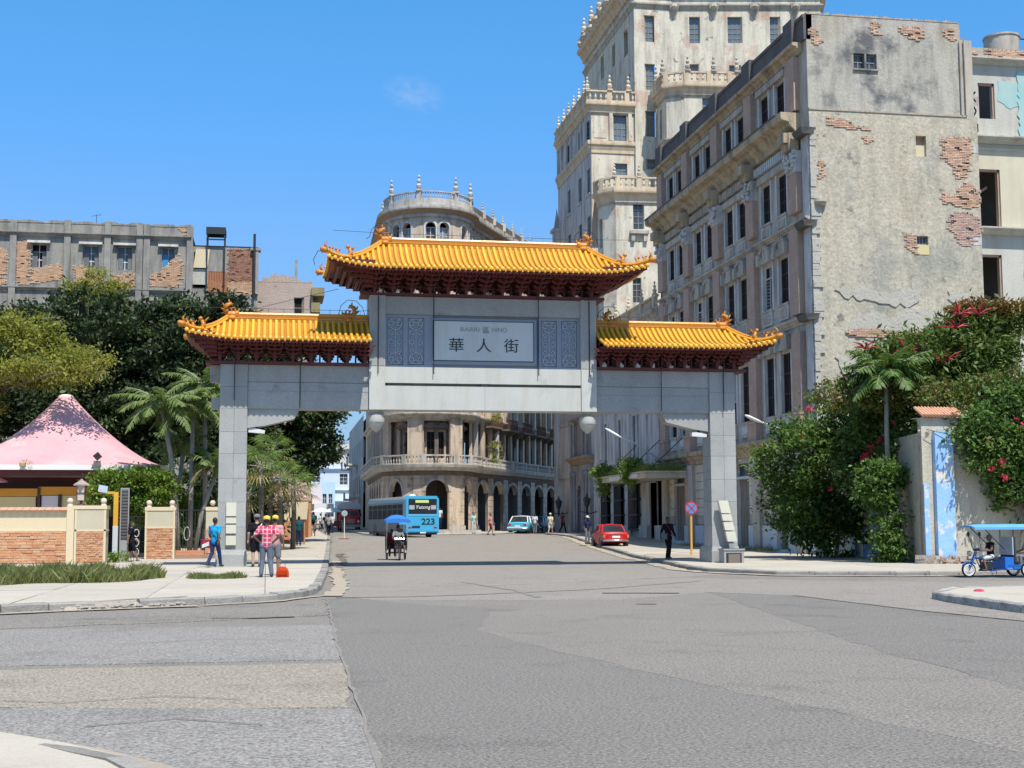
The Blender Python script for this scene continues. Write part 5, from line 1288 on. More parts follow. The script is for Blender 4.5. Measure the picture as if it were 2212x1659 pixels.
pu = sorted([a[0] - a[1] / 2 for a in arches] + [a[0] + a[1] / 2 for a in arches])
for a, b in zip(pu[1::2], pu[2::2]):
 if b - a < .3: continue
 for k in range(8):
  mb = MB(); z0 = 1.55 + k * .56
  if z0 > 5.2: 
   pass
  seg = max(1, int((b - a) / .9)); 
  for s_ in range(seg):
   ua = a + (b - a) * s_ / seg + .04; ub = a + (b - a) * (s_ + 1) / seg - .02
   p = [PFb.at(ua, .0), PFb.at(ub, .0), PFb.at(ub, .07), PFb.at(ua, .07)]
   MB().hexa([(p[3].x, p[3].y, z0), (p[2].x, p[2].y, z0), (p[1].x, p[1].y, z0), (p[0].x, p[0].y, z0), (p[3].x, p[3].y, z0 + .53), (p[2].x, p[2].y, z0 + .53), (p[1].x, p[1].y, z0 + .53), (p[0].x, p[0].y, z0 + .53)]).build('stone_block', M_FLAT, fb)
 p = [PFb.at(a - .06, .0), PFb.at(b + .06, .0), PFb.at(b + .06, .16), PFb.at(a - .06, .16)]
 MB().hexa([(p[3].x, p[3].y, .4), (p[2].x, p[2].y, .4), (p[1].x, p[1].y, .4), (p[0].x, p[0].y, .4), (p[3].x, p[3].y, 1.52), (p[2].x, p[2].y, 1.52), (p[1].x, p[1].y, 1.52), (p[0].x, p[0].y, 1.52)]).build('pier_base', M_FLATP, fb)
mb = MB(); sweep(mb, PFb, [(-.1, 6.1), (.5, 6.15), (.75, 6.35), (.9, 6.42), (.95, 6.6), (-.1, 6.62)], 8); mb.build('balcony_slab', M_FLATP, fb)
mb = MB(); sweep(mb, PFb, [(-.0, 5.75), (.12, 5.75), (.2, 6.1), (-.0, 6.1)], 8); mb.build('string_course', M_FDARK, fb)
balustrade(fb, PFb, 8, PFb.len - .2, 6.62, .82, M_FLATP, .26, .82, .16, piers=[u_of_x(10.4), u_of_x(11.8), u_of_x(13.1), u_of_x(15.2), u_of_x(16.4), u_of_x(17.5)] + [nose1 + 1 + 3.9 * k for k in range(7)] + [nose0 - 2 - 4 * k for k in range(5)])
for u in [u_of_x(12.3), u_of_x(15.65)]:
 mb = MB()
 p = [PFb.at(u - .62, .0), PFb.at(u + .62, .0), PFb.at(u + .62, .26), PFb.at(u - .62, .26)]
 mb.hexa([(p[3].x, p[3].y, 6.7), (p[2].x, p[2].y, 6.7), (p[1].x, p[1].y, 6.7), (p[0].x, p[0].y, 6.7), (p[3].x, p[3].y, 14.5), (p[2].x, p[2].y, 14.5), (p[1].x, p[1].y, 14.5), (p[0].x, p[0].y, 14.5)])
 mb.build('pilaster', M_FLAT, fb)
for k in range(14):
 u = nose1 + .35 + 1.95 * k; mb = MB(); lbox(PFb, u - .22, u + .22, 0, .3, 6.7, 14.5, mb); mb.build('pilaster', M_FLAT if k % 3 else M_SHUTW, fb)
for k in range(11):
 u = nose0 - .4 - 2.2 * k; mb = MB(); lbox(PFb, u - .25, u + .25, 0, .3, 6.7, 14.5, mb); mb.build('pilaster', M_FLATP, fb)
for u, w in f1[:4] + [(nose1 + 1.3, .9)]:
 q = PFb.at(u, -.72); a = PFb.ang(u); T = Matrix.Translation((q.x, q.y, 0)) @ Matrix.Rotation(a, 4, 'Z')
 mb = MB(T); mb.prism([(-.85, 9.75), (.85, 9.75), (.85, 9.85), (0, 10.25), (-.85, 9.85)], -.45, -.02, 'y'); mb.box(-.75, -.3, 9.6, .75, -.02, 9.75).box(-.66, -.2, 7.1, -.5, -.02, 9.6).box(.5, -.2, 7.1, .66, -.02, 9.6)
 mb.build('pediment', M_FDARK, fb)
corn(fb, PFb, 10.5, 11.0, .7, M_FLATP, 8); 
for z0, z1 in ((14.5, 15.0), (18.4, 18.8), (22.4, 22.8)): corn(fb, PFb, z0, z1, .3, M_FLATP, 8)
for k in range(5):
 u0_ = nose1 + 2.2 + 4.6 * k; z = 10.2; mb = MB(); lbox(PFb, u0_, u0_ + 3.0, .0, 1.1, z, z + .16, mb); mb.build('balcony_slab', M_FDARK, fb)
 mb = MB()
 for i in range(15): u_ = u0_ + 3.0 * i / 14; lbox(PFb, u_ - .02, u_ + .02, 1.02, 1.06, z + .16, z + 1.05, mb)
 lbox(PFb, u0_, u0_ + 3, 1.0, 1.08, z + 1.0, z + 1.07, mb); o = mb.build('balcony_railing', mat('rusty_iron_railing', (.12, .05, .035), .8), fb)
 for s_ in (.5, 2.5):
  q = PFb.at(u0_ + s_, 0, True); T = Matrix.Translation((q.x, q.y, 0)) @ Matrix.Rotation(PFb.ang(u0_ + s_), 4, 'Z')
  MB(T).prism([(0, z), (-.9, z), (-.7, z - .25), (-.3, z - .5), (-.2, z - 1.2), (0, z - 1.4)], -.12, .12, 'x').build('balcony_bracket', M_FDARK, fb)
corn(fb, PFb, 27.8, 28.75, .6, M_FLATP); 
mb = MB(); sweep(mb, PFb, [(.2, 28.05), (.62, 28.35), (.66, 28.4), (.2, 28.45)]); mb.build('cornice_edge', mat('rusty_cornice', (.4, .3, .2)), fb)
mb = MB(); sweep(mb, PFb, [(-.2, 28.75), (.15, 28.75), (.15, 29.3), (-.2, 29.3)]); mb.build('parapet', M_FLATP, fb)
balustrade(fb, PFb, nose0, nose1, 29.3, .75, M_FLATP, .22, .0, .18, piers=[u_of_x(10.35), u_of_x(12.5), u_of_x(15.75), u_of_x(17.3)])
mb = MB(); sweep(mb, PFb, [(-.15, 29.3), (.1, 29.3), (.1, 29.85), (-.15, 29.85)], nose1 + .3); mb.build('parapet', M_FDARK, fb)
for X in (10.35, 12.5, 15.75, 17.3): q = PFb.at(u_of_x(X), 0); mb = MB(); finial(mb, q.x, q.y, 30.05, 1.2); mb.build('finial', M_FLATP, fb)
for k in range(9):
 q = PFb.at(nose1 + 2.8 + 2.9 * k, 0); mb = MB(); mb.box(q.x - .25, q.y - .25, 29.3, q.x + .25, q.y + .25, 30.0); finial(mb, q.x, q.y, 30.0, .7); mb.build('finial', M_FLATP, fb)
for k in range(7):
 q = PFb.at(nose0 - 2.2 - 3.4 * k, 0); mb = MB(); mb.box(q.x - .25, q.y - .25, 28.7, q.x + .25, q.y + .25, 29.3); finial(mb, q.x, q.y, 29.3, 1.0); mb.build('finial', M_FLATP, fb)
for k in range(3):
 q = PFb.at(u_of_x(14.12), .2 + .35 * (2 - k)); MB().box(q.x - 1.2, q.y - .2, .6, q.x + 1.2, q.y + .8, .88 + .16 * k).build('step', M_FLATP, fb)
 q = PFb.at(u_of_x(17.0), .2 + .3 * (2 - k)); MB().box(q.x - 1.0, q.y - .2, .6, q.x + .9, q.y + .7, .85 + .15 * k).build('step', M_FLATP, fb)
M_RUIN = mat('grey_ruined_render', (0.22, 0.21, 0.18), .95, (0.36, 0.34, 0.295), .6, .3, bump=.8, bscale=6, fine=.3, streak=.8, streakcol=(.1, .1, .1), patches=(((.42, .4, .36), .62, 1.1, .05),))
M_RUINP = mat('pale_ruined_pier', (0.38, 0.36, 0.32), .95, (0.2, 0.19, 0.17), 1.1, .3, bump=.8, bscale=7, streak=.5)
M_OBRK = mat('sun_bleached_brick', (0.50, 0.29, 0.17), .95, (0.56, 0.38, 0.25), 1.2, .3, bump=.6, bscale=12, island=.2)
lb = thing('ruined_building', 'grey ruined block above the trees with fallen render and four old windows', 'building', (-19.6, 100, 0))
PLb = Path([(0, 0), (14.05, 0)])
lw = [(3.05, 4.1, 19.75, 21.45), (6.55, 7.65, 19.75, 21.45), (8.9, 9.95, 19.75, 21.45), (12.0, 12.9, 19.75, 21.45)]
low = [(c - .5, c + .5, z, z + 1.8) for c in (3.5, 7.1, 9.4, 12.4) for z in (15.3, 10.8)]
mb = MB(); wall(mb, PLb, 0, 14.05, -.2, 22.95, lw + low, .35); mb.build('wall', M_RUIN, lb)
mb = MB().box(0, 2.4, 0, 14, 2.6, 22.5); [mb.box(0.01, .36, z, 14.0, 9, z + .2) for z in (22.5, 18.2, 13.9)]; mb.box(0, 8.8, 0, 14, 9.1, 22.9).box(0, .36, 0, .3, 9, 22.9).box(13.7, .36, 0, 14, 9, 22.9); mb.build('interior', M_DARK, lb)
for i, h in enumerate(lw):
 w, hh = h[1] - h[0], h[3] - h[2]
 window(lb, PLb, (h[0] + h[1]) / 2, h[2], w, hh, 'grid', .25, cols=2, rows=3, fm=M_SHUTW, pm=M_GLASS if i else M_DARK)
 mb = MB(); lbox(PLb, h[0] - .25, h[1] + .25, 0, .3, h[3] + .02, h[3] + .18, mb); mb.build('window_hood', M_SHUTW, lb)
 mc = (M_SHUT, M_SHUT, M_SHUT, mat('bright_blue_shutter', (.03, .22, .45), .6))[i]
 mb = MB(); lbox(PLb, h[0] + .04, h[0] + .42, -.24, -.18, h[2] + .06, h[3] - .5, mb); mb.build('shutter', mc, lb)
 mb = MB(); lbox(PLb, h[1] - .32, h[1] - .04, -.24, -.18, h[2] + .06, h[3] - .5, mb); mb.build('shutter', M_SHUT, lb)
for c in (1.85, 5.5, 7.95 + .3, 10.45, 10.95, 13.95):
 mb = MB(); lbox(PLb, c - .22, c + .22, 0, .22, 14, 22.95 + R.uniform(0, .25), mb); mb.build('pier', M_RUINP if c != 5.5 else M_RUIN, lb)
corn(lb, PLb, 21.95, 22.25, .35, M_RUINP, .3); 
for z in (18.1, 13.8): corn(lb, PLb, z, z + .25, .25, M_RUINP)
mb = MB()
for i in range(110):
 x = 14 * i / 110; mb.box(x, -.03, 22.94, x + .13, .3, 22.98 + abs(math.sin(x * 1.7)) * .12 + R.uniform(0, .1))
o = mb.build('broken_parapet_top', M_RUIN, lb); o['kind'] = 'stuff'
for pg in ([(2.0, 21.6), (3.0, 21.6), (3.0, 18.5), (2.0, 18.5)], [(3.0, 19.5), (5.0, 20.1), (5.3, 19.3), (5.0, 18.8), (3.0, 18.6)], [(6.0, 19.8), (6.5, 19.9), (8.0, 19.3), (8.0, 18.6), (6.2, 18.6)], [(8.5, 19.3), (10.3, 19.6), (10.3, 18.5), (8.5, 18.5)], [(11.2, 19.3), (12, 19.7), (13.2, 21.0), (13.4, 20.3), (13.3, 18.6), (11.2, 18.6)], [(13.2, 22.9), (13.9, 22.7), (13.6, 22.2)]):
 brick_patch(lb, pg, 0, .25, .085, M_OBRK)
brick_patch(lb, [(.0, 21), (1.4, 21), (1.4, 18), (.0, 18)], 0, .25, .085, M_OBRK)
ant = thing('antenna', 'thin television aerial on the roof of the grey ruined block', 'aerial', (-12.3, 101, 22.9))
MB().tube([(0, 0, 0), (0, 0, 1.0)], .02, 5).build('mast', M_BLK, ant)
MB().tube([(-.35, 0, .85), (.35, 0, 1.0)], .012, 4).tube([(-.2, -.2, .9), (-.2, .2, .9)], .01, 4).tube([(.2, -.2, .98), (.2, .2, .98)], .01, 4).build('aerial_arms', M_BLK, ant)
an = thing('lean_to_annexe', 'ramshackle brick annexe with patched cream and orange sheets beside the grey block', 'building', (-5.55, 100, 0))
PAn = Path([(0, .6), (4.7, .6)])
mb = MB(); wall(mb, PAn, 0, 4.7, -.2, 21.7, [(.15, 1.1, 18.7, 21.3), (1.2, 2.5, 18.3, 19.9), (2.9, 4.2, 19.6, 21.0)], .3); mb.build('wall', M_RUINP, an)
brick_patch(an, [(2.6, 21.6), (4.6, 21.6), (4.6, 19.2), (2.6, 19.2)], .6, .25, .085, mat('dark_red_brick', (.26, .12, .08), .95, (.36, .2, .14), 2, .3, island=.25))
brick_patch(an, [(1.2, 19.2), (4.6, 19.2), (4.6, 18.2), (1.2, 18.2)], .6, .25, .085, M_OBRK)
MB().box(.1, .62, 18, 4.6, 3, 18.2).box(.1, 2.8, 18.2, 4.6, 3, 21.6).box(.05, .62, 21.7, 4.7, 3, 21.8).build('interior', M_DARK, an)
sh = MB()
for k in range(9): sh.hexa([(.15 + .11 * k, .3, 20.1), (.25 + .11 * k, .3, 20.1), (.25 + .11 * k, .36, 20.1), (.15 + .11 * k, .36, 20.1), (.3 + .11 * k, .5, 21.5), (.4 + .11 * k, .5, 21.5), (.4 + .11 * k, .56, 21.5), (.3 + .11 * k, .56, 21.5)])
sh.build('corrugated_sheet', M_CREAM, an)
MB().box(.05, .45, 18.9, 1.15, .58, 20.05).build('painted_panel', mat('cream_banner', (.6, .57, .48), .8, (.3, .3, .28), 4, .2), an)
sh = MB()
for k in range(12): sh.box(1.2 + .115 * k, .5, 18.4, 1.29 + .115 * k, .56, 19.85)
sh.build('slatted_door', mat('orange_wood_slats', (.45, .2, .1), .8, (.3, .13, .07), 3, .3), an)
MB().tube([(4.45, .3, 18), (4.45, .3, 22.7)], .09, 6).build('pole', M_BLK, an)
MB().box(4.2, .3, 21.5, 4.9, 1.2, 21.7).box(4.35, .35, 18.3, 4.75, .6, 21.5).build('end_pier', M_RUINP, an)
bf = thing('black_frame', 'tall black metal tank frame standing on the roof of the brick annexe', 'frame', (-3.85, 100.6, 0))
for x in (-.62, .62):
 for y in (-.3, .9): MB().box(x - .05, y - .05, 18.6, x + .05, y + .05, 23.1).build('leg', M_BLK, bf)
MB().box(-.7, -.4, 22.6, .7, -.28, 23.1).box(-.7, .9, 22.6, .7, 1.0, 23.1).box(-.7, -.28, 22.95, .7, .9, 23.05).build('top_box', M_BLK, bf)
MB().box(-.62, -.35, 22.15, .62, -.28, 22.25).build('crossbar', M_BLK, bf)
ph = thing('ruined_building', 'pinkish rubble-faced house with one small window beyond the annexe', 'building', (-.9, 101.5, 0))
PPh = Path([(0, 0), (4.1, 0), (4.5, 4)])
M_PINK = mat('pinkish_rubble', (0.47, 0.38, 0.31), .95, (0.37, 0.29, 0.24), 1.5, .3, bump=1.5, bscale=9, fine=.3, patches=(((.28, .2, .16), .62, 2.5, .05),))
mb = MB(); wall(mb, PPh, 0, PPh.len, -.2, 19.4, [(2.7, 3.45, 16.8, 18.3)], .3); mb.build('wall', M_PINK, ph)
window(ph, PPh, 3.07, 16.8, .75, 1.5, 'grid', .2, cols=1, rows=2, pm=M_DARK)
mb = MB()
for i in range(14): x = .1 + 3.9 * i / 14; mb.box(x, .0, 19.38, x + .285, .35, 19.4 + .5 * max(0, math.sin(math.pi * min(1, x / 3.1))) + R.uniform(0, .22))
o = mb.build('broken_wall_top', M_PINK, ph); o['kind'] = 'stuff'
MB().box(2.75, .5, 19.3, 2.95, .7, 21.2).build('chimney_post', M_RUINP, ph)
MB().box(0.01, .31, 16, 4.0, 3.5, 16.2).box(0.01, 2, 16.2, 4.0, 2.2, 19.2).build('interior', M_DARK, ph)
MB().box(3.95, -.5, 18.4, 4.9, 3.4, 19.0).box(3.95, -.35, 17.2, 4.6, 3.4, 17.9).build('yellow_stained_eave', mat('mossy_yellow_stone', (.34, .28, .13), .95, (.2, .17, .1), 1.2, .3, bump=.6), ph)
def house(label, x0, x1, y, h, m, wins, d=12, extra=None, mh=None):
 t = thing('townhouse', label, 'building', (x0, y, 0)); P = Path([(0, 0), (x1 - x0, 0)])
 mb = MB(); wall(mb, P, 0, P.len, -.2, h, wins, .3); mb.box(0, .3, -.2, .3, d, h).box(x1 - x0 - .3, .3, -.2, x1 - x0, d, h).box(.3, 1.5, -.2, x1 - x0 - .3, 1.7, h - .3); mb.build('wall', m, t)
 MB().box(.31, .31, h - .3, x1 - x0 - .31, d, h - .1).build('roof', M_ROOF, t)
 for w_ in wins: window(t, P, (w_[0] + w_[1]) / 2, w_[2], w_[1] - w_[0], w_[3] - w_[2], 'grid', .2, cols=2, rows=3, fm=M_SHUTW)
 return t, P
M_WH = mat('white_blue_render', (.66, .70, .74), .85, (.5, .58, .68), .25, .25, streak=.3, streakcol=(.4, .45, .5))
M_LB = mat('light_blue_render', (.36, .55, .68), .85, (.5, .62, .68), .4, .3)
M_TANB = mat('tan_facade', (.5, .42, .33), .9, (.38, .34, .3), .5, .3, streak=.5)
t1, p1 = house('white and pale blue house closing the view up the street, with an arched window', 6.2, 15.4, 228, 11.6, M_WH, [(5.6, 6.9, 8.2, 10.0), (1.2, 2.4, 8.6, 10), (2.6, 3.4, 4.4, 6.6), (1.0, 1.8, 4.4, 6.4)])
corn(t1, p1, 10.5, 10.9, .4, M_WH); corn(t1, p1, 7.0, 7.4, .3, M_SHUTW); corn(t1, p1, 5.0, 5.6, .9, M_LB, 4)
t2, p2 = house('taller pale house with roof terrace behind the white and blue one', 8.6, 16.5, 236, 15.6, mat('cream_far_house', (.55, .52, .47), .9, (.45, .45, .45), .4, .3), [(2.3, 3.2, 12.1, 13.6), (4.8, 5.7, 12.1, 13.8)])
corn(t2, p2, 14.2, 14.6, .5, M_SHUTW)
t3, p3 = house('light blue house front at the far end of the street', 8.0, 10.4, 214, 8.2, M_LB, [(.5, 1.1, 4.2, 6.4), (1.4, 2.0, 4.2, 6.4)])
t4, p4 = house('low white shop with a pink upper floor at the far left of the street', 4.6, 8.0, 204, 7.6, mat('pinkish_white', (.66, .6, .6), .9), [(1.4, 2.0, 4.6, 6.2)])
MB().box(0, -1.6, 3.9, 3.3, 0, 4.1).build('canopy', M_SHUTW, t4)
t5 = thing('townhouse', 'peeling turquoise and cream street front behind the rounded corner building', 'building', (10.5, 153, 0))
P5 = Path([(0.2, 30), (0, 0), (9, 0)])
wq = [(30.2 - a, 31.2 - a, z, z + 2) for a in (3, 7, 11, 15, 19, 23, 27) for z in (5.2, 9.2)]
mb = MB(); wall(mb, P5, 0, P5.len, 0, 13.8, wq, .3); mb.build('wall', mat('turquoise_cream_front', (.42, .52, .53), .9, (.52, .46, .36), .35, .15, streak=.6, streakcol=(.2, .2, .18)), t5)
MB().box(.5, 2, .2, 9, 30, 13.6).build('interior', M_DARK, t5)
for k, z in enumerate((4.6, 8.6, 4.6, 8.6)): MB().box(-1.1, 4 + 6 * k, z, 0, 8 + 6 * k, z + .2).box(-1.1, 4 + 6 * k, z + .9, -1.02, 8 + 6 * k, z + 1.0).box(-1.08, 4 + 6 * k, z + .2, -1.04, 8 + 6 * k, z + .9).build('balcony', M_FLATP, t5)
t6, p6 = house('grey and cream block further up the left side of the street behind the trees', -9, 3.2, 150, 9.5, M_TANB, [(8, 9, 5, 7), (10, 11, 5, 7)], d=70)
NR = np.random.default_rng(11)
M_BARK = mat('grey_bark', (.12, .1, .08), .95, (.2, .18, .15), 3, .3, bump=1, bscale=12)
M_BARKP = mat('pale_palm_trunk', (.36, .33, .29), .9, (.22, .2, .17), 4, .3, bump=.8, bscale=10)
def leafmat(name, c, c2, tr=.28):
 return mat(name, c, .55, c2, .45, .3, island=.38, hue=.012, trans=tr, spec=.4)
M_FICUS = leafmat('dark_ficus_leaf', (.022, .040, .014), (.05, .078, .024))
M_FICUSL = leafmat('fresh_ficus_leaf', (.07, .11, .028), (.11, .15, .04))
M_OLIVE = leafmat('yellow_green_leaf', (.22, .24, .035), (.33, .33, .06), .45)
M_BRIGHT = leafmat('bright_shrub_leaf', (.10, .19, .02), (.20, .27, .035), .35)
M_PALM = leafmat('palm_leaf', (.09, .17, .03), (.19, .25, .06), .35)
M_PALMD = leafmat('dry_palm_leaf', (.28, .19, .07), (.2, .2, .07), .3)
M_VINE = leafmat('vine_leaf', (.07, .15, .028), (.15, .23, .045), .38)
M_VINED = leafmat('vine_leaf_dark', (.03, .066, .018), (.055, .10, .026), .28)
M_SCHEF = leafmat('umbrella_tree_leaf', (.07, .13, .02), (.15, .19, .04), .3)
M_RUST = leafmat('rusty_leaf', (.23, .12, .03), (.16, .14, .04), .3)
M_FLOW = mat('crimson_flower', (.55, .02, .05), .6, (.62, .05, .12), 3, .3, trans=.3)
M_REDSP = mat('red_flower_spike', (.32, .012, .02), .6)
M_GRASS = leafmat('grass_blade', (.11, .16, .035), (.26, .25, .09), .35)
def leaf_quads(C, size, up=0.35, aspect=.5, out=None):
 n = len(C)
 d = NR.normal(size=(n, 3)); 
 if out is not None: d = d * .8 + out * 1.0
 d /= np.linalg.norm(d, axis=1)[:, None] + 1e-9
 nrm = NR.normal(size=(n, 3)); nrm[:, 2] += up * 3; nrm /= np.linalg.norm(nrm, axis=1)[:, None]
 s = np.cross(d, nrm); s /= np.linalg.norm(s, axis=1)[:, None] + 1e-9
 L = size * NR.uniform(.6, 1.3, (n, 1)); W = L * aspect
 b = C - d * L * .5; t = C + d * L * .5; m = C + d * L * .02
 nn = np.cross(s, d)
 V = np.stack([b, m + s * W * .5 + nn * W * .12, t - nn * L * .1, m - s * W * .5 + nn * W * .12], 1).reshape(-1, 3)
 F = np.arange(4 * n).reshape(n, 4)
 return V, F
def clumpy(blobs, n, clumps=90, sig=.4, shell=.75):
 """points gathered in clumps spread through ellipsoid blobs"""
 w = np.array([b[3] * b[4] * b[5] for b in blobs]) ** .8; w = w / w.sum()
 pts = []; outs = []
 for b, wi in zip(blobs, w):
  k = max(6, int(clumps * wi)); m = int(n * wi)
  d = NR.normal(size=(k, 3)); d /= np.linalg.norm(d, axis=1)[:, None]
  r = NR.uniform(0, 1, (k, 1)) ** .33; r = shell + (1 - shell) * r if False else np.where(NR.uniform(size=(k, 1)) < .7, NR.uniform(shell, 1.05, (k, 1)), r * shell)
  cc = d * r * np.array(b[3:6]) + np.array(b[0:3])
  sz = NR.uniform(.6, 1.4, k)
  i = NR.integers(0, k, m)
  p = cc[i] + NR.normal(size=(m, 3)) * sig * sz[i][:, None] * np.array([1, 1, .62])
  pts.append(p); o = (p - np.array(b[0:3])) / np.array(b[3:6]); outs.append(o / (np.linalg.norm(o, axis=1)[:, None] + 1e-6))
 return np.concatenate(pts), np.concatenate(outs)
def foliage(parent, name, blobs, n, size, mats, clumps=90, sig=.4, aspect=.5, up=.35, shell=.75, zmin=None, split=.0, kind=None, keep=None):
 C, O = clumpy(blobs, n, clumps, sig, shell)
 if zmin is not None: k = C[:, 2] > zmin; C = C[k]; O = O[k]
 if keep is not None: k = keep(C); C = C[k]; O = O[k]
 V, F = leaf_quads(C, size, up, aspect, O)
 mi = None
 if len(mats) > 1:
  s = np.sin(C[:, 0] * 1.3 + 2) * np.sin(C[:, 1] * 1.1) * np.sin(C[:, 2] * 1.7 + 1) + NR.normal(size=len(C)) * .3
  mi = (s > (1 - split)).astype(int) if len(mats) == 2 else NR.integers(0, len(mats), len(C))
 o = np_mesh(name, V, F, mats, parent, mi)
 if kind: o['kind'] = kind
 return o
def trunk(parent, pts, rs, m=None, name='trunk', n=9):
 return MB().tube(pts, rs, n).build(name, m or M_BARK, parent, smooth=True)
def tree(label, name, loc, blobs, n, size, mats, tr, group=None, cat='tree', **kw):
 t = thing(name, label, cat, loc, 0, group)
 trunk(t, tr[0], tr[1])
 top = Vector(tr[0][-1]); mb = MB()
 for b in blobs:
  for _ in range(3):
   e = Vector((b[0] + R.uniform(-.5, .5) * b[3], b[1] + R.uniform(-.5, .5) * b[4], b[2] + R.uniform(-.2, .5) * b[5]))
   m_ = top.lerp(e, .5) + Vector((0, 0, .4)); mb.tube([top, m_, e], [tr[1][-1] * .6, tr[1][-1] * .35, .03], 6)
 mb.build('limbs', M_BARK, t, smooth=True)
 foliage(t, 'crown', blobs, n, size, mats, **kw)
 return t
tree('large dark ficus behind the pink tent, lower than the grey ruin', 'ficus_tree', (-11.0, 84.5, 1.5),
  [(0, 0, 10.2, 4.6, 3.6, 3.9), (-4, .5, 9.2, 3.6, 3, 3.6), (3.2, .5, 9.6, 3.6, 3, 3.9), (-1, -1.5, 6.8, 5.4, 3, 3.0), (2.5, -1, 6, 3.8, 3, 2.6), (-5, -1, 5.8, 4, 3, 2.6)], 62000, .34, [M_FICUS, M_FICUSL],
  ([(0, 0, -1.4), (.2, 0, 2.5), (0, 0, 5)], [.6, .5, .42]), clumps=520, sig=.42, split=.32, group='dark ficus trees behind the fence')
tree('dark ficus behind the palms at the left gate post', 'ficus_tree', (-4.3, 84, 1.4),
  [(0, 0, 10.6, 3.2, 3, 3.6), (2.8, 0, 9.4, 2.6, 2.6, 3.4), (-2, -.6, 7.5, 3.2, 2.6, 3), (1.5, -.5, 6.6, 3.2, 2.6, 2.8), (4.2, 0, 11.3, 1.1, 1, 1.7), (1.6, 0, 13.2, 1.2, 1, 1.4), (-1.2, 0, 13.6, 1.0, 1, 1.3)], 42000, .34, [M_FICUS, M_FICUSL],
  ([(0, 0, -1.4), (.2, 0, 2.5), (.3, 0, 5)], [.5, .42, .35]), clumps=380, sig=.4, split=.3, group='dark ficus trees behind the fence')
tree('dark leafy tree leaning over the street seen under the left wing of the gate', 'ficus_tree', (.8, 88, .35),
  [(0, 0, 8.2, 2.6, 2.4, 2.6), (1.6, 0, 7.6, 2.2, 2, 2.0), (-1.2, -.5, 6.2, 2.4, 2, 2), (1.2, 0, 5.4, 1.7, 1.7, 1.5), (2.6, 0, 8.9, 1.6, 1.5, .9), (3.2, .2, 6.0, .9, 1, .7), (.2, 0, 11, 2, 2, 2)], 26000, .33, [M_FICUS, M_FICUSL],
  ([(0, 0, 0), (.2, 0, 2), (.3, 0, 4.4)], [.36, .3, .26]), clumps=300, sig=.33, split=.45, group='dark ficus trees behind the fence')
tree('yellow-green tree with sunlit crown at the left edge above the tent', 'acacia_tree', (-12.9, 73.8, 0.7),
  [(0, 0, 10.0, 2.6, 1.5, 1.9), (2.0, .4, 9.2, 1.6, 1.2, 1.3), (-2.3, -.3, 8.9, 1.9, 1.4, 1.9), (-1.8, .5, 7.2, 1.0, 1.0, 1.0), (3.2, -2.9, 9.2, 1.9, .7, .3), (1.2, -3.4, 8.7, 2.3, .9, .35), (4.4, -3.6, 8.5, 1.2, .6, .25)], 26000, .22, [M_OLIVE, M_FICUSL],
  ([(-3.2, 1.5, -.7), (-2.6, 1, 4), (-.8, .3, 7.8)], [.26, .2, .14]), clumps=300, sig=.34, split=.2)
tree('small pale green bush growing from the ledge of the grey ruin', 'roof_bush', (-12.3, 97.5, 0),
  [(0, 0, 18.1, 1.6, 1, 1.3), (1.6, 0, 17.6, 1.4, 1, .9), (-1.2, 0, 17.2, 1, 1, .8)], 5200, .2, [M_OLIVE, M_BRIGHT], ([(0, 0, 14), (0, 0, 16), (0, 0, 17)], [.12, .1, .08]), clumps=60, sig=.28, split=.5, cat='bush')
tw_ = thing('bare_branches', 'bare leafless twigs against the sky at the left edge', 'branches', (-19.8, 88, 0))
mb = MB(); mb.tube([(0, 0, 0), (-.4, 0, 12), (-.3, 0, 18.5)], [.2, .14, .06], 6)
for k in range(12):
 z = 16.5 + k * .45; l = R.uniform(.8, 2.0); mb.tube([(-.3, 0, z - .6), (-.3 + l * .5, R.uniform(-.4, .4), z + l * .35), (-.3 + l, 0, z + l * .8)], [.035, .02, .006], 4)
mb.build('twigs', M_BARK, tw_)
def frond(mb, mat_i, base, az, L, rise, droop, nl=26, ll=.5, tw=0.0, n2=7):
 pts = []
 d = Vector((math.cos(az), math.sin(az), 0))
 for i in range(n2 + 1):
  t = i / n2; pts.append(Vector(base) + d * (L * (t - .12 * t * t * droop)) + Vector((0, 0, rise * t - droop * L * .55 * t * t)))
 mb.tube(pts, [.03 * (1 - .8 * i / n2) for i in range(n2 + 1)], 4, 1)
 side = Vector((-d.y, d.x, 0))
 for i in range(nl):
  t = .12 + .88 * i / nl; k = t * n2; j = min(n2 - 1, int(k)); p = pts[j].lerp(pts[j + 1], k - j); tg = (pts[j + 1] - pts[j]).normalized()
  l = ll * (math.sin(math.pi * min(1, t * .9 + .12)) ** .6) * R.uniform(.85, 1.1)
  for s in (-1, 1):
   dr = (side * s * .85 + tg * .55 + Vector((0, 0, R.uniform(-.45, .15)))).normalized(); w = tg.cross(dr).cross(dr).normalized() * .034
   q1 = p + dr * l * .5; q2 = p + dr * l + Vector((0, 0, -.35 * l))
   mb.add([tuple(p - w), tuple(p + w), tuple(q1 + w * 1.1), tuple(q1 - w * 1.1), tuple(q2)], [(0, 1, 2, 3), (3, 2, 4)], mat_i)
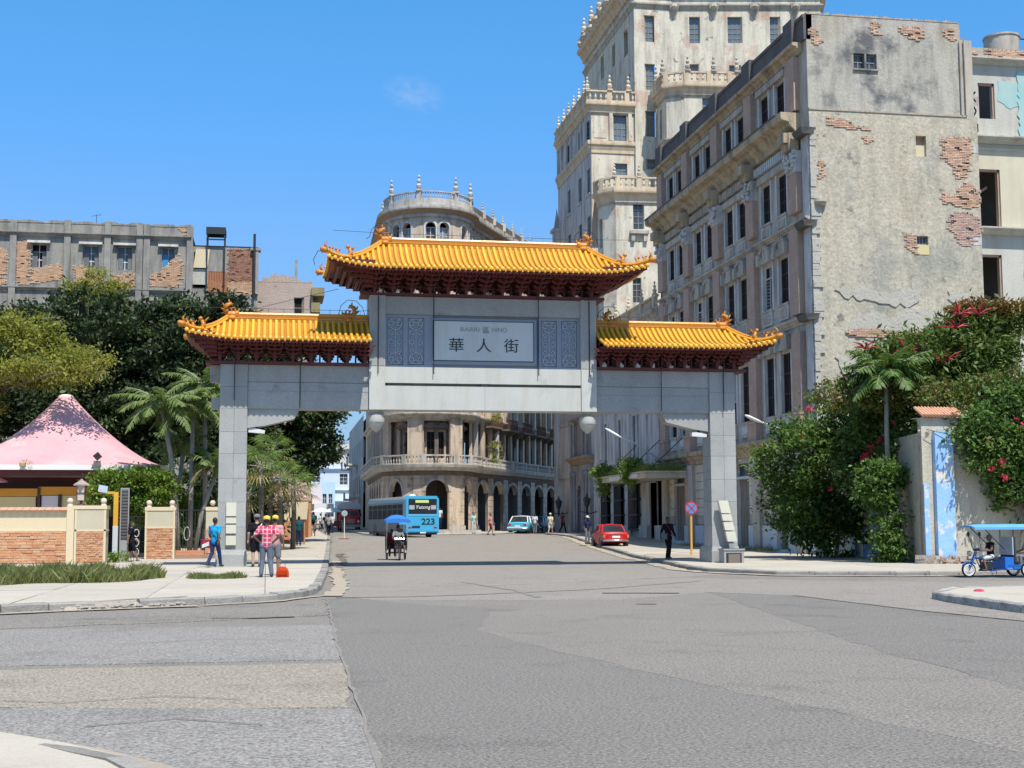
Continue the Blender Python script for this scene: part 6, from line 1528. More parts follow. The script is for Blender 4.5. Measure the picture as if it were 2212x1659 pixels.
def palm(label, loc, tpts, rs, L=2.0, nf=17, ll=.52, dry=0, group='feather palms beside the left gate post', name='palm_tree'):
 t = thing(name, label, 'palm', loc, 0, group)
 trunk(t, tpts, rs, M_BARKP, n=8)
 top = Vector(tpts[-1])
 MB().tube([top - Vector((0, 0, .1)), top + Vector((0, 0, .5))], [rs[-1] * 1.25, rs[-1] * .6], 8).build('crownshaft', M_PALM, t, smooth=True)
 for i in range(nf):
  mb = MB(); az = 2.4 * i + R.uniform(-.2, .2); q = i / nf
  frond(mb, 0, top + Vector((0, 0, .35)), az, L * R.uniform(.85, 1.1), 1.6 - 1.5 * q + R.uniform(-.1, .1), .55 + .75 * q, ll=ll)
  mb.build('frond', [M_PALMD if i >= nf - dry else M_PALM, M_BARKP], t)
 return t
palm('feather palm nearest the tent with a curved pale trunk', (-3.95, 65.6, 0), [(0, 0, 0), (-.15, 0, 2.4), (-.45, 0, 4.9), (-.85, 0, 6.9)], [.14, .12, .11, .1], 2.5, 21)
palm('straight feather palm just left of the gate post', (-3.5, 66.4, 0), [(0, 0, 0), (.02, 0, 3.4), (.05, 0, 6.9)], [.13, .11, .1], 2.4, 21)
palm('tallest feather palm touching the left end of the gate roof', (-2.9, 67.5, 0), [(0, 0, 0), (0, 0, 4), (-.1, 0, 8.0)], [.12, .11, .1], 2.4, 21)
palm('low feather palm with a trunk leaning right to the gate post', (-3.3, 65.9, 0), [(0, 0, 0), (.35, 0, 2.2), (.95, 0, 4.0)], [.11, .1, .09], 1.6, 13, dry=3)
palm('feather palm leaning left at the back of the group', (-4.3, 68.5, 0), [(0, 0, 0), (.1, 0, 3), (.3, 0, 5.2)], [.12, .1, .1], 1.8, 15)
def fan_palm(label, loc, h, nf=16, L=1.1, m=M_PALM, dry=4):
 t = thing('fan_palm', label, 'palm', loc, 0, 'fan palms right of the left gate post')
 trunk(t, [(0, 0, 0), (.05, 0, h * .6), (0, 0, h)], [.16, .14, .13])
 for i in range(nf):
  az = 2.4 * i + R.uniform(-.2, .2); q = i / nf; el = 1.1 - 1.7 * q
  d = Vector((math.cos(az) * math.cos(el), math.sin(az) * math.cos(el), math.sin(el))); s = Vector((-math.sin(az), math.cos(az), 0)); u_ = d.cross(s)
  b = Vector((0, 0, h)); hub = b + d * L * .75; mb = MB(); mb.tube([b, hub], .02, 4, 1); k = 15
  for j in range(k):
   a = (j / (k - 1) - .5) * 3.6; dr = (d * math.cos(a) + s * math.sin(a)).normalized(); l = L * (.95 - .2 * abs(a) / 1.8) * R.uniform(.9, 1.1); w = dr.cross(u_).normalized() * .045
   q1 = hub + dr * l * .55; q2 = hub + dr * l + Vector((0, 0, -.3 * l))
   mb.add([tuple(hub), tuple(q1 + w), tuple(q2), tuple(q1 - w)], [(0, 1, 2, 3)], 0)
  mb.build('fan_leaf', [M_PALMD if i >= nf - dry else m, M_BARKP], t)
for i, (x, y, h, lb_) in enumerate(((-.3, 74, 4.6, 'fan palm right beside the inner edge of the left gate post'), (.7, 76.5, 4.0, 'middle fan palm between the gate post and the street'), (1.5, 79, 3.5, 'fan palm nearest the street with yellowing lower leaves'), (.2, 80, 5.6, 'highest fan palm at the back of the group'), (-1.0, 77, 3.2, 'short fan palm mostly hidden by the gate post'))):
 fan_palm(lb_, (x, y, gz(y)), h, dry=(7 if i == 2 else 3))
t = thing('shrub', 'bright yellow-green shrub in front of the tent corner', 'shrub', (-6.1, 65.6, .2))
foliage(t, 'foliage', [(0, 0, 3.1, 1.8, 1.2, 1.15), (-.9, 0, 3.0, 1.1, 1, .8), (.9, 0, 3.0, 1.1, 1, .85), (.2, 0, 2.2, .9, .9, .7)], 15000, .17, [M_BRIGHT, M_VINE], clumps=170, sig=.2, split=.25)
MB().tube([(0, 0, 0), (.1, 0, 1.4), (0, 0, 2.6)], [.09, .08, .06], 7).build('stem', M_BARK, t)
t = thing('shrub', 'lower green shrub seen through the railings between the palms', 'shrub', (-3.3, 68, 0))
foliage(t, 'foliage', [(0, 0, 1.9, 1.5, 1, 1.3), (-1.4, 0, 1.5, 1, 1, 1)], 7000, .17, [M_BRIGHT, M_VINE], clumps=90, sig=.2, split=.55)
t = thing('weed_clump', 'small weeds growing in the open gateway beside the yellow post', 'weeds', (-5.9, 58.4, 0))
foliage(t, 'foliage', [(0, 0, .25, .5, .4, .3)], 700, .12, [M_BRIGHT], clumps=20, sig=.1)
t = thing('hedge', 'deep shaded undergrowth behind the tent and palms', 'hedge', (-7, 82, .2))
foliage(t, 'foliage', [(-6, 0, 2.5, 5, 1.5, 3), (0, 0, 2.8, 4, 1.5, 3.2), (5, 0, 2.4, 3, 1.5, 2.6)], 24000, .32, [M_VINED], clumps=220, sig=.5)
def creeper(label, loc, blobs, n, size, mats, cat='creeper', flowers=(), **kw):
 t = thing('flowering_creeper', label, cat, loc, 0)
 foliage(t, 'foliage', blobs, n, size, mats, **kw)
 for (x, y, z, s) in flowers:
  C = NR.normal(size=(26, 3)) * s * .36 + np.array([x, y, z]); V, F = leaf_quads(C, s * .6, .1, .8); np_mesh('flower_cluster', V, F, [M_FLOW], t)['kind'] = 'stuff'
 MB().tube([(0, 0, 0), (.2, -.1, 1.5), (0, 0, 3)], [.1, .07, .05], 6).build('stem', M_BARK, t)
 return t
creeper('dense green creeper bulging over the pavement left of the blue pilaster', (24.0, 56.0, 0),
  [(-.6, -.3, 3.9, 2.9, 2.4, 2.3), (1.4, -3.6, 4.3, 2.4, 2.6, 2.2), (-.8, .8, 2.4, 1.9, 1.8, 1.7), (.9, -5.4, 3.4, 1.4, 1.6, 1.6), (.2, -1.5, 5.6, 2.2, 2.6, 1.1), (.4, .4, 1.2, 1.3, 1.2, 1.1)], 46000, .21, [M_VINE, M_VINED], clumps=520, sig=.3, split=.5, zmin=.15, keep=lambda C: (C[:, 1] > -1.2) | (C[:, 2] > 2.6 + .5 * np.sin(C[:, 1] * 3)),
  flowers=[(-1.9, -2.2, 6.3, .22), (-.7, -5.4, 4.55, .22), (-.35, -5.5, 4.85, .2), (-.95, -5.4, 4.2, .26), (-1.25, -2.6, 3.0, .14), (.0, -6.1, 3.5, .13), (-2.2, -2, 5.2, .12), (.1, -5.8, 5.5, .12)])
creeper('hanging column of creeper just left of the blue painted pilaster', (23.35, 48.6, 0),
  [(-.3, .2, 1.5, .55, .5, 1.5), (-.5, .3, 3.0, .9, .7, 1.0), (-.2, .3, .5, .5, .5, .5)], 7500, .19, [M_VINE, M_VINED], clumps=110, sig=.18, split=.4, zmin=.05)
creeper('creeper with red blooms hanging over the wall behind the blue tricycle taxi', (26.9, 46.4, 0),
  [(.3, .2, 4.6, 2.2, 1.0, 1.6), (1.2, .1, 3.0, 2.0, .8, 1.7), (-1.2, .2, 5.0, .9, .7, .7), (2.2, 0, 2.2, 1.6, .8, 1.4), (1.5, .4, 6.0, 2.2, 1.2, .8)], 30000, .2, [M_VINE, M_VINED], clumps=420, sig=.26, split=.5,
  flowers=[(-.1, -.9, 5.05, .16), (-1.25, -.6, 3.55, .16), (-.95, -.8, 3.75, .2), (-.85, -.8, 3.2, .17), (-1.3, -.5, 4.5, .1), (.0, -1, 3.1, .12), (-.35, -.9, 5.3, .11)])
creeper('feathery creeper with rusty tips along the wall top behind the tiled coping', (24.4, 50, 0),
  [(-1.6, .5, 6.6, 2.0, 1.2, .6), (1.6, -1.2, 6.3, 1.9, 1.2, .5), (3.6, -1.6, 6.6, 2.0, 1.2, .8), (-.2, 1, 6.9, 2, 1.4, .7)], 14000, .17, [M_VINE, M_RUST, M_SCHEF], clumps=240, sig=.24)
ut = thing('umbrella_tree', 'umbrella tree with crimson flower spikes rising above the creeper', 'tree', (26.3, 52, 0))
trunk(ut, [(0, 0, 0), (.2, 0, 4), (.3, 0, 7)], [.2, .16, .12])
foliage(ut, 'crown', [(.8, 0, 8.5, 2.4, 1.8, 1.2), (-1.5, 0, 7.9, 1.4, 1.4, .9), (2.4, 0, 8.0, 1.8, 1.6, 1.6), (2.9, 0, 9.7, 1.8, 1.4, .8), (-.4, 0, 7.4, 2.4, 1.6, .8)], 20000, .3, [M_SCHEF, M_VINE], clumps=240, sig=.3, aspect=.34, split=.4)
foliage(ut, 'rusty_young_leaves', [(2.9, -.3, 10.3, 1.8, 1.0, .4)], 3000, .22, [M_RUST, M_SCHEF], clumps=60, sig=.2, aspect=.4, split=.4)
for k, (x, y, z) in enumerate(((-2.9, -.9, 8.5), (-1.3, -1.2, 8.3), (.7, -1.5, 9.3), (.2, -1.5, 8.0), (1.7, -1.5, 9.9), (2.4, -1.6, 6.7), (.9, -1.4, 9.9))):
 mb = MB()
 for j in range(9):
  a = math.pi * (j + .2) / 8.4; l = R.uniform(.35, .95); a += R.uniform(-.3, .3); d = Vector((math.cos(a), R.uniform(-.7, .3), math.sin(a) * R.uniform(.3, .8))).normalized()
  mb.tube([Vector((x, y, z)), Vector((x, y, z)) + d * l * .5 + Vector((0, 0, .06)), Vector((x, y, z)) + d * l], [.022, .03, .008], 5)
 mb.build('flower_spike', M_REDSP, ut)
pq = palm('shaggy palm with a white trunk rising out of the creeper on the right', (23.5, 49.6, 0), [(0, 0, 3.0), (-.02, 0, 5), (.02, 0, 7.0)], [.1, .09, .08], 1.9, 28, ll=.6, group='palm in the creeper', name='palm_tree')
for c in pq.children:
 if c.name.startswith('frond'): c.data.materials[0] = M_VINE
def grass(name, label, inside, box, n, h, m, kind='stuff', z0=.13):
 x0, x1, y0, y1 = box; P_ = NR.uniform(size=(n * 2, 2)) * np.array([x1 - x0, y1 - y0]) + np.array([x0, y0])
 P_ = P_[np.array([inside(x, y) for x, y in P_])][:n]; n = len(P_)
 hh = h * NR.uniform(.3, 1.3, n) * (.55 + .45 * np.abs(np.sin(P_[:, 0] * 2.3) * np.cos(P_[:, 1] * 1.9 + 1)) * 1.6) ; a = NR.uniform(0, 2 * np.pi, n); w = .008; lean = NR.normal(size=(n, 2)) * .3 * hh[:, None]
 c, s = np.cos(a) * w, np.sin(a) * w
 z = np.full(n, z0)
 V = np.stack([np.stack([P_[:, 0] - c, P_[:, 1] - s, z], 1), np.stack([P_[:, 0] + c, P_[:, 1] + s, z], 1),
     np.stack([P_[:, 0] + c * .8 + lean[:, 0] * .5, P_[:, 1] + s * .8 + lean[:, 1] * .5, z + hh * .6], 1), np.stack([P_[:, 0] + lean[:, 0] * 1.2, P_[:, 1] + lean[:, 1] * 1.2, z + hh], 1)], 1).reshape(-1, 3)
 F = np.arange(4 * n).reshape(n, 4); o = np_mesh(name, V, F, [m]); tag(o, label, 'grass', kind=kind); return o
def wob(x, y, f=1.0): return math.sin(x * 2.1 * f + 1) * .35 + math.sin(y * 1.7 * f + x) * .3
grass('grass', 'long strip of tall grass growing on the pavement before the brick wall', lambda x, y: ((x + 7.5) / 4.7) ** 2 + ((y - 40.5 - .42 * (x + 7) * 0 - wob(x, y)) / 3.9) ** 2 < 1 and R.random() < .9, (-13.5, -1.4, 36, 45.5), 40000, .32, M_GRASS)
grass('grass', 'small low patch of grass near the man with the red bag', lambda x, y: ((x + 1.35) / .85) ** 2 + ((y - 40.2 - .3 * wob(x, y, 2)) / 1.15) ** 2 < 1, (-2.4, 0, 38.5, 42), 4500, .13, M_GRASS)
grass('grass', 'tufts of grass on the canopy over the black window grilles', lambda x, y: True, (23.1, 25.7, 82.8, 95), 5000, .45, M_OLIVE, z0=4.88)
grass('grass', 'thin weeds at the foot of the facade beside the pavement', lambda x, y: R.random() < .5, (24.6, 25.4, 66, 82), 1500, .25, M_GRASS, z0=.2)
for (x, y, s, lb_) in ((23.4, 94.6, .95, 'bright green bush at the far corner of the flat canopy'), (23.3, 86.5, .8, 'bright green plant spilling over the middle of the flat canopy')):
 t = thing('canopy_plant', lb_, 'plant', (x, y, 4.88), group='plants on the flat canopy')
 foliage(t, 'foliage', [(0, 0, .35, .8 * s, 1.1 * s, .75 * s), (-.2, 0, -.5, .4 * s, .7 * s, .7 * s)], 2400, .18, [M_BRIGHT], clumps=50, sig=.2)
 MB().tube([(0, 0, 0), (0, 0, .4)], .04, 5).build('stem', M_BARK, t)
t = thing('facade_weed', 'weed growing on the first floor ledge of the rounded corner building', 'plant', (19.2, 116.6, 7.4)); foliage(t, 'foliage', [(0, -.6, .4, .5, .5, .9), (0, -.3, 3.3, .6, .5, .5)], 900, .16, [M_OLIVE], clumps=30, sig=.16)
M_CRP = mat('cream_wall_paint', (.66, .56, .36), .9, (.58, .49, .33), .7, .3, bump=.2, bscale=8, fine=.06, patches=(((.38, .35, .28), .66, .9, .05),))
M_CRG = mat('stained_cream_panel', (.44, .40, .29), .9, (.52, .47, .34), 1.4, .3, bump=.2, bscale=8)
M_STB = mat('orange_stone_brick', (.52, .235, .11), .95, (.60, .36, .2), 3.5, .35, bump=.9, bscale=12, island=.0, fine=.2)
M_STB2 = mat('red_stone_brick', (.46, .19, .10), .95, (.56, .29, .17), 4, .35, bump=.9, bscale=12, fine=.2)
M_STB3 = mat('pale_stone_brick', (.60, .39, .24), .95, (.52, .27, .15), 3, .35, bump=.9, bscale=12, fine=.2)
M_MORT = mat('mortar', (.36, .27, .19), .95, (.46, .38, .28), 4, .3, bump=.6)
M_TERRA = mat('terracotta_coping', (.50, .24, .14), .85, (.58, .34, .23), 4, .3, bump=.4, bscale=12)
M_BALL = mat('painted_ball', (.66, .58, .48), .7, (.55, .42, .34), 3, .3)
wl = thing('garden_wall', 'cream and orange stone wall with two ball-topped pillars below the pink tent', 'wall', (-7.85, 57.2, 0))
wl_b = [0]
def bricks(parent, x0, x1, z0, z1, y, cw=.34, ch=.105, xr=0.0, mats=(M_STB, M_STB2, M_STB3), name='brick', cap=300, vertical=False):
 z = z0; r_ = 0; stuff = MB()
 while z < z1 - .02:
  x = x0 - (cw * R.uniform(.2, .7) if r_ % 2 else 0)
  h = ch * R.uniform(.85, 1.15); h = min(h, z1 - z)
  while x < x1 - .03:
   w = cw * R.uniform(.6, 1.45); a = max(x, x0); b = min(x + w, x1)
   if b - a > .04:
    d = R.uniform(.012, .045); j = lambda: R.uniform(-.008, .008)
    v = [(a + .008 + j(), y - d, z + .007), (b - .008 + j(), y - d + j(), z + .007), (b - .006, y + .02, z + .004), (a + .006, y + .02, z + .004),
      (a + .008 + j(), y - d + j(), z + h - .007 + j()), (b - .008 + j(), y - d, z + h - .007), (b - .006, y + .02, z + h - .004), (a + .006, y + .02, z + h - .004)]
    if wl_b[0] < cap: MB().hexa(v).build(name, R.choice(mats), parent); wl_b[0] += 1
    else: stuff.hexa(v, R.randrange(len(mats)))
   x += w
  z += h; r_ += 1
 if stuff.f: o = stuff.build('brickwork', list(mats), parent); o['kind'] = 'stuff'
MB().box(-8, 0, -.05, .32, .3, 1.42).build('brick_core', M_MORT, wl)
MB().box(-8, .02, 1.42, .05, .28, 2.2).build('panel', M_CRP, wl)
MB().box(-8, -.02, 1.40, .3, .3, 1.46).build('band', M_CRP, wl)
mb = MB()
for k in range(28): x = -7.9 + k * .285; MB().hexa([(x, -.12, 2.2), (x + .27, -.12, 2.2), (x + .27, .34, 2.2), (x, .34, 2.2), (x, -.14, 2.25), (x + .27, -.14, 2.25), (x + .27, .34, 2.36), (x, .34, 2.36)]).build('coping_tile', M_TERRA, wl)
MB().box(.06, -.04, -.02, .34, .34, 2.42).build('pier', M_CRP, wl)
MB().box(-8, -.1, -.04, 1.6, .0, .06).build('footing', M_CONC, wl)
wl_b[0] = 0
bricks(wl, -3.2, .05, .06, 1.4, 0)
wl_b[0] = 300
bricks(wl, -8, -3.2, .06, 1.4, 0)
MB().box(.36, -.02, -.02, 1.55, 1.1, 2.3).build('pillar', M_CRG, wl)
MB().box(.34, -.03, 1.40, 1.58, 1.0, 1.47).box(.34, -.05, 2.28, 1.6, 1.12, 2.42).box(.36, -.03, .0, .44, -.019, 2.28).box(1.49, -.03, .0, 1.57, -.019, 2.28).build('pillar_trim', M_CRP, wl)
wl_b[0] = 0
bricks(wl, .45, 1.48, .05, 1.4, -.02, .2, .075)
for x in (.16, 1.45): MB().lathe([(.11, 0), (.1, .06), (.06, .08)], 10, (x, .1, 2.42)).sphere((x, .1, 2.6), .125, 12).build('ball_finial', M_BALL, wl, smooth=rad(50))
gl = thing('pillar_lantern', 'brown four-sided lantern standing on the wall beside the double pillar', 'lantern', (-7.3, 57.5, 2.42))
M_BRN = mat('brown_iron', (.09, .05, .04), .7)
mb = MB()
mb.lathe([(.16, 0), (.14, .05), (.05, .09), (.06, .16), (.16, .2)], 8)
for sx_ in (-1, 1):
 for sy_ in (-1, 1): mb.box(sx_ * .15 - .02, sy_ * .15 - .02, .2, sx_ * .15 + .02, sy_ * .15 + .02, .82)
mb.box(-.17, -.17, .48, .17, .17, .52).build('frame', M_BRN, gl)
MB().box(-.14, -.14, .21, .14, .14, .81).build('glass', mat('frosted_lantern_glass', (.5, .42, .33), .4), gl)
MB().lathe([(.32, .8), (.3, .86), (.1, .98), (.03, 1.06)], 4).build('lantern_roof', mat('pinkish_grey_cap', (.35, .27, .25), .8), gl)
for dx in (-.03, .03): pass
p2 = thing('gate_pillar', 'orange brick and cream pillar with two balls right of the open gateway', 'pillar', (-4.65, 63.5, 0))
MB().box(-.64, 0, -.05, .64, .9, 2.3).build('pillar', M_CRG, p2)
MB().box(-.66, -.02, 1.5, .66, .9, 1.57).box(-.67, -.03, 2.28, .67, .93, 2.44).box(-.65, -.015, .0, -.57, -.001, 2.28).box(.57, -.015, .0, .65, -.001, 2.28).build('pillar_trim', M_CRP, p2)
wl_b[0] = 0; bricks(p2, -.56, .56, .02, 1.5, 0, .2, .075)
for x in (-.5, .5): MB().lathe([(.11, 0), (.1, .06), (.06, .08)], 10, (x, .2, 2.44)).sphere((x, .2, 2.62), .125, 12).build('ball_finial', M_BALL, p2, smooth=rad(50))
fn = thing('railing_fence', 'black iron railings on a low brick wall in front of the palms', 'fence', (-4.0, 63.8, 0))
MB().box(.02, 0, -.05, 2.0, .3, .5).build('low_wall', M_STB2, fn); MB().box(0, -.25, -.05, 2.0, -.001, .3).build('step', mat('brown_stone_step', (.27, .16, .11), .9, (.36, .24, .17), 3, .3, bump=.5), fn)
for k in range(15): MB().box(.06 + .13 * k, .12, .5, .085 + .13 * k, .145, 2.35).build('bar', M_BLK, fn)
MB().box(0, .11, .62, 1.95, .155, .66).box(0, .11, 2.28, 1.95, .155, .32 + 2.0).build('rail', M_BLK, fn)
sc = MB()
for cx in (.5, 1.4):
 sc.tube([(cx + .13 * math.cos(a * math.pi / 6), .13, 1.25 + .3 * math.sin(a * math.pi / 6)) for a in range(13)], .014, 4)
sc.build('scroll', mat('white_scroll', (.6, .6, .58)), fn)
p3 = thing('gate_pillar', 'shaded brick pillar with one ball immediately left of the gate post', 'pillar', (-2.38, 63.6, 0))
MB().box(-.28, 0, -.05, .32, .5, 2.3).build('pillar', M_CRG, p3); MB().box(-.3, -.03, 2.28, .34, .53, 2.44).build('pillar_trim', M_CRP, p3); wl_b[0] = 0; bricks(p3, -.26, .3, .02, 1.5, 0, .2, .075)
MB().sphere((0, .2, 2.62), .125, 12).build('ball_finial', M_BALL, p3, smooth=True)
gt = thing('iron_gate', 'half open black wrought iron gate beside the man in black', 'gate', (-6.15, 60.6, 0))
for k in range(8): MB().box(.1 + .11 * k, 0, .1, .12 + .11 * k, .02, 2.0).build('bar', M_BLK, gt)
MB().box(.08, -.01, 1.98, 1.0, .03, 2.02).box(.08, -.01, .1, 1.0, .03, .14).box(.08, -.01, 1.5, 1.0, .03, 1.53).build('rail', M_BLK, gt)
sc = MB()
for z in (.5, .9, 1.3): sc.tube([(.75 + .1 * math.cos(a * math.pi / 6), .01, z + .16 * math.sin(a * math.pi / 6)) for a in range(13)], .02, 4)
sc.build('scroll', mat('white_scroll', (.6, .6, .58)), gt)
yp = thing('yellow_post', 'bright yellow gate post with a pale blue sign board on its arm', 'post', (-6.1, 58.9, 0))
M_YPT = mat('yellow_gloss_paint', (.70, .36, .02), .5, (.62, .3, .03), 2, .3)
MB().box(-.09, 0, 1.6, .09, .2, 3.0).box(-.7, .02, 2.92, -.091, .16, 3.02).build('post', M_YPT, yp)
MB().box(-.1, -.02, -.05, .1, .22, 1.6).build('post_base', M_WHITEP, yp)
MB().hexa([(-.72, -.06, 3.02), (-.36, -.06, 2.95), (-.36, -.03, 2.95), (-.72, -.03, 3.02), (-.68, -.06, 3.3), (-.32, -.06, 3.23), (-.32, -.03, 3.23), (-.68, -.03, 3.3)]).build('sign_board', mat('pale_blue_board', (.55, .63, .7), .6, (.3, .4, .5), 14, .2), yp)
lv = thing('louvred_gate_leaf', 'grey louvred metal gate leaf folded back behind the yellow post', 'gate', (-5.7, 60.0, 0))
for k in range(16): MB().box(-.3, .1, 1.1 + .13 * k, -.02, .14, 1.18 + .13 * k).build('louvre', M_SOOT, lv)
MB().box(-.34, .08, 0, -.3, .18, 3.2).box(-.02, .08, 0, .02, .18, 3.2).box(-.3, .15, .0, -.02, .17, 3.2).build('frame', mat('grey_metal', (.3, .3, .3), .6), lv)
M_PINKC = mat('faded_pink_canvas', (.62, .28, .31), .8, (.68, .45, .44), .5, .3, fine=.05, patches=(((.62, .22, .25), .58, .5, .2), ((.68, .62, .54), .6, .35, .2)), trans=.15)
M_WHC = mat('white_valance', (.72, .7, .66), .7)
te = thing('tent', 'large faded pink canvas pavilion with a tall central peak', 'tent', (-10.2, 73.3, -.17)); te.scale = (1.105, 1.105, 1.105)
mb = MB(); n = 64; k = 14; vs = []
hw = 5.05; zr, zt = 4.22, 7.6
for i in range(k + 1):
 t = i / k; s_ = .06 + .94 * t; z = zr + (zt - zr) * (1 - t) ** 1.62
 ex = 2 + 5 * t ** 2
 for j in range(n):
  a = 2 * math.pi * j / n; c_, si = math.cos(a), math.sin(a); r_ = (abs(c_) ** ex + abs(si) ** ex) ** (-1 / ex)
  sag = .07 * t * (1 - t) * math.cos(a * 16)
  vs.append((hw * s_ * r_ * c_, hw * s_ * r_ * si, z + sag))
mb.add(vs, [(i * n + j, i * n + (j + 1) % n, (i + 1) * n + (j + 1) % n, (i + 1) * n + j) for i in range(k) for j in range(n)][::-1])
mb.build('canopy', M_PINKC, te, smooth=True)
MB().lathe([(.34, 7.52), (.33, 7.62), (.2, 7.68), (.02, 7.7)], 16).build('peak_cap', mat('white_cap', (.72, .68, .66)), te, smooth=rad(40))
mb = MB(); q = vs[k * n:]
mb.add(q + [(x, y, z - .22) for x, y, z in q], [(j, (j + 1) % n, n + (j + 1) % n, n + j) for j in range(n)]); mb.build('valance', M_WHC, te)
for sx_ in (-1, 1):
 for sy_ in (-1, 1): MB().tube([(sx_ * 4.6, sy_ * 4.6, 0), (sx_ * 4.6, sy_ * 4.6, 4.2)], .08, 8).build('pole', M_BRN, te)
mb = MB()
for s_ in (-1, 1): mb.box(-4.9, s_ * 4.7 - .1, 3.75, 4.9, s_ * 4.7 + .1, 4.0).box(s_ * 4.7 - .1, -4.6, 3.75, s_ * 4.7 + .1, 4.6, 4.0)
mb.build('beam', mat('maroon_beam', (.12, .035, .03), .7), te)
fl = thing('floodlight', 'square black floodlight tilted on the edge of the pink tent', 'light', (-7.9, 67.55, 4.62))
MB().hexa([(-.2, -.1, .28), (.0, -.1, .06), (.0, .12, .06), (-.2, .12, .28), (.03, -.1, .47), (.22, -.1, .25), (.22, .12, .25), (.03, .12, .47)]).build('housing', M_BLK, fl)
MB().box(-.16, -.06, -.2, .16, .1, .05).build('bracket', M_SHUT, fl)
pt = thing('hanging_pot', 'small straw-coloured pot with a plant hung on the tent edge', 'plant pot', (-11.25, 67.5, 4.4))
MB().lathe([(.08, -.05), (.14, .0), (.16, .14), (.13, .22)], 10).build('pot', mat('straw_pot', (.42, .36, .2), .9), pt)
foliage(pt, 'foliage', [(.2, 0, .2, .2, .1, .1)], 60, .08, [M_OLIVE], clumps=10, sig=.06)
sb = thing('snack_bar', 'yellow painted snack bar counter in the shade under the pink tent', 'kiosk', (-10.25, 70, -.16)); sb.scale = (1.1, 1.1, 1.1)
MB().box(-3.6, 0, 2.92, -.62, .1, 3.26).box(-.58, 0, 2.98, 2.1, .1, 3.34).build('fascia_board', M_YPT, sb)
MB().box(-3.6, .05, 2.4, -.7, .1, 2.9).box(.3, .05, 2.4, 2.0, .1, 2.96).build('pale_panel', mat('pale_yellow_panel', (.68, .6, .3), .6), sb)
MB().box(-.45, .05, 2.4, .25, .1, 2.95).build('white_panel', mat('white_panel', (.7, .7, .72), .6), sb)
MB().box(-.62, -.06, 0, -.5, .06, 3.3).box(.26, -.04, 0, .4, .06, 3.0).box(2.05, -.06, 0, 2.2, .06, 3.3).box(-3.7, -.06, 0, -3.58, .06, 3.3).build('post', M_BRN, sb)
MB().box(-3.6, -.1, 1.0, 2.2, .5, 1.1).box(-3.6, .1, 0, 2.2, .2, 1.0).build('counter', mat('maroon_counter', (.25, .06, .06), .6), sb)
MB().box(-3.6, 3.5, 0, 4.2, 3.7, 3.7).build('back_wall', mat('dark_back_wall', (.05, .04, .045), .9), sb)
pz = thing('parasol', 'pink parasol edge showing at the far left under the tent', 'parasol', (-13.2, 68.6, .25))
MB().lathe([(1.15, 3.45), (1.1, 3.5), (.03, 4.0)], 8).build('shade', M_PINKC, pz); MB().tube([(0, 0, 0), (0, 0, 3.95)], .03, 6).build('pole', M_WHC, pz)
M_PIL = mat('ochre_brick_pillar', (.42, .25, .12), .9, (.34, .17, .09), 2.5, .3, bump=.8, bscale=10, fine=.2)
fp_l = ['first', 'second', 'third', 'fourth', 'fifth', 'farthest']
for i, (x, y, w, h, m_) in enumerate(((-.92, 82.4, .5, 2.85, M_PIL), (-.15, 84, .42, 2.85, M_PIL), (.55, 86, .42, 2.75, M_PIL), (1.28, 87.6, .42, 2.8, M_CRP), (2.15, 92, .62, 2.75, M_PIL), (2.75, 97, .7, 2.9, M_PIL))):
 t = thing('fence_pillar', 'ochre brick fence pillar along the left pavement, %s beyond the gate post' % fp_l[i], 'pillar', (x, y, gz(y)), .2, 'fence pillars along the left pavement')
 MB().box(-w / 2, 0, -.05, w / 2, w, h * .55).build('brick_base', M_STB2, t)
 MB().box(-w / 2 + .01, .01, h * .55, w / 2 - .01, w - .01, h - .3).box(-w / 2 - .04, -.04, h - .3, w / 2 + .04, w + .04, h - .18).build('shaft', m_, t)
 MB().lathe([(.1, 0), (.07, .05)], 8, (0, w / 2, h - .18)).sphere((0, w / 2, h), .13, 10).build('ball_finial', M_BALL, t, smooth=rad(50))
 if i < 5:
  for q in range(5): MB().box(w / 2 + .1 + .13 * q, w / 2 + .3 * q, .3, w / 2 + .13 + .13 * q, w / 2 + .03 + .3 * q, 2.2).build('railing_bar', M_BLK, t)
sd = thing('sand_heap', 'low heap of yellow sand against the fence right of the gate post', 'heap', (-.3, 60, .13))
mb = MB(); mb.lathe([(1.0, 0), (.8, .12), (.5, .28), (.2, .36), (.02, .38)], 14, sx=1.0, sy=1.6); mb.build('sand', M_SAND, sd, smooth=True)
bx = thing('cabinet', 'tall pale ochre cabinet leaning out from the fence pillars', 'cabinet', (2.0, 85.6, gz(86)), .25)
MB().hexa([(-.55, 0, 1.65), (.45, -.1, 1.65), (.6, .7, 1.65), (-.4, .8, 1.65), (-.65, -.05, 2.72), (.5, -.2, 2.72), (.65, .75, 2.72), (-.5, .85, 2.72)]).build('box', M_CRP, bx)
MB().box(.3, 0, 0, .38, .1, 1.65).box(-.4, .1, 0, -.3, .2, 1.65).build('legs', M_PIL, bx)
M_RW = mat('crumbling_cream_wall', (.56, .52, .42), .95, (.40, .36, .28), .8, .3, bump=1.0, bscale=8, fine=.2, streak=.5, streakcol=(.22, .2, .16), patches=(((.16, .14, .11), .60, 1.8, .08), ((.62, .6, .52), .62, .7, .05)))
M_BLUP = mat('peeling_sky_blue_paint', (.20, .40, .70), .85, (.34, .52, .74), 1.2, .3, bump=.6, bscale=9, patches=(((.60, .58, .53), .53, 1.7, .05), ((.3, .27, .22), .66, 3, .04)))
rwl = thing('ruined_wall', 'crumbling cream wall with a peeling blue pilaster and orange tile coping', 'wall', (23.6, 47, 0))
PR = Path([(3.0, 15.2), (0, 0), (14, .3)])
rh = [(4.8, 6.1, .12, 2.9)]
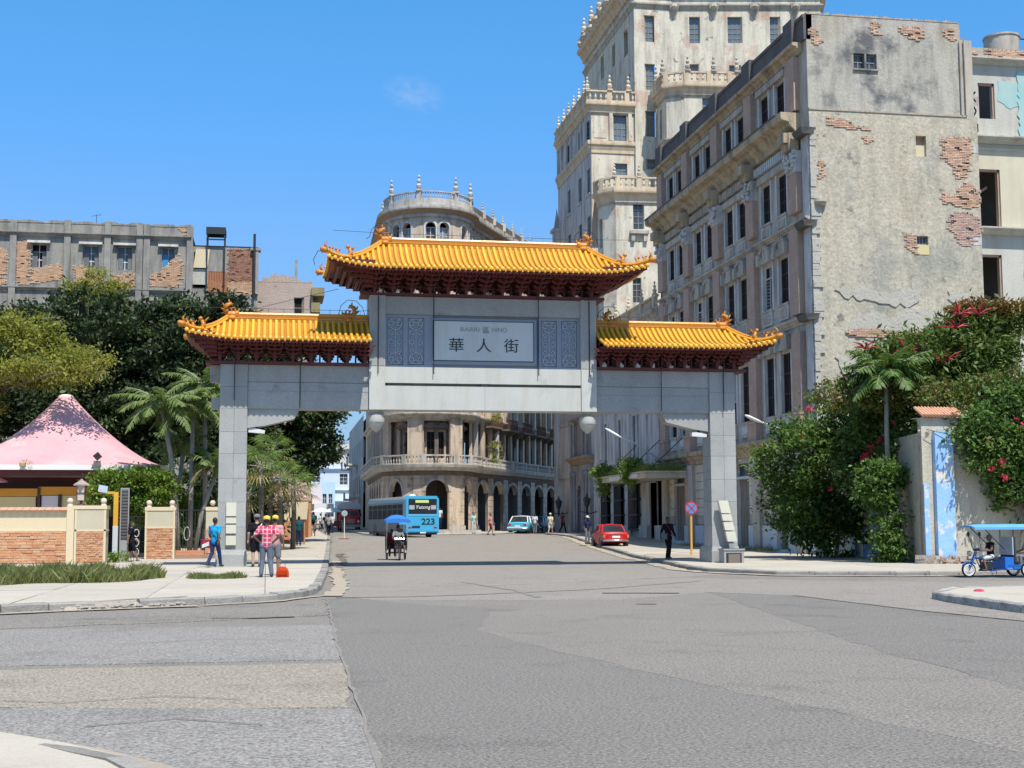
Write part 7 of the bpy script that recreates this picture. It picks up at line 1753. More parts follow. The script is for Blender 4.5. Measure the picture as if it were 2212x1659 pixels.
mb = MB(); wall(mb, PR, 0, 15.45, -.1, 4.9, rh, .35); wall(mb, PR, 15.0, PR.len, -.1, 5.45, (), .4, off=.0); mb.box(.0, .4, 5.44, 14, .8, 5.46); mb.build('wall', M_RW, rwl)
MB().box(.4, .4, -.1, 14, 1.0, 5.3).build('core', M_RW, rwl)
mb = MB(); lbox(PR, 15.5 + .42, 15.5 + 1.14, 0, .2, .35, 4.95, mb); mb.build('blue_pilaster', M_BLUP, rwl)
mb = MB(); lbox(PR, 15.5 + .0, 15.5 + .2, .0, .06, .3, 3.0, mb); mb.build('blue_edge', M_BLUP, rwl)
mb = MB(); lbox(PR, 15.5 - .1, 15.5 + 1.7, 0, .3, -.1, .4, mb)
for k in range(20): u = 15.5 + R.uniform(0, 1.8); z = R.uniform(0, .35); lbox(PR, u - .12, u + .12, .28, .36, z, z + .15, mb)
mb.build('crumbling_base', M_CRUMB, rwl)
mb = MB(); lbox(PR, 15.45, 15.5 + 1.75, 0, .1, 4.95, 5.0, mb); mb.build('ledge', M_RW, rwl)
for k in range(13):
 u = 15.5 + .02 + .13 * k; q = PR.at(u, .1, True); MB().tube([(q.x, q.y - .1, 5.5), (q.x, q.y + .6, 5.85)], [.07, .06], 6).build('coping_tile', M_TERRA, rwl)
for (a, b) in ((4.3, 4.7), (6.2, 6.5), (7.8, 8.2)):
 mb = MB(); lbox(PR, a, b, 0, .08, .15, 3.8, mb); mb.build('blue_pilaster', M_BLUP, rwl)
mb = MB(); lbox(PR, 6.5, 9.0, 0, .06, .0, .5, mb); mb.build('blue_dado', M_BLUP, rwl)
mb = MB(); lbox(PR, 4.85, 6.05, -.3, -.24, .15, 2.85, mb); dd = mb.build('door', mat('weathered_brown_door', (.085, .06, .05), .85, (.16, .13, .11), 3, .3), rwl)
for k in range(6): mb = MB(); lbox(PR, 4.9 + .19 * k, 4.9 + .19 * k + .17, -.24, -.22, .2, 2.8, mb); mb.build('plank', mat('weathered_brown_door', (.1, .07, .06)), dd)
cb = thing('overhead_cable', 'thin cable strung across the top of the blue pilaster', 'cable', (23.7, 46.8, 4.8))
MB().tube([(0, 0, .2), (.9, -.1, 0), (1.9, 0, .1), (3.6, 0, .4)], .012, 4).tube([(.9, -.1, 0), (.2, .3, -.7)], .01, 4).build('wire', M_BLK, cb)
M_TYRE = mat('tyre_rubber', (.02, .02, .02), .85)
M_CHR = mat('chrome', (.6, .6, .6), .2, metal=1.0)
M_RIM = mat('silver_rim', (.45, .45, .45), .35, metal=.6)
M_REDC = mat('red_car_paint', (.52, .02, .025), .28, spec=.6)
M_TURQ = mat('turquoise_car_paint', (.07, .40, .52), .3, spec=.6)
M_WCAR = mat('white_car_paint', (.72, .72, .7), .3)
M_BUSB = mat('blue_bus_paint', (.045, .33, .56), .35, (.06, .38, .62), 1, .3)
M_BUSG = mat('grey_bus_side', (.27, .28, .27), .8, (.2, .21, .2), 1, .3, spec=.1); M_BWIN = mat('bus_side_glass', (.02, .022, .025), .6, spec=.1)
M_CGL = mat('car_glass', (.02, .025, .03), .08, spec=.8)
M_TAIL = mat('tail_lamp_red', (.45, .01, .01), .3); M_AMB = mat('amber_lamp', (.6, .2, .02), .3)
M_PLATE = mat('white_number_plate', (.7, .7, .66), .5); M_CANB = mat('blue_canvas', (.02, .13, .48), .7, (.03, .2, .55), 3, .3)
M_BFR = mat('blue_tricycle_paint', (.015, .13, .42), .4)
def wheel(parent, x, y, z, r, w, rim=M_RIM, rr=.6, axis='x', spokes=0, sc=1):
 mb = MB(); T = Matrix.Translation((x, y, z)) @ Matrix.Rotation(math.pi / 2, 4, 'Y')
 mb.T = T; n = 20
 if spokes:
  prof = [(r - .05, -w / 2), (r - .01, -w / 2), (r, 0), (r - .01, w / 2), (r - .05, w / 2), (r - .05, -w / 2)]
  vs = []; fs = []
  for a in range(n):
   t = 2 * math.pi * a / n
   for (q, h) in prof[:-1]: vs.append((q * math.cos(t), q * math.sin(t), h))
  m = 5
  for a in range(n):
   for k in range(m): fs.append((a * m + k, ((a + 1) % n) * m + k, ((a + 1) % n) * m + (k + 1) % m, a * m + (k + 1) % m))
  mb.add(vs, fs)
 else: mb.lathe([(r * .86, -w / 2), (r * .97, -w / 2 + .02), (r, -w / 4), (r, w / 4), (r * .97, w / 2 - .02), (r * .86, w / 2)], n)
 o = mb.build('wheel', M_TYRE, parent, smooth=rad(40))
 mb = MB(T)
 if spokes:
  vs = []; fs = []; 
  for a in range(n):
   t = 2 * math.pi * a / n
   for (q, h) in ((r - .085, -w * .4), (r - .045, -w * .4), (r - .045, w * .4), (r - .085, w * .4)): vs.append((q * math.cos(t), q * math.sin(t), h))
  for a in range(n):
   for k in range(4): fs.append((a * 4 + k, ((a + 1) % n) * 4 + k, ((a + 1) % n) * 4 + (k + 1) % 4, a * 4 + (k + 1) % 4))
  mb.add(vs, fs); mb.lathe([(.03, -w * .7), (.03, w * .7)], 8)
  for a in range(spokes): t = 2 * math.pi * a / spokes; mb.tube([(0, 0, 0), ((r - .08) * math.cos(t), (r - .08) * math.sin(t), 0)], .006, 4)
 else: mb.lathe([(r * rr, -w / 2 - .004), (r * rr * .8, -w / 2 + .01), (r * .18, -w / 2 - .01), (r * .18, w / 2 + .01), (r * rr * .8, w / 2 - .01), (r * rr, w / 2 + .004)], 14)
 mb.build('rim', rim, o, smooth=rad(40))
 return o
def loft(mb, rings, mi=0, caps=True):
 n = len(rings[0]); vs = [p for r_ in rings for p in r_]; fs = []
 for i in range(len(rings) - 1):
  for k in range(n): fs.append((i * n + k, i * n + (k + 1) % n, (i + 1) * n + (k + 1) % n, (i + 1) * n + k))
 if caps: fs.append(tuple(range(n - 1, -1, -1))); fs.append(tuple(range((len(rings) - 1) * n, len(rings) * n)))
 return mb.add(vs, fs, mi)
def car(name, label, loc, rz, L, W, prof, gh, paint, roofm, sill=.28, wr=.31, wy=None, cat='car', twotone=None, group=None):
 """local: rear at y=0, front at y=L. prof: (y, top z, halfwidth factor); gh: base0, roof0, roof1, base1, zbase, zroof"""
 t = thing(name, label, cat, loc, rz, group); h = W / 2; rings = []
 for (y, zt, f) in prof:
  w = h * f; zs = sill + (.12 if y < .1 or y > L - .1 else 0)
  rings.append([(-w * .9, y, zs), (-w * .98, y, sill + .2), (-w, y, (sill + zt) / 2 + .05), (-w * .97, y, zt - .1), (-w * .86, y, zt - .01), (0, y, zt + .015), (w * .86, y, zt - .01), (w * .97, y, zt - .1), (w, y, (sill + zt) / 2 + .05), (w * .98, y, sill + .2), (w * .9, y, zs)])
 body = loft(MB(), rings).build('body', paint, t, smooth=rad(35))
 b0, r0_, r1_, b1, zb, zr = gh; wb, wt = h * .86, h * .70
 sec = lambda y, z, w: [(-w, y, z), (w, y, z)]
 g = MB(); g.add([(-wb, b0, zb), (wb, b0, zb), (wt, r0_, zr), (-wt, r0_, zr), (-wb, b1, zb), (wb, b1, zb), (wt, r1_, zr), (-wt, r1_, zr)],
     [(0, 1, 2, 3), (5, 4, 7, 6), (0, 3, 7, 4), (1, 5, 6, 2), (3, 2, 6, 7)]); g.build('window_glass', M_CGL, t)
 rings = []
 for i in range(7):
  q = i / 6; y = r0_ - .06 + (r1_ - r0_ + .12) * q; c = .035 * math.sin(math.pi * q)
  rings.append([(-wt - .015, y, zr - .03), (-wt + .02, y, zr + .02 + c * .5), (0, y, zr + .045 + c), (wt - .02, y, zr + .02 + c * .5), (wt + .015, y, zr - .03), (0, y, zr - .01)])
 loft(MB(), rings).build('roof', roofm, t, smooth=rad(40))
 for s_ in (-1, 1):
  for (ya, yb) in ((b0, r0_), ((b0 + r0_) / 2 + (r1_ - r0_) * .5, (r0_ + r1_) / 2), (b1, r1_)):
   MB().tube([(s_ * (wb + .012), ya, zb - .02), (s_ * (wt + .012), yb, zr)], .045, 5).build('pillar', roofm, t)
  MB().tube([(s_ * (wb + .01), b0 + .1, zb + .01), (s_ * (wb + .01), b1 - .1, zb + .01)], .02, 4).build('trim', M_CHR, t)
  for k in (.42, .68): yy = b0 + (b1 - b0) * k; MB().box(s_ * h * 1.0 - .004, yy, sill + .1, s_ * h * 1.0 + .004, yy + .014, zb - .08).build('door_gap', M_BLK, t)
 for y in (wy or (L * .2, L * .8)):
  for s_ in (-1, 1):
   wheel(t, s_ * (h - .1), y, wr, wr, .18)
   a = MB(Matrix.Translation((s_ * (h * .93), y, wr)) @ Matrix.Rotation(math.pi / 2, 4, 'Y')); a.lathe([(wr * 1.16, -.09), (wr * 1.16, .09)], 18); a.build('wheel_arch', M_BLK, t)
 for (y, d) in ((-.06, -1), (L + .06, 1)):
  MB().tube([(-h * .97, y - d * .12, .46), (-h * .9, y, .46), (h * .9, y, .46), (h * .97, y - d * .12, .46)], .055, 6).build('bumper', M_CHR, t, smooth=True)
 MB().box(-.24, -.03, .6, .24, -.012, .73).build('number_plate', M_PLATE, t)
 return t
redcar = car('saloon_car', 'red boxy saloon car parked with its back to the crossing', (20.55, 80.2, gz(80.2) + .02), -.05, 4.05, 1.62,
 [(0, .86, .9), (.06, .93, .96), (.9, .97, 1), (2.0, .97, 1), (3.1, .93, 1), (3.9, .84, .96), (4.05, .74, .9)], (.72, 1.22, 2.55, 3.1, .95, 1.37), M_REDC, M_REDC, sill=.26)
for s_ in (-1, 1):
 MB().box(s_ * .62 - .16, -.025, .62, s_ * .62 + .16, .02, .78).build('tail_light', M_TAIL, redcar); MB().box(s_ * .72 - .05, -.03, .62, s_ * .72 + .05, .01, .78).build('indicator', M_AMB, redcar)
MB().box(-.42, -.02, .8, .42, .01, .83).build('boot_trim', M_CHR, redcar)
bc = car('vintage_estate_car', 'turquoise vintage car with a white roof parked beside the rounded building', (21.3, 117.2, .8), -.42, 4.9, 1.85,
 [(0, .92, .9), (.1, 1.0, .97), (1.0, 1.02, 1), (2.4, 1.0, 1), (3.4, 1.0, 1), (4.7, .92, .95), (4.9, .8, .88)], (.45, .95, 2.7, 3.2, 1.0, 1.5), M_TURQ, M_WCAR, wr=.34)
MB().box(-.9, -.04, .42, .9, .02, .58).build('rear_valance', M_WCAR, bc)
for s_ in (-1, 1): MB().box(s_ * .68 - .14, -.04, .74, s_ * .68 + .14, .0, .84).build('tail_light', M_TAIL, bc)
bc2 = car('vintage_car', 'smaller turquoise car parked farther down the side street', (25.4, 128.5, .9), -.44, 4.4, 1.7,
 [(0, .86, .9), (.1, .93, .97), (1.1, .96, 1), (2.2, .95, 1), (3.3, .92, 1), (4.3, .84, .95), (4.4, .74, .88)], (.9, 1.3, 2.5, 3.0, .94, 1.4), M_TURQ, M_TURQ, wr=.31)
for s_ in (-1, 1): MB().box(s_ * .62 - .12, -.03, .68, s_ * .62 + .12, .0, .78).build('tail_light', M_TAIL, bc2)
bc3 = car('dark_car', 'dark car half hidden beyond the turquoise vintage car', (23.6, 122.5, .85), -.5, 4.3, 1.7,
 [(0, .84, .9), (.1, .9, .97), (1.1, .93, 1), (2.2, .93, 1), (3.3, .9, 1), (4.2, .82, .95), (4.3, .7, .88)], (.8, 1.2, 2.5, 3.0, .92, 1.38), mat('black_car_paint', (.02, .02, .025), .3), mat('black_car_paint', (.02, .02, .025)), wr=.3)
bus = thing('city_bus', 'long blue and grey city bus numbered 223 seen from behind', 'bus', (11.15, 99.8, gz(100)), rad(9.5))
W, H, L = 1.22, 2.98, 11.8
ring = lambda y, s=1.0: [(-W * s, y, .34), (-W * s, y, H - .25), (-W * s + .16, y, H), (W * s - .16, y, H), (W * s, y, H - .25), (W * s, y, .34)]
mb = loft(MB(), [ring(0, .97), ring(.12), ring(L - .1), ring(L, .96)]); mb.build('body', M_BUSG, bus, smooth=rad(30))
MB().prism([(-W - .012, .32), (W + .012, .32), (W + .012, H - .22), (W - .15, H + .015), (-W + .15, H + .015), (-W - .012, H - .22)], -.05, .75, 'y').build('rear_panel', M_BUSB, bus)
MB().box(-W - .015, .8, H - .42, -W + .02, L - .3, H - .2).build('roof_band', M_BUSB, bus)
rw_ = MB().box(-W + .16, -.075, 1.72, W - .16, -.05, 2.78).build('rear_window', M_CGL, bus)
MB().box(-.55, -.09, 2.5, .45, -.076, 2.7).build('route_display', mat('yellow_green_display', (.55, .65, .25), .5), bus)
text('Yutong', 0, 2.18, -.08, .36, M_WCAR, bus, w=1.1, shear=.2)
MB().box(-W + .2, -.088, 2.02, -.62, -.076, 2.32).box(.62, -.088, 2.02, W - .22, -.076, 2.32).build('window_sticker', mat('grey_sticker', (.35, .37, .4), .6), bus)
text('223', .42, 1.12, -.056, .62, M_BLK, bus, bold=.018, w=1.0)
MB().box(-W + .1, -.08, 1.58, W - .1, -.05, 1.63).build('trim', mat('light_blue_trim', (.3, .55, .7), .4), bus)
MB().box(-W + .05, -.12, .42, W - .05, -.05, .6).build('rear_bumper', M_BUSB, bus)
for x in (-.95, .95): MB().box(x - .12, -.07, .66, x + .12, -.05, .78).build('tail_light', M_TAIL, bus)
for k in range(7): MB().box(-.8 + .0, -.065, .68 + .05 * k * .5, -.2, -.05, .69 + .05 * k * .5).build('vent_slat', M_BLK, bus)
MB().box(-.22, -.14, .3, .22, -.12, .4).build('number_plate', M_PLATE, bus)
MB().lathe([(.28, 0), (.24, .12), (.03, .17)], 12, (-.55, .8, H)).build('roof_dome', M_WCAR, bus, smooth=rad(50))
ys = [.95, 2.5, 4.0, 5.5, 7.0, 8.5, 10.0, 11.4]
for s_ in (-1, 1):
 for a, b in zip(ys, ys[1:]):
  x = s_ * (W + .006); MB().box(min(x, x - s_ * .03), a + .06, 1.35, max(x, x - s_ * .03), b - .06, 2.42).build('side_window', M_BWIN, bus)
  MB().box(s_ * (W + .008) - .006, a + .1, 2.05, s_ * (W + .008) + .006, b - .1, 2.09).build('window_bar', M_BUSG, bus)
 for y in (2.3, 9.3): wheel(bus, s_ * (W - .13), y, .46, .46, .26); MB(Matrix.Translation((s_ * (W - .02), y, .46)) @ Matrix.Rotation(math.pi / 2, 4, 'Y')).lathe([(.56, -.03), (.56, .03)], 18).build('wheel_arch', M_BLK, bus)
MB().box(-W - .01, .3, .34, -W + .02, L, .42).build('skirt', M_BLK, bus)
MB().box(-W + .1, .1, .2, W - .1, L - .2, .36).build('chassis', M_BLK, bus)
rt_ = thing('vintage_truck', 'old red truck facing the camera with a pale arched box body', 'truck', (8.35, 140, gz(140)))
W = 1.05
cab = loft(MB(), [[(-W * a, y, .55), (-W * a, y, z - .1), (-W * a * .8, y, z), (W * a * .8, y, z), (W * a, y, z - .1), (W * a, y, .55)] for (y, z, a) in ((0, 1.15, .62), (.1, 1.35, .72), (1.2, 1.5, .8), (1.25, 1.55, 1), (2.4, 1.6, 1))]); cab.build('bonnet', M_REDC, rt_, smooth=rad(35))
loft(MB(), [[(-W, 1.3, 1.5), (-W * .85, 1.5, 2.1), (W * .85, 1.5, 2.1), (W, 1.3, 1.5)], [(-W, 2.4, 1.5), (-W * .85, 2.4, 2.15), (W * .85, 2.4, 2.15), (W, 2.4, 1.5)]]).build('cab', M_REDC, rt_)
for s_ in (-1, 1):
 MB().hexa([(s_ * .05, 1.28, 1.58), (s_ * .88, 1.28, 1.58), (s_ * .88, 1.33, 1.58), (s_ * .05, 1.33, 1.58), (s_ * .05, 1.42, 2.02), (s_ * .76, 1.42, 2.02), (s_ * .76, 1.47, 2.02), (s_ * .05, 1.47, 2.02)]).build('windscreen', M_CGL, rt_)
 MB().lathe([(.01, -.1), (.14, -.08), (.14, .05)], 12).build('headlight', M_WCAR, rt_, (s_ * .78, .1, .98), (math.pi / 2, 0, 0))
 loft(MB(), [[(s_ * .6, y, .5), (s_ * .6, y, z), (s_ * 1.1, y, z), (s_ * 1.1, y, .5)] for y, z in ((.0, .8), (.4, 1.05), (1.0, .98), (1.4, .6))]).build('wing', M_REDC, rt_)
 for y in (.55, 4.6): wheel(rt_, s_ * .9, y, .42, .42, .24)
 MB().box(s_ * 1.15 - .05, 1.2, 1.5, s_ * 1.15 + .05, 1.28, 1.8).build('mirror', M_BLK, rt_)
for k in range(4): MB().box(-.5, -.03, .8 + .1 * k, .5, .02, .85 + .1 * k).build('grille_bar', M_CHR, rt_)
MB().box(-1.1, -.25, .42, 1.1, -.1, .66).build('bumper', mat('grey_bumper', (.3, .3, .3), .5), rt_)
pr2 = [(-1.2, 1.0), (1.2, 1.0), (1.2, 2.5), (.9, 2.82), (0, 2.95), (-.9, 2.82), (-1.2, 2.5)]
MB().prism(pr2, 2.5, 6.8, 'y').build('box_body', M_BLK, rt_); MB().prism([(-1.24, 2.2), (1.24, 2.2), (1.24, 2.5), (.92, 2.86), (0, 3.0), (-.92, 2.86), (-1.24, 2.5)], 2.1, 6.9, 'y').build('box_roof', mat('pale_green_white_canvas', (.58, .62, .6), .8, (.45, .5, .5), 2, .3), rt_)
wt = thing('box_truck', 'small white box truck with a grey side parked before the blue house', 'truck', (6.2, 152, gz(152)), .25)
MB().box(-1.1, 0, .6, 1.1, 4.6, 2.75).build('box_body', mat('white_box', (.66, .68, .68), .6), wt); MB().box(-1.11, -.02, 1.9, 1.11, -.001, 2.1).build('stripe', M_BUSG, wt); MB().box(1.1, 0.1, .6, 1.13, 4.6, 2.75).build('grey_side', mat('grey_poster_side', (.22, .26, .27), .8, (.5, .5, .5), 2.5, .2), wt)
for s_ in (-1, 1):
 for y in (.8, 4.2): wheel(wt, s_ * .95, y, .38, .38, .22)
MB().box(-1.0, 4.6, .5, 1.0, 6.0, 2.1).build('cab', M_WCAR, wt)
for i, (x, y, c, r_, lb_) in enumerate(((6.3, 133, (.55, .6, .6), 1.0, 'pale canvas umbrella over a handcart in the far street'), (5.5, 141, (.6, .6, .62), 1.1, 'white street umbrella farthest up the left side'), (7.0, 137.5, (.12, .4, .33), .55, 'small green umbrella above the red handcart'))):
 t = thing('street_umbrella', lb_, 'umbrella', (x, y, gz(y)), 0, 'umbrellas in the far street')
 MB().lathe([(r_, 1.9), (r_ * .6, 2.15), (.02, 2.35)], 8).build('shade', mat('umbrella_%d' % i if False else ('pale_umbrella', 'white_umbrella', 'green_umbrella')[i], c, .8), t); MB().tube([(0, 0, 0), (0, 0, 2.3)], .03, 5).build('pole', M_BLK, t)
hc = thing('handcart', 'dark red handcart standing under the small green umbrella', 'cart', (6.9, 137, gz(137)))
MB().box(-.5, 0, .5, .5, 1.2, 1.0).build('tray', mat('dark_red_cart', (.25, .04, .03), .7), hc)
for s_ in (-1, 1): wheel(hc, s_ * .5, .5, .35, .35, .06, spokes=8)
MB().tube([(-.3, 0, .9), (-.3, -.6, 1.0), (.3, -.6, 1.0), (.3, 0, .9)], .02, 5).build('handle', M_BLK, hc)
bk = thing('bicycle_rickshaw', 'dark bicycle rickshaw with a blue domed canopy coming down the street', 'rickshaw', (5.93, 62.6, 0))
wheel(bk, .02, -.1, .33, .33, .05, M_CHR, spokes=12)
for s_ in (-1, 1): wheel(bk, s_ * .42, 1.5, .33, .33, .06, M_CHR, spokes=12)
fr = MB()
fr.tube([(.02, -.1, .33), (.1, .0, .75), (.1, .05, .95)], .02, 6).tube([(-.06, -.1, .33), (-.06, .0, .75)], .018, 6).tube([(.02, .05, .7), (.02, .45, .35), (.02, .85, .55), (.02, .05, .78)], .022, 6).tube([(.02, .45, .33), (0, 1.5, .35)], .025, 6).tube([(-.42, 1.5, .34), (.42, 1.5, .34)], .022, 6)
fr.tube([(.02, .7, .5), (.02, .62, .88)], .02, 6); fr.build('frame', M_BLK, bk, smooth=True)
MB().tube([(-.26, .12, 1.0), (-.2, .02, .98), (.24, .02, .98), (.3, .12, 1.0)], .016, 6).build('handlebar', M_CHR, bk)
MB().box(-.08, .5, .86, .12, .78, .92).build('saddle', M_BLK, bk)
MB().lathe([(.1, -.01), (.1, .01)], 12).build('chainring', M_CHR, bk, (.05, .45, .33), (0, math.pi / 2, 0))
for s_ in (-1, 1): MB().box(s_ * .12 - .05, .38, .24 + .1 * s_, s_ * .12 + .05, .5, .26 + .1 * s_).build('pedal', M_BLK, bk)
M_SEATD = mat('dark_seat_vinyl', (.03, .025, .025), .6)
MB().box(-.46, 1.1, .5, .46, 1.7, .62).box(-.46, 1.62, .62, .46, 1.72, 1.25).box(-.48, 1.05, .45, -.44, 1.7, .85).box(.44, 1.05, .45, .48, 1.7, .85).box(-.46, .95, .3, .46, 1.1, .34).build('bench_seat', M_SEATD, bk)
for s_ in (-1, 1):
 for y in (.6, 1.7): MB().tube([(s_ * .47, y if y > 1 else 1.05, .5), (s_ * .48, y, 1.84)], .014, 5).build('canopy_post', M_CHR, bk)
 a = MB(Matrix.Translation((s_ * .43, 1.5, .33)) @ Matrix.Rotation(math.pi / 2, 4, 'Y')); vs = []
 for k in range(9): t_ = -math.pi + math.pi * k / 8; vs += [(.37 * math.sin(t_) * 0 + .37 * math.cos(t_ + math.pi / 2 + math.pi / 2), .37 * math.sin(t_ + math.pi), -.05)]
 MB().tube([(s_ * .43, 1.5 + .37 * math.cos(math.pi * k / 8), .33 + .37 * math.sin(math.pi * k / 8)) for k in range(9)], .04, 5).build('mudguard', M_WCAR, bk)
mb = MB(); rings = []
for (y, z) in ((.45, 0), (.8, .12), (1.2, .17), (1.6, .12), (1.85, 0)):
 rings.append([(-.56, y, 1.80), (-.5, y, 1.84 + z * .3), (-.25, y, 1.87 + z), (0, y, 1.9 + z), (.25, y, 1.87 + z), (.5, y, 1.84 + z * .3), (.56, y, 1.80)])
loft(mb, rings).build('canopy', M_CANB, bk, smooth=rad(40))
mb = MB().box(-.56, .44, 1.70, .56, .46, 1.81).box(-.57, .46, 1.70, -.55, 1.85, 1.81).box(.55, .46, 1.70, .57, 1.85, 1.81); mb.build('canopy_fringe', M_CANB, bk)
MB().hexa([(.05, .43, 1.62), (.38, .43, 1.62), (.38, .45, 1.62), (.05, .45, 1.62), (.05, .43, 1.72), (.38, .43, 1.72), (.38, .45, 1.72), (.05, .45, 1.72)]).build('sign_strip', M_BUSB, bk)
tx = thing('tricycle_taxi', 'blue motor tricycle taxi with a flat canopy at the right edge', 'tricycle taxi', (20.22, 37.6, 0.02), rad(90))
tx.scale = (.80, .80, .80)
wheel(tx, 0, 0, .27, .27, .09, M_WCAR, spokes=10)
for s_ in (-1, 1): wheel(tx, s_ * .5, -2.05, .27, .27, .1, M_WCAR, spokes=10)
fr = MB()
for s_ in (-1, 1): fr.tube([(s_ * .06, 0, .27), (s_ * .06, -.18, .62), (s_ * .06, -.3, .9)], .025, 6)
fr.tube([(0, -.25, .78), (0, -.45, .35), (0, -.9, .22), (0, -1.4, .3)], .035, 6).tube([(0, -.28, .7), (0, -.75, .6), (0, -1.1, .62)], .03, 6)
for s_ in (-1, 1): fr.tube([(s_ * .12, -.9, .25), (s_ * .45, -1.3, .28), (s_ * .45, -3.0, .28)], .03, 6).tube([(s_ * .45, -1.3, .42), (s_ * .45, -3.0, .42)], .025, 6)
fr.build('frame', M_BFR, tx, smooth=True)
loft(MB(), [[(-.06, y, z), (.06, y, z), (.06, y, z + .03), (-.06, y, z + .03)] for y, z in ((.22, .42), (.08, .54), (-.12, .56), (-.28, .46))]).build('mudguard', M_BFR, tx)
MB().tube([(-.32, -.62, 1.02), (-.28, -.35, 1.0), (0, -.28, .94), (.28, -.35, 1.0), (.32, -.62, 1.02)], .02, 6).build('handlebar', M_BLK, tx)
MB().lathe([(.04, -.06), (.1, 0), (.1, .08)], 10).build('headlight', M_CHR, tx, (0, -.08, .86), (-math.pi / 2, 0, 0))
MB().box(-.14, -1.15, .62, .14, -.62, .72).build('saddle', M_SEATD, tx)
MB().box(-.1, -.9, .28, .1, -.5, .55).build('engine', M_BLK, tx)
MB().box(-.46, -1.55, .3, .46, -1.2, .72).build('blue_box', mat('bright_blue_box', (.01, .14, .5), .5), tx)
MB().box(-.5, -3.0, .3, .5, -1.5, .38).build('floor', M_BFR, tx)
MB().box(-.48, -2.9, .6, .48, -2.45, .7).box(-.48, -2.95, .7, .48, -2.85, 1.2).build('bench_seat', M_SEATD, tx); MB().box(-.48, -1.62, .55, .48, -1.56, 1.45).build('partition', M_SEATD, tx)
MB().box(-.47, -1.54, .8, .47, -1.5, 1.45).build('windscreen_panel', mat('grey_clear_panel', (.4, .43, .45), .2), tx)
for s_ in (-1, 1):
 for y in (-.35, -1.55, -3.0): MB().tube([(s_ * .45, y if y < -1 else -1.2, .4 if y < -1 else 1.0), (s_ * .46, y, 1.82)], .018, 5).build('canopy_post', M_BLK, tx)
 MB().sphere((s_ * .4, -.25, 1.55), .1, 8, sy=.4).tube([(s_ * .4, -.25, 1.5), (s_ * .28, -.36, 1.02)], .012, 5).build('mirror', M_BLK, tx)
loft(MB(), [[(-.58, y, 1.80), (-.3, y, 1.86 + z), (0, y, 1.88 + z), (.3, y, 1.86 + z), (.58, y, 1.80), (0, y, 1.80)] for y, z in ((.02, 0), (-.3, .03), (-1.6, .04), (-3.3, .03))]).build('canopy', mat('sky_blue_canopy', (.08, .30, .58), .6, (.15, .4, .66), 2, .3), tx, smooth=rad(30))
MB().box(-.585, -3.3, 1.72, -.57, .02, 1.81).build('canopy_edge', mat('sky_blue_canopy', (.08, .3, .58)), tx)
SK_D = mat('dark_skin', (.095, .05, .032), .6); SK_M = mat('brown_skin', (.22, .12, .075), .6); SK_L = mat('light_brown_skin', (.42, .25, .18), .6)
M_HAIR = mat('black_hair', (.012, .01, .01), .7); M_SHOE = mat('dark_shoe', (.03, .028, .03), .6); M_SHOEW = mat('white_shoe', (.6, .6, .58), .6)
def cloth(name, c, c2=None): return mat(name, c, .9, c2 or tuple(v * .75 for v in c), 6, .3)
M_EYE = mat('eye', (.01, .01, .01), .3); M_LIP = mat('lip', (.25, .09, .08), .6)
def caps(parts, vox, name, m, parent):
 mb = MB()
 for p in parts:
  if p[0] == 's': mb.sphere(p[1], p[2], 14, sx=p[3], sy=p[4], sz=p[5]); continue
  a, b, r1, r2 = Vector(p[0]), Vector(p[1]), p[2], p[3]
  mb.tube([a, b], [r1, r2], 10); mb.sphere(tuple(a), r1, 10); mb.sphere(tuple(b), r2, 10)
 me = D.meshes.new(name); me.from_pydata([tuple(v) for v in mb.v], [], mb.f); me.materials.append(m)
 o = D.objects.new(name, me); COL.objects.link(o)
 md = o.modifiers.new('remesh', 'REMESH'); md.mode = 'VOXEL'; md.voxel_size = vox; md.use_smooth_shade = True
 sm = o.modifiers.new('smooth', 'SMOOTH'); sm.factor = .5; sm.iterations = 2
 o['_bake'] = 1; o.parent = parent
 return o
BASE = dict(hip=(0, 0, .93), waist=(0, 0, 1.1), chest=(0, -.0, 1.28), neck=(0, .01, 1.46), head=(0, -.01, 1.6),
   shL=(-.18, 0, 1.4), shR=(.18, 0, 1.4), elL=(-.235, .03, 1.12), elR=(.235, .03, 1.12), haL=(-.245, -.05, .88), haR=(.245, -.05, .88),
   hpL=(-.085, 0, .9), hpR=(.085, 0, .9), knL=(-.1, -.02, .5), knR=(.1, -.02, .5), anL=(-.1, .03, .09), anR=(.1, .03, .09))
WALK = dict(knL=(-.09, -.16, .52), anL=(-.09, -.26, .1), knR=(.09, .02, .5), anR=(.09, .3, .14), elL=(-.24, .12, 1.14), haL=(-.24, .16, .9), elR=(.24, -.03, 1.13), haR=(.22, -.22, .95))
SIT = dict(hip=(0, 0, .93), knL=(-.13, -.42, .9), knR=(.13, -.42, .9), anL=(-.13, -.4, .48), anR=(.13, -.4, .48), elL=(-.25, -.1, 1.15), elR=(.25, -.1, 1.15), haL=(-.18, -.32, 1.08), haR=(.18, -.32, 1.08))
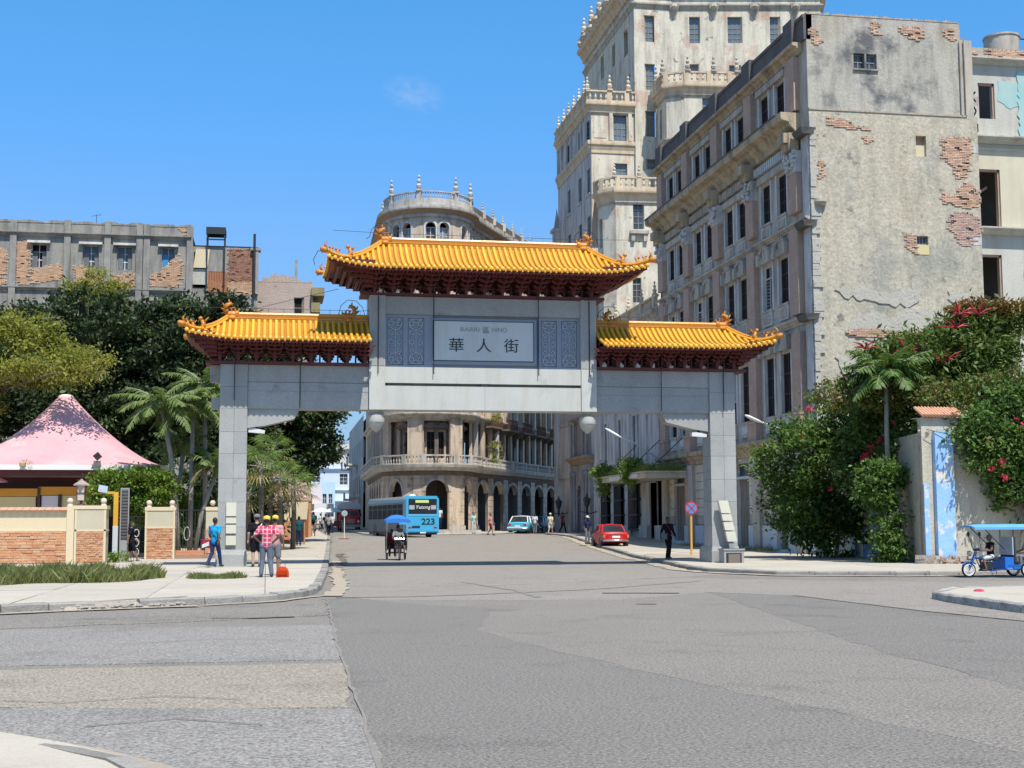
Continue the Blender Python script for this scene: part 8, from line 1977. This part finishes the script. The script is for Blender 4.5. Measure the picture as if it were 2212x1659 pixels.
def person(label, x, y, rz, pose=None, top=None, bottom=None, skin=SK_D, sleeves='short', legs='long', shoe=M_SHOE, hair='short', s=1.0, z=None, vox=.02, hat=None, group=None, parent_z=0, stocky=1.0, extras=()):
 J = dict(BASE); J.update(pose or {}); V = {k: Vector(v) for k, v in J.items()}
 t = thing('person', label, 'person', (x, y, (gz(y) + .0 if z is None else z)), rz, group); t.scale = (s * stocky, s * stocky, s)
 up = Vector((0, 0, 1)); P = []
 k = 1.0
 P += [(V['shL'], V['shR'], .07, .07), (V['chest'] + Vector((-.06, 0, 0)), V['chest'] + Vector((.06, 0, 0)), .115, .115), (V['chest'], V['waist'], .125, .115), (V['waist'], V['hip'], .11, .105), (V['hpL'], V['hpR'], .09, .09), (V['chest'], V['neck'], .1, .06), (V['neck'], V['head'], .053, .05)]
 hd = V['head'] + Vector((0, 0, .02)); P += [('s', tuple(hd + Vector((0, 0, .01))), .105, .76, .93, 1.12), ('s', tuple(hd + Vector((0, -.03, -.06))), .055, .9, 1, .9)]
 P += [('s', tuple(hd + Vector((0, -.1, -.02))), .018, .8, 1.2, 1.4)] + [('s', tuple(hd + Vector((q * .082, .01, -.01))), .022, .5, 1, 1.4) for q in (-1, 1)]
 for a in 'LR':
  sg = -1 if a == 'L' else 1
  P += [(V['sh' + a], V['el' + a], .05, .04), (V['el' + a], V['ha' + a], .04, .028)]
  d = (V['ha' + a] - V['el' + a]).normalized(); palm = V['ha' + a] + d * .06
  P += [(V['ha' + a], palm, .03, .034)]
  sd = d.cross(Vector((sg, 0, .2))).normalized()
  for q, fl in zip((-.03, -.01, .01, .03), (.06, .075, .07, .055)):
   b_ = palm + sd * q; P += [(b_, b_ + d * fl * .6, .011, .011), (b_ + d * fl * .6, b_ + d * fl + Vector((-sg * .015, 0, 0)), .011, .009)]
  P += [(V['ha' + a] + d * .02 + sd * -.03, V['ha' + a] + d * .06 + sd * -.06, .012, .011)]
  P += [(V['hp' + a], V['kn' + a], .085, .058), (V['kn' + a], V['an' + a], .056, .038)]
  an = V['an' + a]; fwd = Vector((0, -1, 0)); P += [(an + Vector((0, .03, -.04)), an + fwd * .14 + Vector((0, 0, -.055)), .038, .03)]
 caps(P, vox, 'body', skin, t)
 g = .012
 if top:
  Q = [(V['shL'], V['shR'], .07 + g, .07 + g), (V['chest'] + Vector((-.06, 0, 0)), V['chest'] + Vector((.06, 0, 0)), .12 + g, .12 + g), (V['chest'], V['waist'], .13 + g, .125 + g), (V['waist'], V['hip'] + Vector((0, 0, -.0)), .125 + g, .135 + g), (V['chest'], V['neck'] - Vector((0, 0, .04)), .1 + g, .05 + g)]
  for a in 'LR':
   e = V['el' + a]; S = V['sh' + a]
   if sleeves == 'short': Q.append((S, S.lerp(e, .7), .055 + g, .052 + g))
   elif sleeves == 'long': Q += [(S, e, .052 + g, .042 + g), (e, e.lerp(V['ha' + a], .9), .042 + g, .032 + g)]
   else: Q.append((S, S.lerp(e, .15), .05 + g, .04 + g))
  caps(Q, vox, 'shirt', top, t)
 if bottom:
  Q = [(V['hpL'], V['hpR'], .098 + g, .098 + g), (V['hip'] + up * .04, V['hip'], .115 + g, .11 + g)]
  for a in 'LR':
   h_, kn, an = V['hp' + a], V['kn' + a], V['an' + a]
   if legs == 'long': Q += [(h_, kn, .085 + g, .06 + g), (kn, an.lerp(kn, .06), .06 + g, .048 + g)]
   elif legs == 'skirt': Q += [(h_, kn, .12 + g, .14 + g)]
   else: Q += [(h_, h_.lerp(kn, .85), .095 + g, .078 + g)]
  caps(Q, vox, 'trousers' if legs == 'long' else ('skirt' if legs == 'skirt' else 'shorts'), bottom, t)
 for a in 'LR':
  an = V['an' + a]; caps([(an + Vector((0, .03, -.035)), an + Vector((0, -.15, -.05)), .048, .04), (an + Vector((0, .0, 0)), an + Vector((0, 0, -.03)), .045, .045)], vox * .8, 'shoe', shoe, t)
 if hair: 
  Q = [('s', tuple(hd + Vector((0, .02, .035))), .108, .8, .9, 1.02)]
  if hair == 'long': Q.append((hd + Vector((0, .07, .02)), hd + Vector((0, .1, -.16)), .07, .05))
  caps(Q, .014, 'hair', M_HAIR, t)
 if hat:
  mb = MB(); mb.lathe([(.093, .0), (.1, .05), (.085, .1), (.03, .125), (.005, .128)], 14, tuple(hd + Vector((0, .005, .03))), sy=1.12)
  mb.add([tuple(hd + Vector(q)) for q in ((-.085, -.07, .035), (.085, -.07, .035), (.06, -.2, .02), (-.06, -.2, .02), (-.085, -.07, .05), (.085, -.07, .05), (.06, -.2, .03), (-.06, -.2, .03))], [(0, 1, 2, 3), (7, 6, 5, 4), (3, 2, 6, 7)]) if hat[1] != 'beanie' else None
  mb.build('cap', hat[0], t, smooth=rad(60))
 for q in (-1, 1): MB().sphere(tuple(hd + Vector((q * .032, -.092, .012))), .011, 8).build('eye', M_EYE, t)
 MB().box(hd.x - .025, hd.y - .097, hd.z - .064, hd.x + .025, hd.y - .085, hd.z - .054).build('mouth', M_LIP, t)
 for (nm, mb, m) in extras: mb.build(nm, m, t, smooth=True)
 return t
A = math.pi
C_BLUE = cloth('bright_blue_shirt', (.02, .30, .55)); C_JEAN = cloth('dark_blue_jeans', (.02, .04, .11)); C_JEANL = cloth('faded_grey_jeans', (.14, .17, .22)); C_BLK = cloth('black_clothes', (.012, .012, .016)); C_WHT = cloth('white_clothes', (.62, .62, .6)); C_NAVY = cloth('navy_clothes', (.02, .03, .08))
C_GRY = cloth('grey_clothes', (.2, .2, .21)); C_TEAL = cloth('dark_teal_shirt', (.01, .09, .11)); C_PINK = cloth('pale_pink_shirt', (.6, .3, .28)); C_KH = cloth('khaki_shorts', (.4, .36, .26)); C_YEL = cloth('pale_yellow_shirt', (.6, .56, .35)); C_RED = cloth('dark_red_shirt', (.2, .02, .025))
M_PLAID = D.materials.new('pink_plaid'); M_PLAID.use_nodes = True; nt = M_PLAID.node_tree; b_ = nt.nodes['Principled BSDF']; b_.inputs['Roughness'].default_value = .9
tc = nt.nodes.new('ShaderNodeTexCoord'); sp = nt.nodes.new('ShaderNodeSeparateXYZ'); nt.links.new(tc.outputs['Object'], sp.inputs[0]); prev = None
for ax, fr_, of in ((0, 9.0, .3), (2, 8.0, .1)):
 m1 = nt.nodes.new('ShaderNodeMath'); m1.operation = 'MULTIPLY_ADD'; m1.inputs[1].default_value = fr_; m1.inputs[2].default_value = of; nt.links.new(sp.outputs[ax], m1.inputs[0])
 m2 = nt.nodes.new('ShaderNodeMath'); m2.operation = 'FRACT'; nt.links.new(m1.outputs[0], m2.inputs[0])
 m3 = nt.nodes.new('ShaderNodeMath'); m3.operation = 'LESS_THAN'; m3.inputs[1].default_value = .22; nt.links.new(m2.outputs[0], m3.inputs[0])
 if prev is None: prev = m3
 else:
  m4 = nt.nodes.new('ShaderNodeMath'); m4.operation = 'MAXIMUM'; nt.links.new(prev.outputs[0], m4.inputs[0]); nt.links.new(m3.outputs[0], m4.inputs[1]); prev = m4
mx = nt.nodes.new('ShaderNodeMix'); mx.data_type = 'RGBA'; mx.inputs[6].default_value = (.48, .035, .085, 1); mx.inputs[7].default_value = (.62, .4, .42, 1); nt.links.new(prev.outputs[0], mx.inputs[0]); nt.links.new(mx.outputs[2], b_.inputs['Base Color'])
PZ = .135
strap = lambda: MB().tube([(-.14, -.13, 1.44), (0, -.17, 1.2), (.16, -.12, .98)], .018, 5).tube([(-.14, .13, 1.44), (0, .17, 1.2), (.16, .13, .98)], .018, 5)
person('man in a bright blue shirt and jeans walking past the left gate post', -1.78, 51.0 - .7, rad(150), WALK, C_BLUE, C_JEAN, SK_D, z=PZ, vox=.016, extras=[('bag_strap', MB().tube([(.16, -.12, 1.44), (.02, -.16, 1.2), (-.2, -.08, .98)], .014, 5).tube([(.16, .13, 1.44), (.02, .17, 1.2), (-.2, .1, .98)], .014, 5), C_NAVY)])
hb = thing('shoulder_bag', 'dark red shoulder bag with a pale flap on the blue-shirted man', 'bag', (-2.07, 50.35, PZ + .78), 0.4)
MB().box(-.17, -.07, -.1, .17, .07, .2).build('bag_body', cloth('crimson_bag', (.35, .03, .06)), hb); MB().hexa([(-.2, -.09, -.1), (.06, -.09, -.02), (.06, -.071, -.02), (-.2, -.071, -.1), (-.2, -.09, .02), (.06, -.09, .12), (.06, -.071, .12), (-.2, -.071, .02)]).build('flap', C_WHT, hb)
person('man in a pink plaid shirt and yellow cap standing with hands on hips, back turned', .02, 40.2, rad(178), dict(elL=(-.33, .06, 1.16), haL=(-.17, .02, 1.0), elR=(.33, .06, 1.16), haR=(.17, .02, 1.0), anL=(-.15, .03, .09), anR=(.13, .03, .09)), M_PLAID, C_JEANL, SK_D, z=PZ, vox=.014, hat=(cloth('yellow_cap', (.68, .52, .1)), 'cap'), stocky=1.08, s=.985)
person('person in pink and grey half hidden behind the plaid shirt', .27, 41.6, rad(165), dict(haR=(.24, -.02, .78)), C_PINK, C_GRY, SK_M, z=PZ, vox=.016, legs='short', shoe=M_SHOEW, hat=(cloth('yellow_cap', (.68, .52, .1)), 'cap'))
person('tall man in black with grey cap and white strap left of the plaid shirt', -.32, 50.4, rad(185), None, C_BLK, C_BLK, SK_L, z=PZ, vox=.016, legs='short', hat=(C_GRY, 'beanie'), s=1.06, stocky=1.14, extras=[('bag_strap', strap(), C_WHT)])
rbg = thing('holdall_bag', 'bright orange-red holdall bag on the pavement beside the plaid-shirted man', 'bag', (.48, 39.85, PZ)); rbg.scale = (.82, .82, .82)
loft(MB(), [[(x, -.12 * a, 0), (x, -.14 * a, .12), (x, -.1 * a, .36 * a), (x, .1 * a, .36 * a), (x, .14 * a, .12), (x, .12 * a, 0)] for x, a in ((-.22, .45), (-.19, .8), (-.1, 1.0), (0, 1.05), (.1, 1.0), (.19, .8), (.22, .45))]).build('bag_body', cloth('orange_red_fabric', (.55, .07, .02)), rbg, smooth=rad(45))
MB().tube([(-.1, -.1, .33), (-.07, -.1, .48), (.07, -.1, .48), (.1, -.1, .33)], .014, 6).build('handle', cloth('orange_red_fabric', (.55, .07, .02)), rbg); MB().box(-.16, -.165, .1, .16, -.14, .24).build('pocket', cloth('dark_orange', (.4, .04, .01)), rbg)
person('woman in a black top and shorts walking in the open gateway of the cream wall', -5.55, 60.0, rad(100), WALK, C_BLK, C_BLK, SK_M, z=.05, vox=.018, legs='short', hair='long')
person('man in dark teal shirt standing by the ochre cabinet', 1.95, 84.2, rad(170), None, C_TEAL, C_NAVY, SK_D, z=gz(84) + PZ, vox=.022)
person('dark-dressed man with a shoulder bag walking below the right end of the gate', 16.35, 55.2, rad(15), dict(WALK, anL=(-.16, -.14, .1), anR=(.16, .2, .12)), C_BLK, C_BLK, SK_D, z=.135, vox=.016, sleeves='long', extras=[('bag', MB().box(-.32, -.12, .82, -.1, .04, 1.08), C_GRY), ('bag_strap', strap(), C_RED)])
person('man in a navy shirt and white cap standing behind the red car', 19.55, 83.4, rad(20), None, C_NAVY, C_GRY, SK_D, z=gz(83) + .13, vox=.022, hat=(C_WHT, 'cap'))
person('walker in dark top and pale shorts on the left pavement beyond the fence', 3.3, 99, rad(175), WALK, C_BLK, C_KH, SK_M, z=gz(99) + .13, vox=.024, legs='short', extras=[('backpack', MB().box(-.14, .12, 1.05, .14, .26, 1.42), C_TEAL)])
person('walker in a black and white striped shirt in the far street', 4.95, 112, rad(185), WALK, cloth('striped_shirt', (.45, .45, .42), (.04, .04, .04)), C_BLK, SK_D, z=gz(112), vox=.024)
person('person in a white top standing in the middle arch of the rounded building', 14.45, 116.2, rad(10), None, C_WHT, C_JEAN, SK_D, z=1.35, vox=.024)
person('pedestrian in a pale pink shirt outside the arcade', 17.5, 108.2, rad(60), WALK, C_PINK, C_RED, SK_M, z=gz(108), vox=.024, legs='short')
person('pedestrian in pale yellow and white at the mouth of the side street', 22.6, 109.5, rad(150), WALK, C_YEL, C_WHT, SK_L, z=gz(109), vox=.024, legs='short', hat=(C_WHT, 'cap'))
person('pedestrian in brown at the corner of the portal building', 24.6, 114, rad(120), WALK, C_RED, C_BLK, SK_M, z=gz(114) + .1, vox=.024)
person('pedestrian in white beside the smaller turquoise car', 22.9, 117.5, rad(150), None, C_WHT, C_GRY, SK_M, z=gz(117), vox=.024)
person('person in pale blue-green standing by the arcade pier', 16.6, 111.2, rad(20), None, cloth('mint_shirt', (.35, .55, .5)), C_WHT, SK_M, z=gz(111) + .1, vox=.024)
for i, (x, y, tcl, bcl, lb_) in enumerate(((3.9, 118, C_JEANL, C_JEAN, 'distant walker in grey blue beside the kerb'), (5.2, 124, C_BLK, C_GRY, 'distant walker in black in the roadway'), (6.0, 128, C_WHT, C_JEAN, 'distant walker in white near the pale umbrella'), (4.4, 130, C_PINK, C_BLK, 'distant walker in pink at the left of the far street'), (7.2, 131, C_TEAL, C_KH, 'distant walker in teal near the handcart'), (5.6, 146, C_WHT, C_GRY, 'farthest walker in white behind the umbrellas'))):
 person(lb_, x, y, rad(160 + 30 * (i % 3)), WALK if i % 2 else None, tcl, bcl, SK_M, z=gz(y), vox=.03)
person('rickshaw rider in a dark shirt pedalling under the blue canopy', 5.95, 63.3, 0, dict(SIT, hip=(0, .02, .93), knL=(-.13, -.32, .72), anL=(-.12, -.16, .42), knR=(.13, -.3, .84), anR=(.12, -.12, .56), haL=(-.22, -.5, 1.06), haR=(.22, -.5, 1.06), elL=(-.26, -.25, 1.16), elR=(.26, -.25, 1.16)), C_GRY, C_BLK, SK_D, z=-.12 + .0, vox=.018, legs='short', s=.98)
person('left rickshaw passenger in dark red leaning on the side', 5.72, 64.0, 0, SIT, C_RED, C_BLK, SK_D, z=-.2, vox=.02, s=.92)
person('right rickshaw passenger in dark clothes with a pale bag', 6.16, 64.0, 0, SIT, C_BLK, C_BLK, SK_M, z=-.2, vox=.02, s=.92, legs='short', extras=[('bag', MB().box(-.12, -.42, .95, .1, -.25, 1.12), C_WHT)])
person('tricycle taxi driver in a dark vest and white shorts', 20.93, 37.6, rad(-90), dict(SIT, hip=(0, 0, .93), knL=(-.15, -.4, .84), anL=(-.14, -.28, .42), knR=(.15, -.4, .84), anR=(.14, -.28, .42), haL=(-.22, -.48, 1.16), haR=(.22, -.48, 1.16), head=(0, -.04, 1.6)), C_BLK, C_WHT, SK_M, z=-.06, vox=.012, s=.74, legs='short', sleeves='none', hat=(C_GRY, 'cap'))
person('taxi passenger in a white shirt at the right edge of the frame', 22.05, 37.45, rad(-90), SIT, C_WHT, C_GRY, SK_M, z=-.07, vox=.012, s=.76)
dg = bpy.context.evaluated_depsgraph_get()
for o in [o for o in D.objects if '_bake' in o.keys()]:
 me = D.meshes.new_from_object(o.evaluated_get(dg)); me.materials.clear(); me.materials.append(o.data.materials[0])
 o.modifiers.clear(); o.data = me; del o['_bake']; me.polygons.foreach_set('use_smooth', [True] * len(me.polygons))
M_POLE = mat('yellow_sign_pole', (.68, .40, .05), .6, (.6, .33, .05), 3, .3); M_GALV = mat('galvanised_pole', (.5, .5, .48), .5)
def disc(r, n=28): return MB().lathe([(r, -.01), (r, .01)], n)
sg = thing('no_stopping_sign', 'round blue and red no stopping sign on a yellow pole before the facade', 'road sign', (19.55, 62.2, .13))
MB().tube([(0, 0, 0), (0, 0, 2.0)], .055, 8).build('pole', M_POLE, sg)
def rsign(parent, z, r, ring, face, cross):
 disc(r).build('sign_rim', ring, parent, (0, -.07, z), (math.pi / 2, 0, 0)); disc(r * .8).build('sign_face', face, parent, (0, -.078, z), (math.pi / 2, 0, 0))
 if cross:
  for a in (45, -45): MB().box(-r * .82, -.1, -r * .07, r * .82, -.092, r * .07).build('cross_bar', ring, parent, (0, 0, z), (0, rad(a), 0))
rsign(sg, 2.2, .31, mat('sign_red', (.5, .03, .04), .5), mat('sign_blue', (.08, .25, .55), .5), True)
rs2 = thing('round_sign', 'small round red and white sign beside the bus', 'road sign', (13.1, 111.3, gz(111) + .12))
MB().tube([(0, 0, 0), (0, 0, 2.3)], .04, 6).build('pole', mat('cream_pole', (.55, .5, .38)), rs2); rsign(rs2, 2.55, .42, mat('sign_red_pale', (.6, .12, .12), .5), mat('sign_white', (.65, .6, .6), .5), False)
MB().box(-.25, -.11, -.05, .2, -.1, .05).build('sign_bar', mat('sign_red_pale', (.6, .12, .12)), rs2, (0, 0, 2.55), (0, rad(35), 0))
rs3 = thing('portable_sign', 'small round green sign on a white stand in the gutter', 'road sign', (5.35, 96.5, gz(96)))
MB().tube([(0, 0, .1), (0, 0, 1.6)], .03, 6).build('pole', M_WCAR, rs3); MB().box(-.35, -.2, 0, .35, .2, .1).build('base', mat('rusty_base', (.3, .14, .08)), rs3); rsign(rs3, 1.8, .2, mat('pale_sign_rim', (.5, .55, .5)), mat('sign_green', (.25, .4, .35)), False)
def street_lamp(label, x, y, z, pts, head, grp='arm street lamps fixed to the facade'):
 t = thing('street_lamp', label, 'street lamp', (x, y, 0), 0, grp)
 MB().tube(pts, .05, 6).build('arm', M_GALV, t, smooth=True)
 a, b = Vector(head[0]), Vector(head[1]); MB().tube([a, a.lerp(b, .3), a.lerp(b, .8), b], [.06, .13, .14, .06], 8, sy=.6).build('lamp_head', M_WCAR, t, smooth=True)
street_lamp('slim white street lamp on a long arm above the black window grilles', 25.9, 86.5, 0, [(0, 0, 5.3), (-2.2, 1.0, 6.9), (-3.0, 1.5, 7.3)], ((-2.9, 1.45, 7.25), (-3.9, 1.9, 7.9)))
street_lamp('slim white street lamp reaching from the facade over the creeper', 25.6, 66.0, 0, [(0, -1, 6.2), (-.9, -1.0, 6.4), (-1.4, -1.0, 6.6)], ((-1.35, -1.0, 6.55), (-2.3, -1.0, 6.95)))
lp = thing('thin_pole', 'thin pale pole standing behind the leaning cream blocks', 'pole', (18.5, 53.3, .13)); MB().tube([(0, 0, 0), (0, 0, 3.4)], .04, 6).build('pole_shaft', M_GALV, lp); MB().sphere((0, 0, 3.45), .08, 8).build('cap', M_WCAR, lp)
lw_ = thing('street_cables', 'thin overhead cables crossing left of the central gate roof', 'cable', (0, 60, 0))
MB().tube([(-9, 40, 18), (-1, 20, 14.0), (3, 0, 11.9)], .012, 4).build('wire', M_BLK, lw_)
lt = thing('litter', 'crumpled red rag lying on the right hand traffic island', 'litter', (14.9, 27.3, .16)); MB().lathe([(.1, 0), (.07, .03), (.02, .04)], 7, sx=1.3).build('rag', M_FLOW, lt)
M_CLD = D.materials.new('thin_cloud'); M_CLD.use_nodes = True; nt = M_CLD.node_tree; nt.nodes.remove(nt.nodes['Principled BSDF'])
pv = nt.nodes.new('ShaderNodeVolumePrincipled'); pv.inputs['Color'].default_value = (1, 1, 1, 1); out = nt.nodes['Material Output']; nt.links.new(pv.outputs[0], out.inputs['Volume'])
tc = nt.nodes.new('ShaderNodeTexCoord'); nn = nt.nodes.new('ShaderNodeTexNoise'); nn.inputs['Scale'].default_value = 3.0; nn.inputs['Detail'].default_value = 5; nt.links.new(tc.outputs['Object'], nn.inputs['Vector'])
ln = nt.nodes.new('ShaderNodeVectorMath'); ln.operation = 'LENGTH'; nt.links.new(tc.outputs['Object'], ln.inputs[0])
r1 = nt.nodes.new('ShaderNodeMapRange'); r1.inputs[1].default_value = 1.0; r1.inputs[2].default_value = .2; nt.links.new(ln.outputs['Value'], r1.inputs[0])
r2 = nt.nodes.new('ShaderNodeMapRange'); r2.inputs[1].default_value = .42; r2.inputs[2].default_value = .75; r2.inputs[4].default_value = .02; nt.links.new(nn.outputs['Fac'], r2.inputs[0])
mm = nt.nodes.new('ShaderNodeMath'); mm.operation = 'MULTIPLY'; nt.links.new(r1.outputs[0], mm.inputs[0]); nt.links.new(r2.outputs[0], mm.inputs[1]); nt.links.new(mm.outputs[0], pv.inputs['Density'])
cl = thing('cloud', 'single faint wisp of white cloud high above the gate', 'cloud', (131, 1250, 402)); q = MB().sphere((0, 0, 0), 1, 16).build('cloud_wisp', M_CLD, cl); q.scale = (34, 50, 11); q.rotation_euler = (0, rad(12), 0)
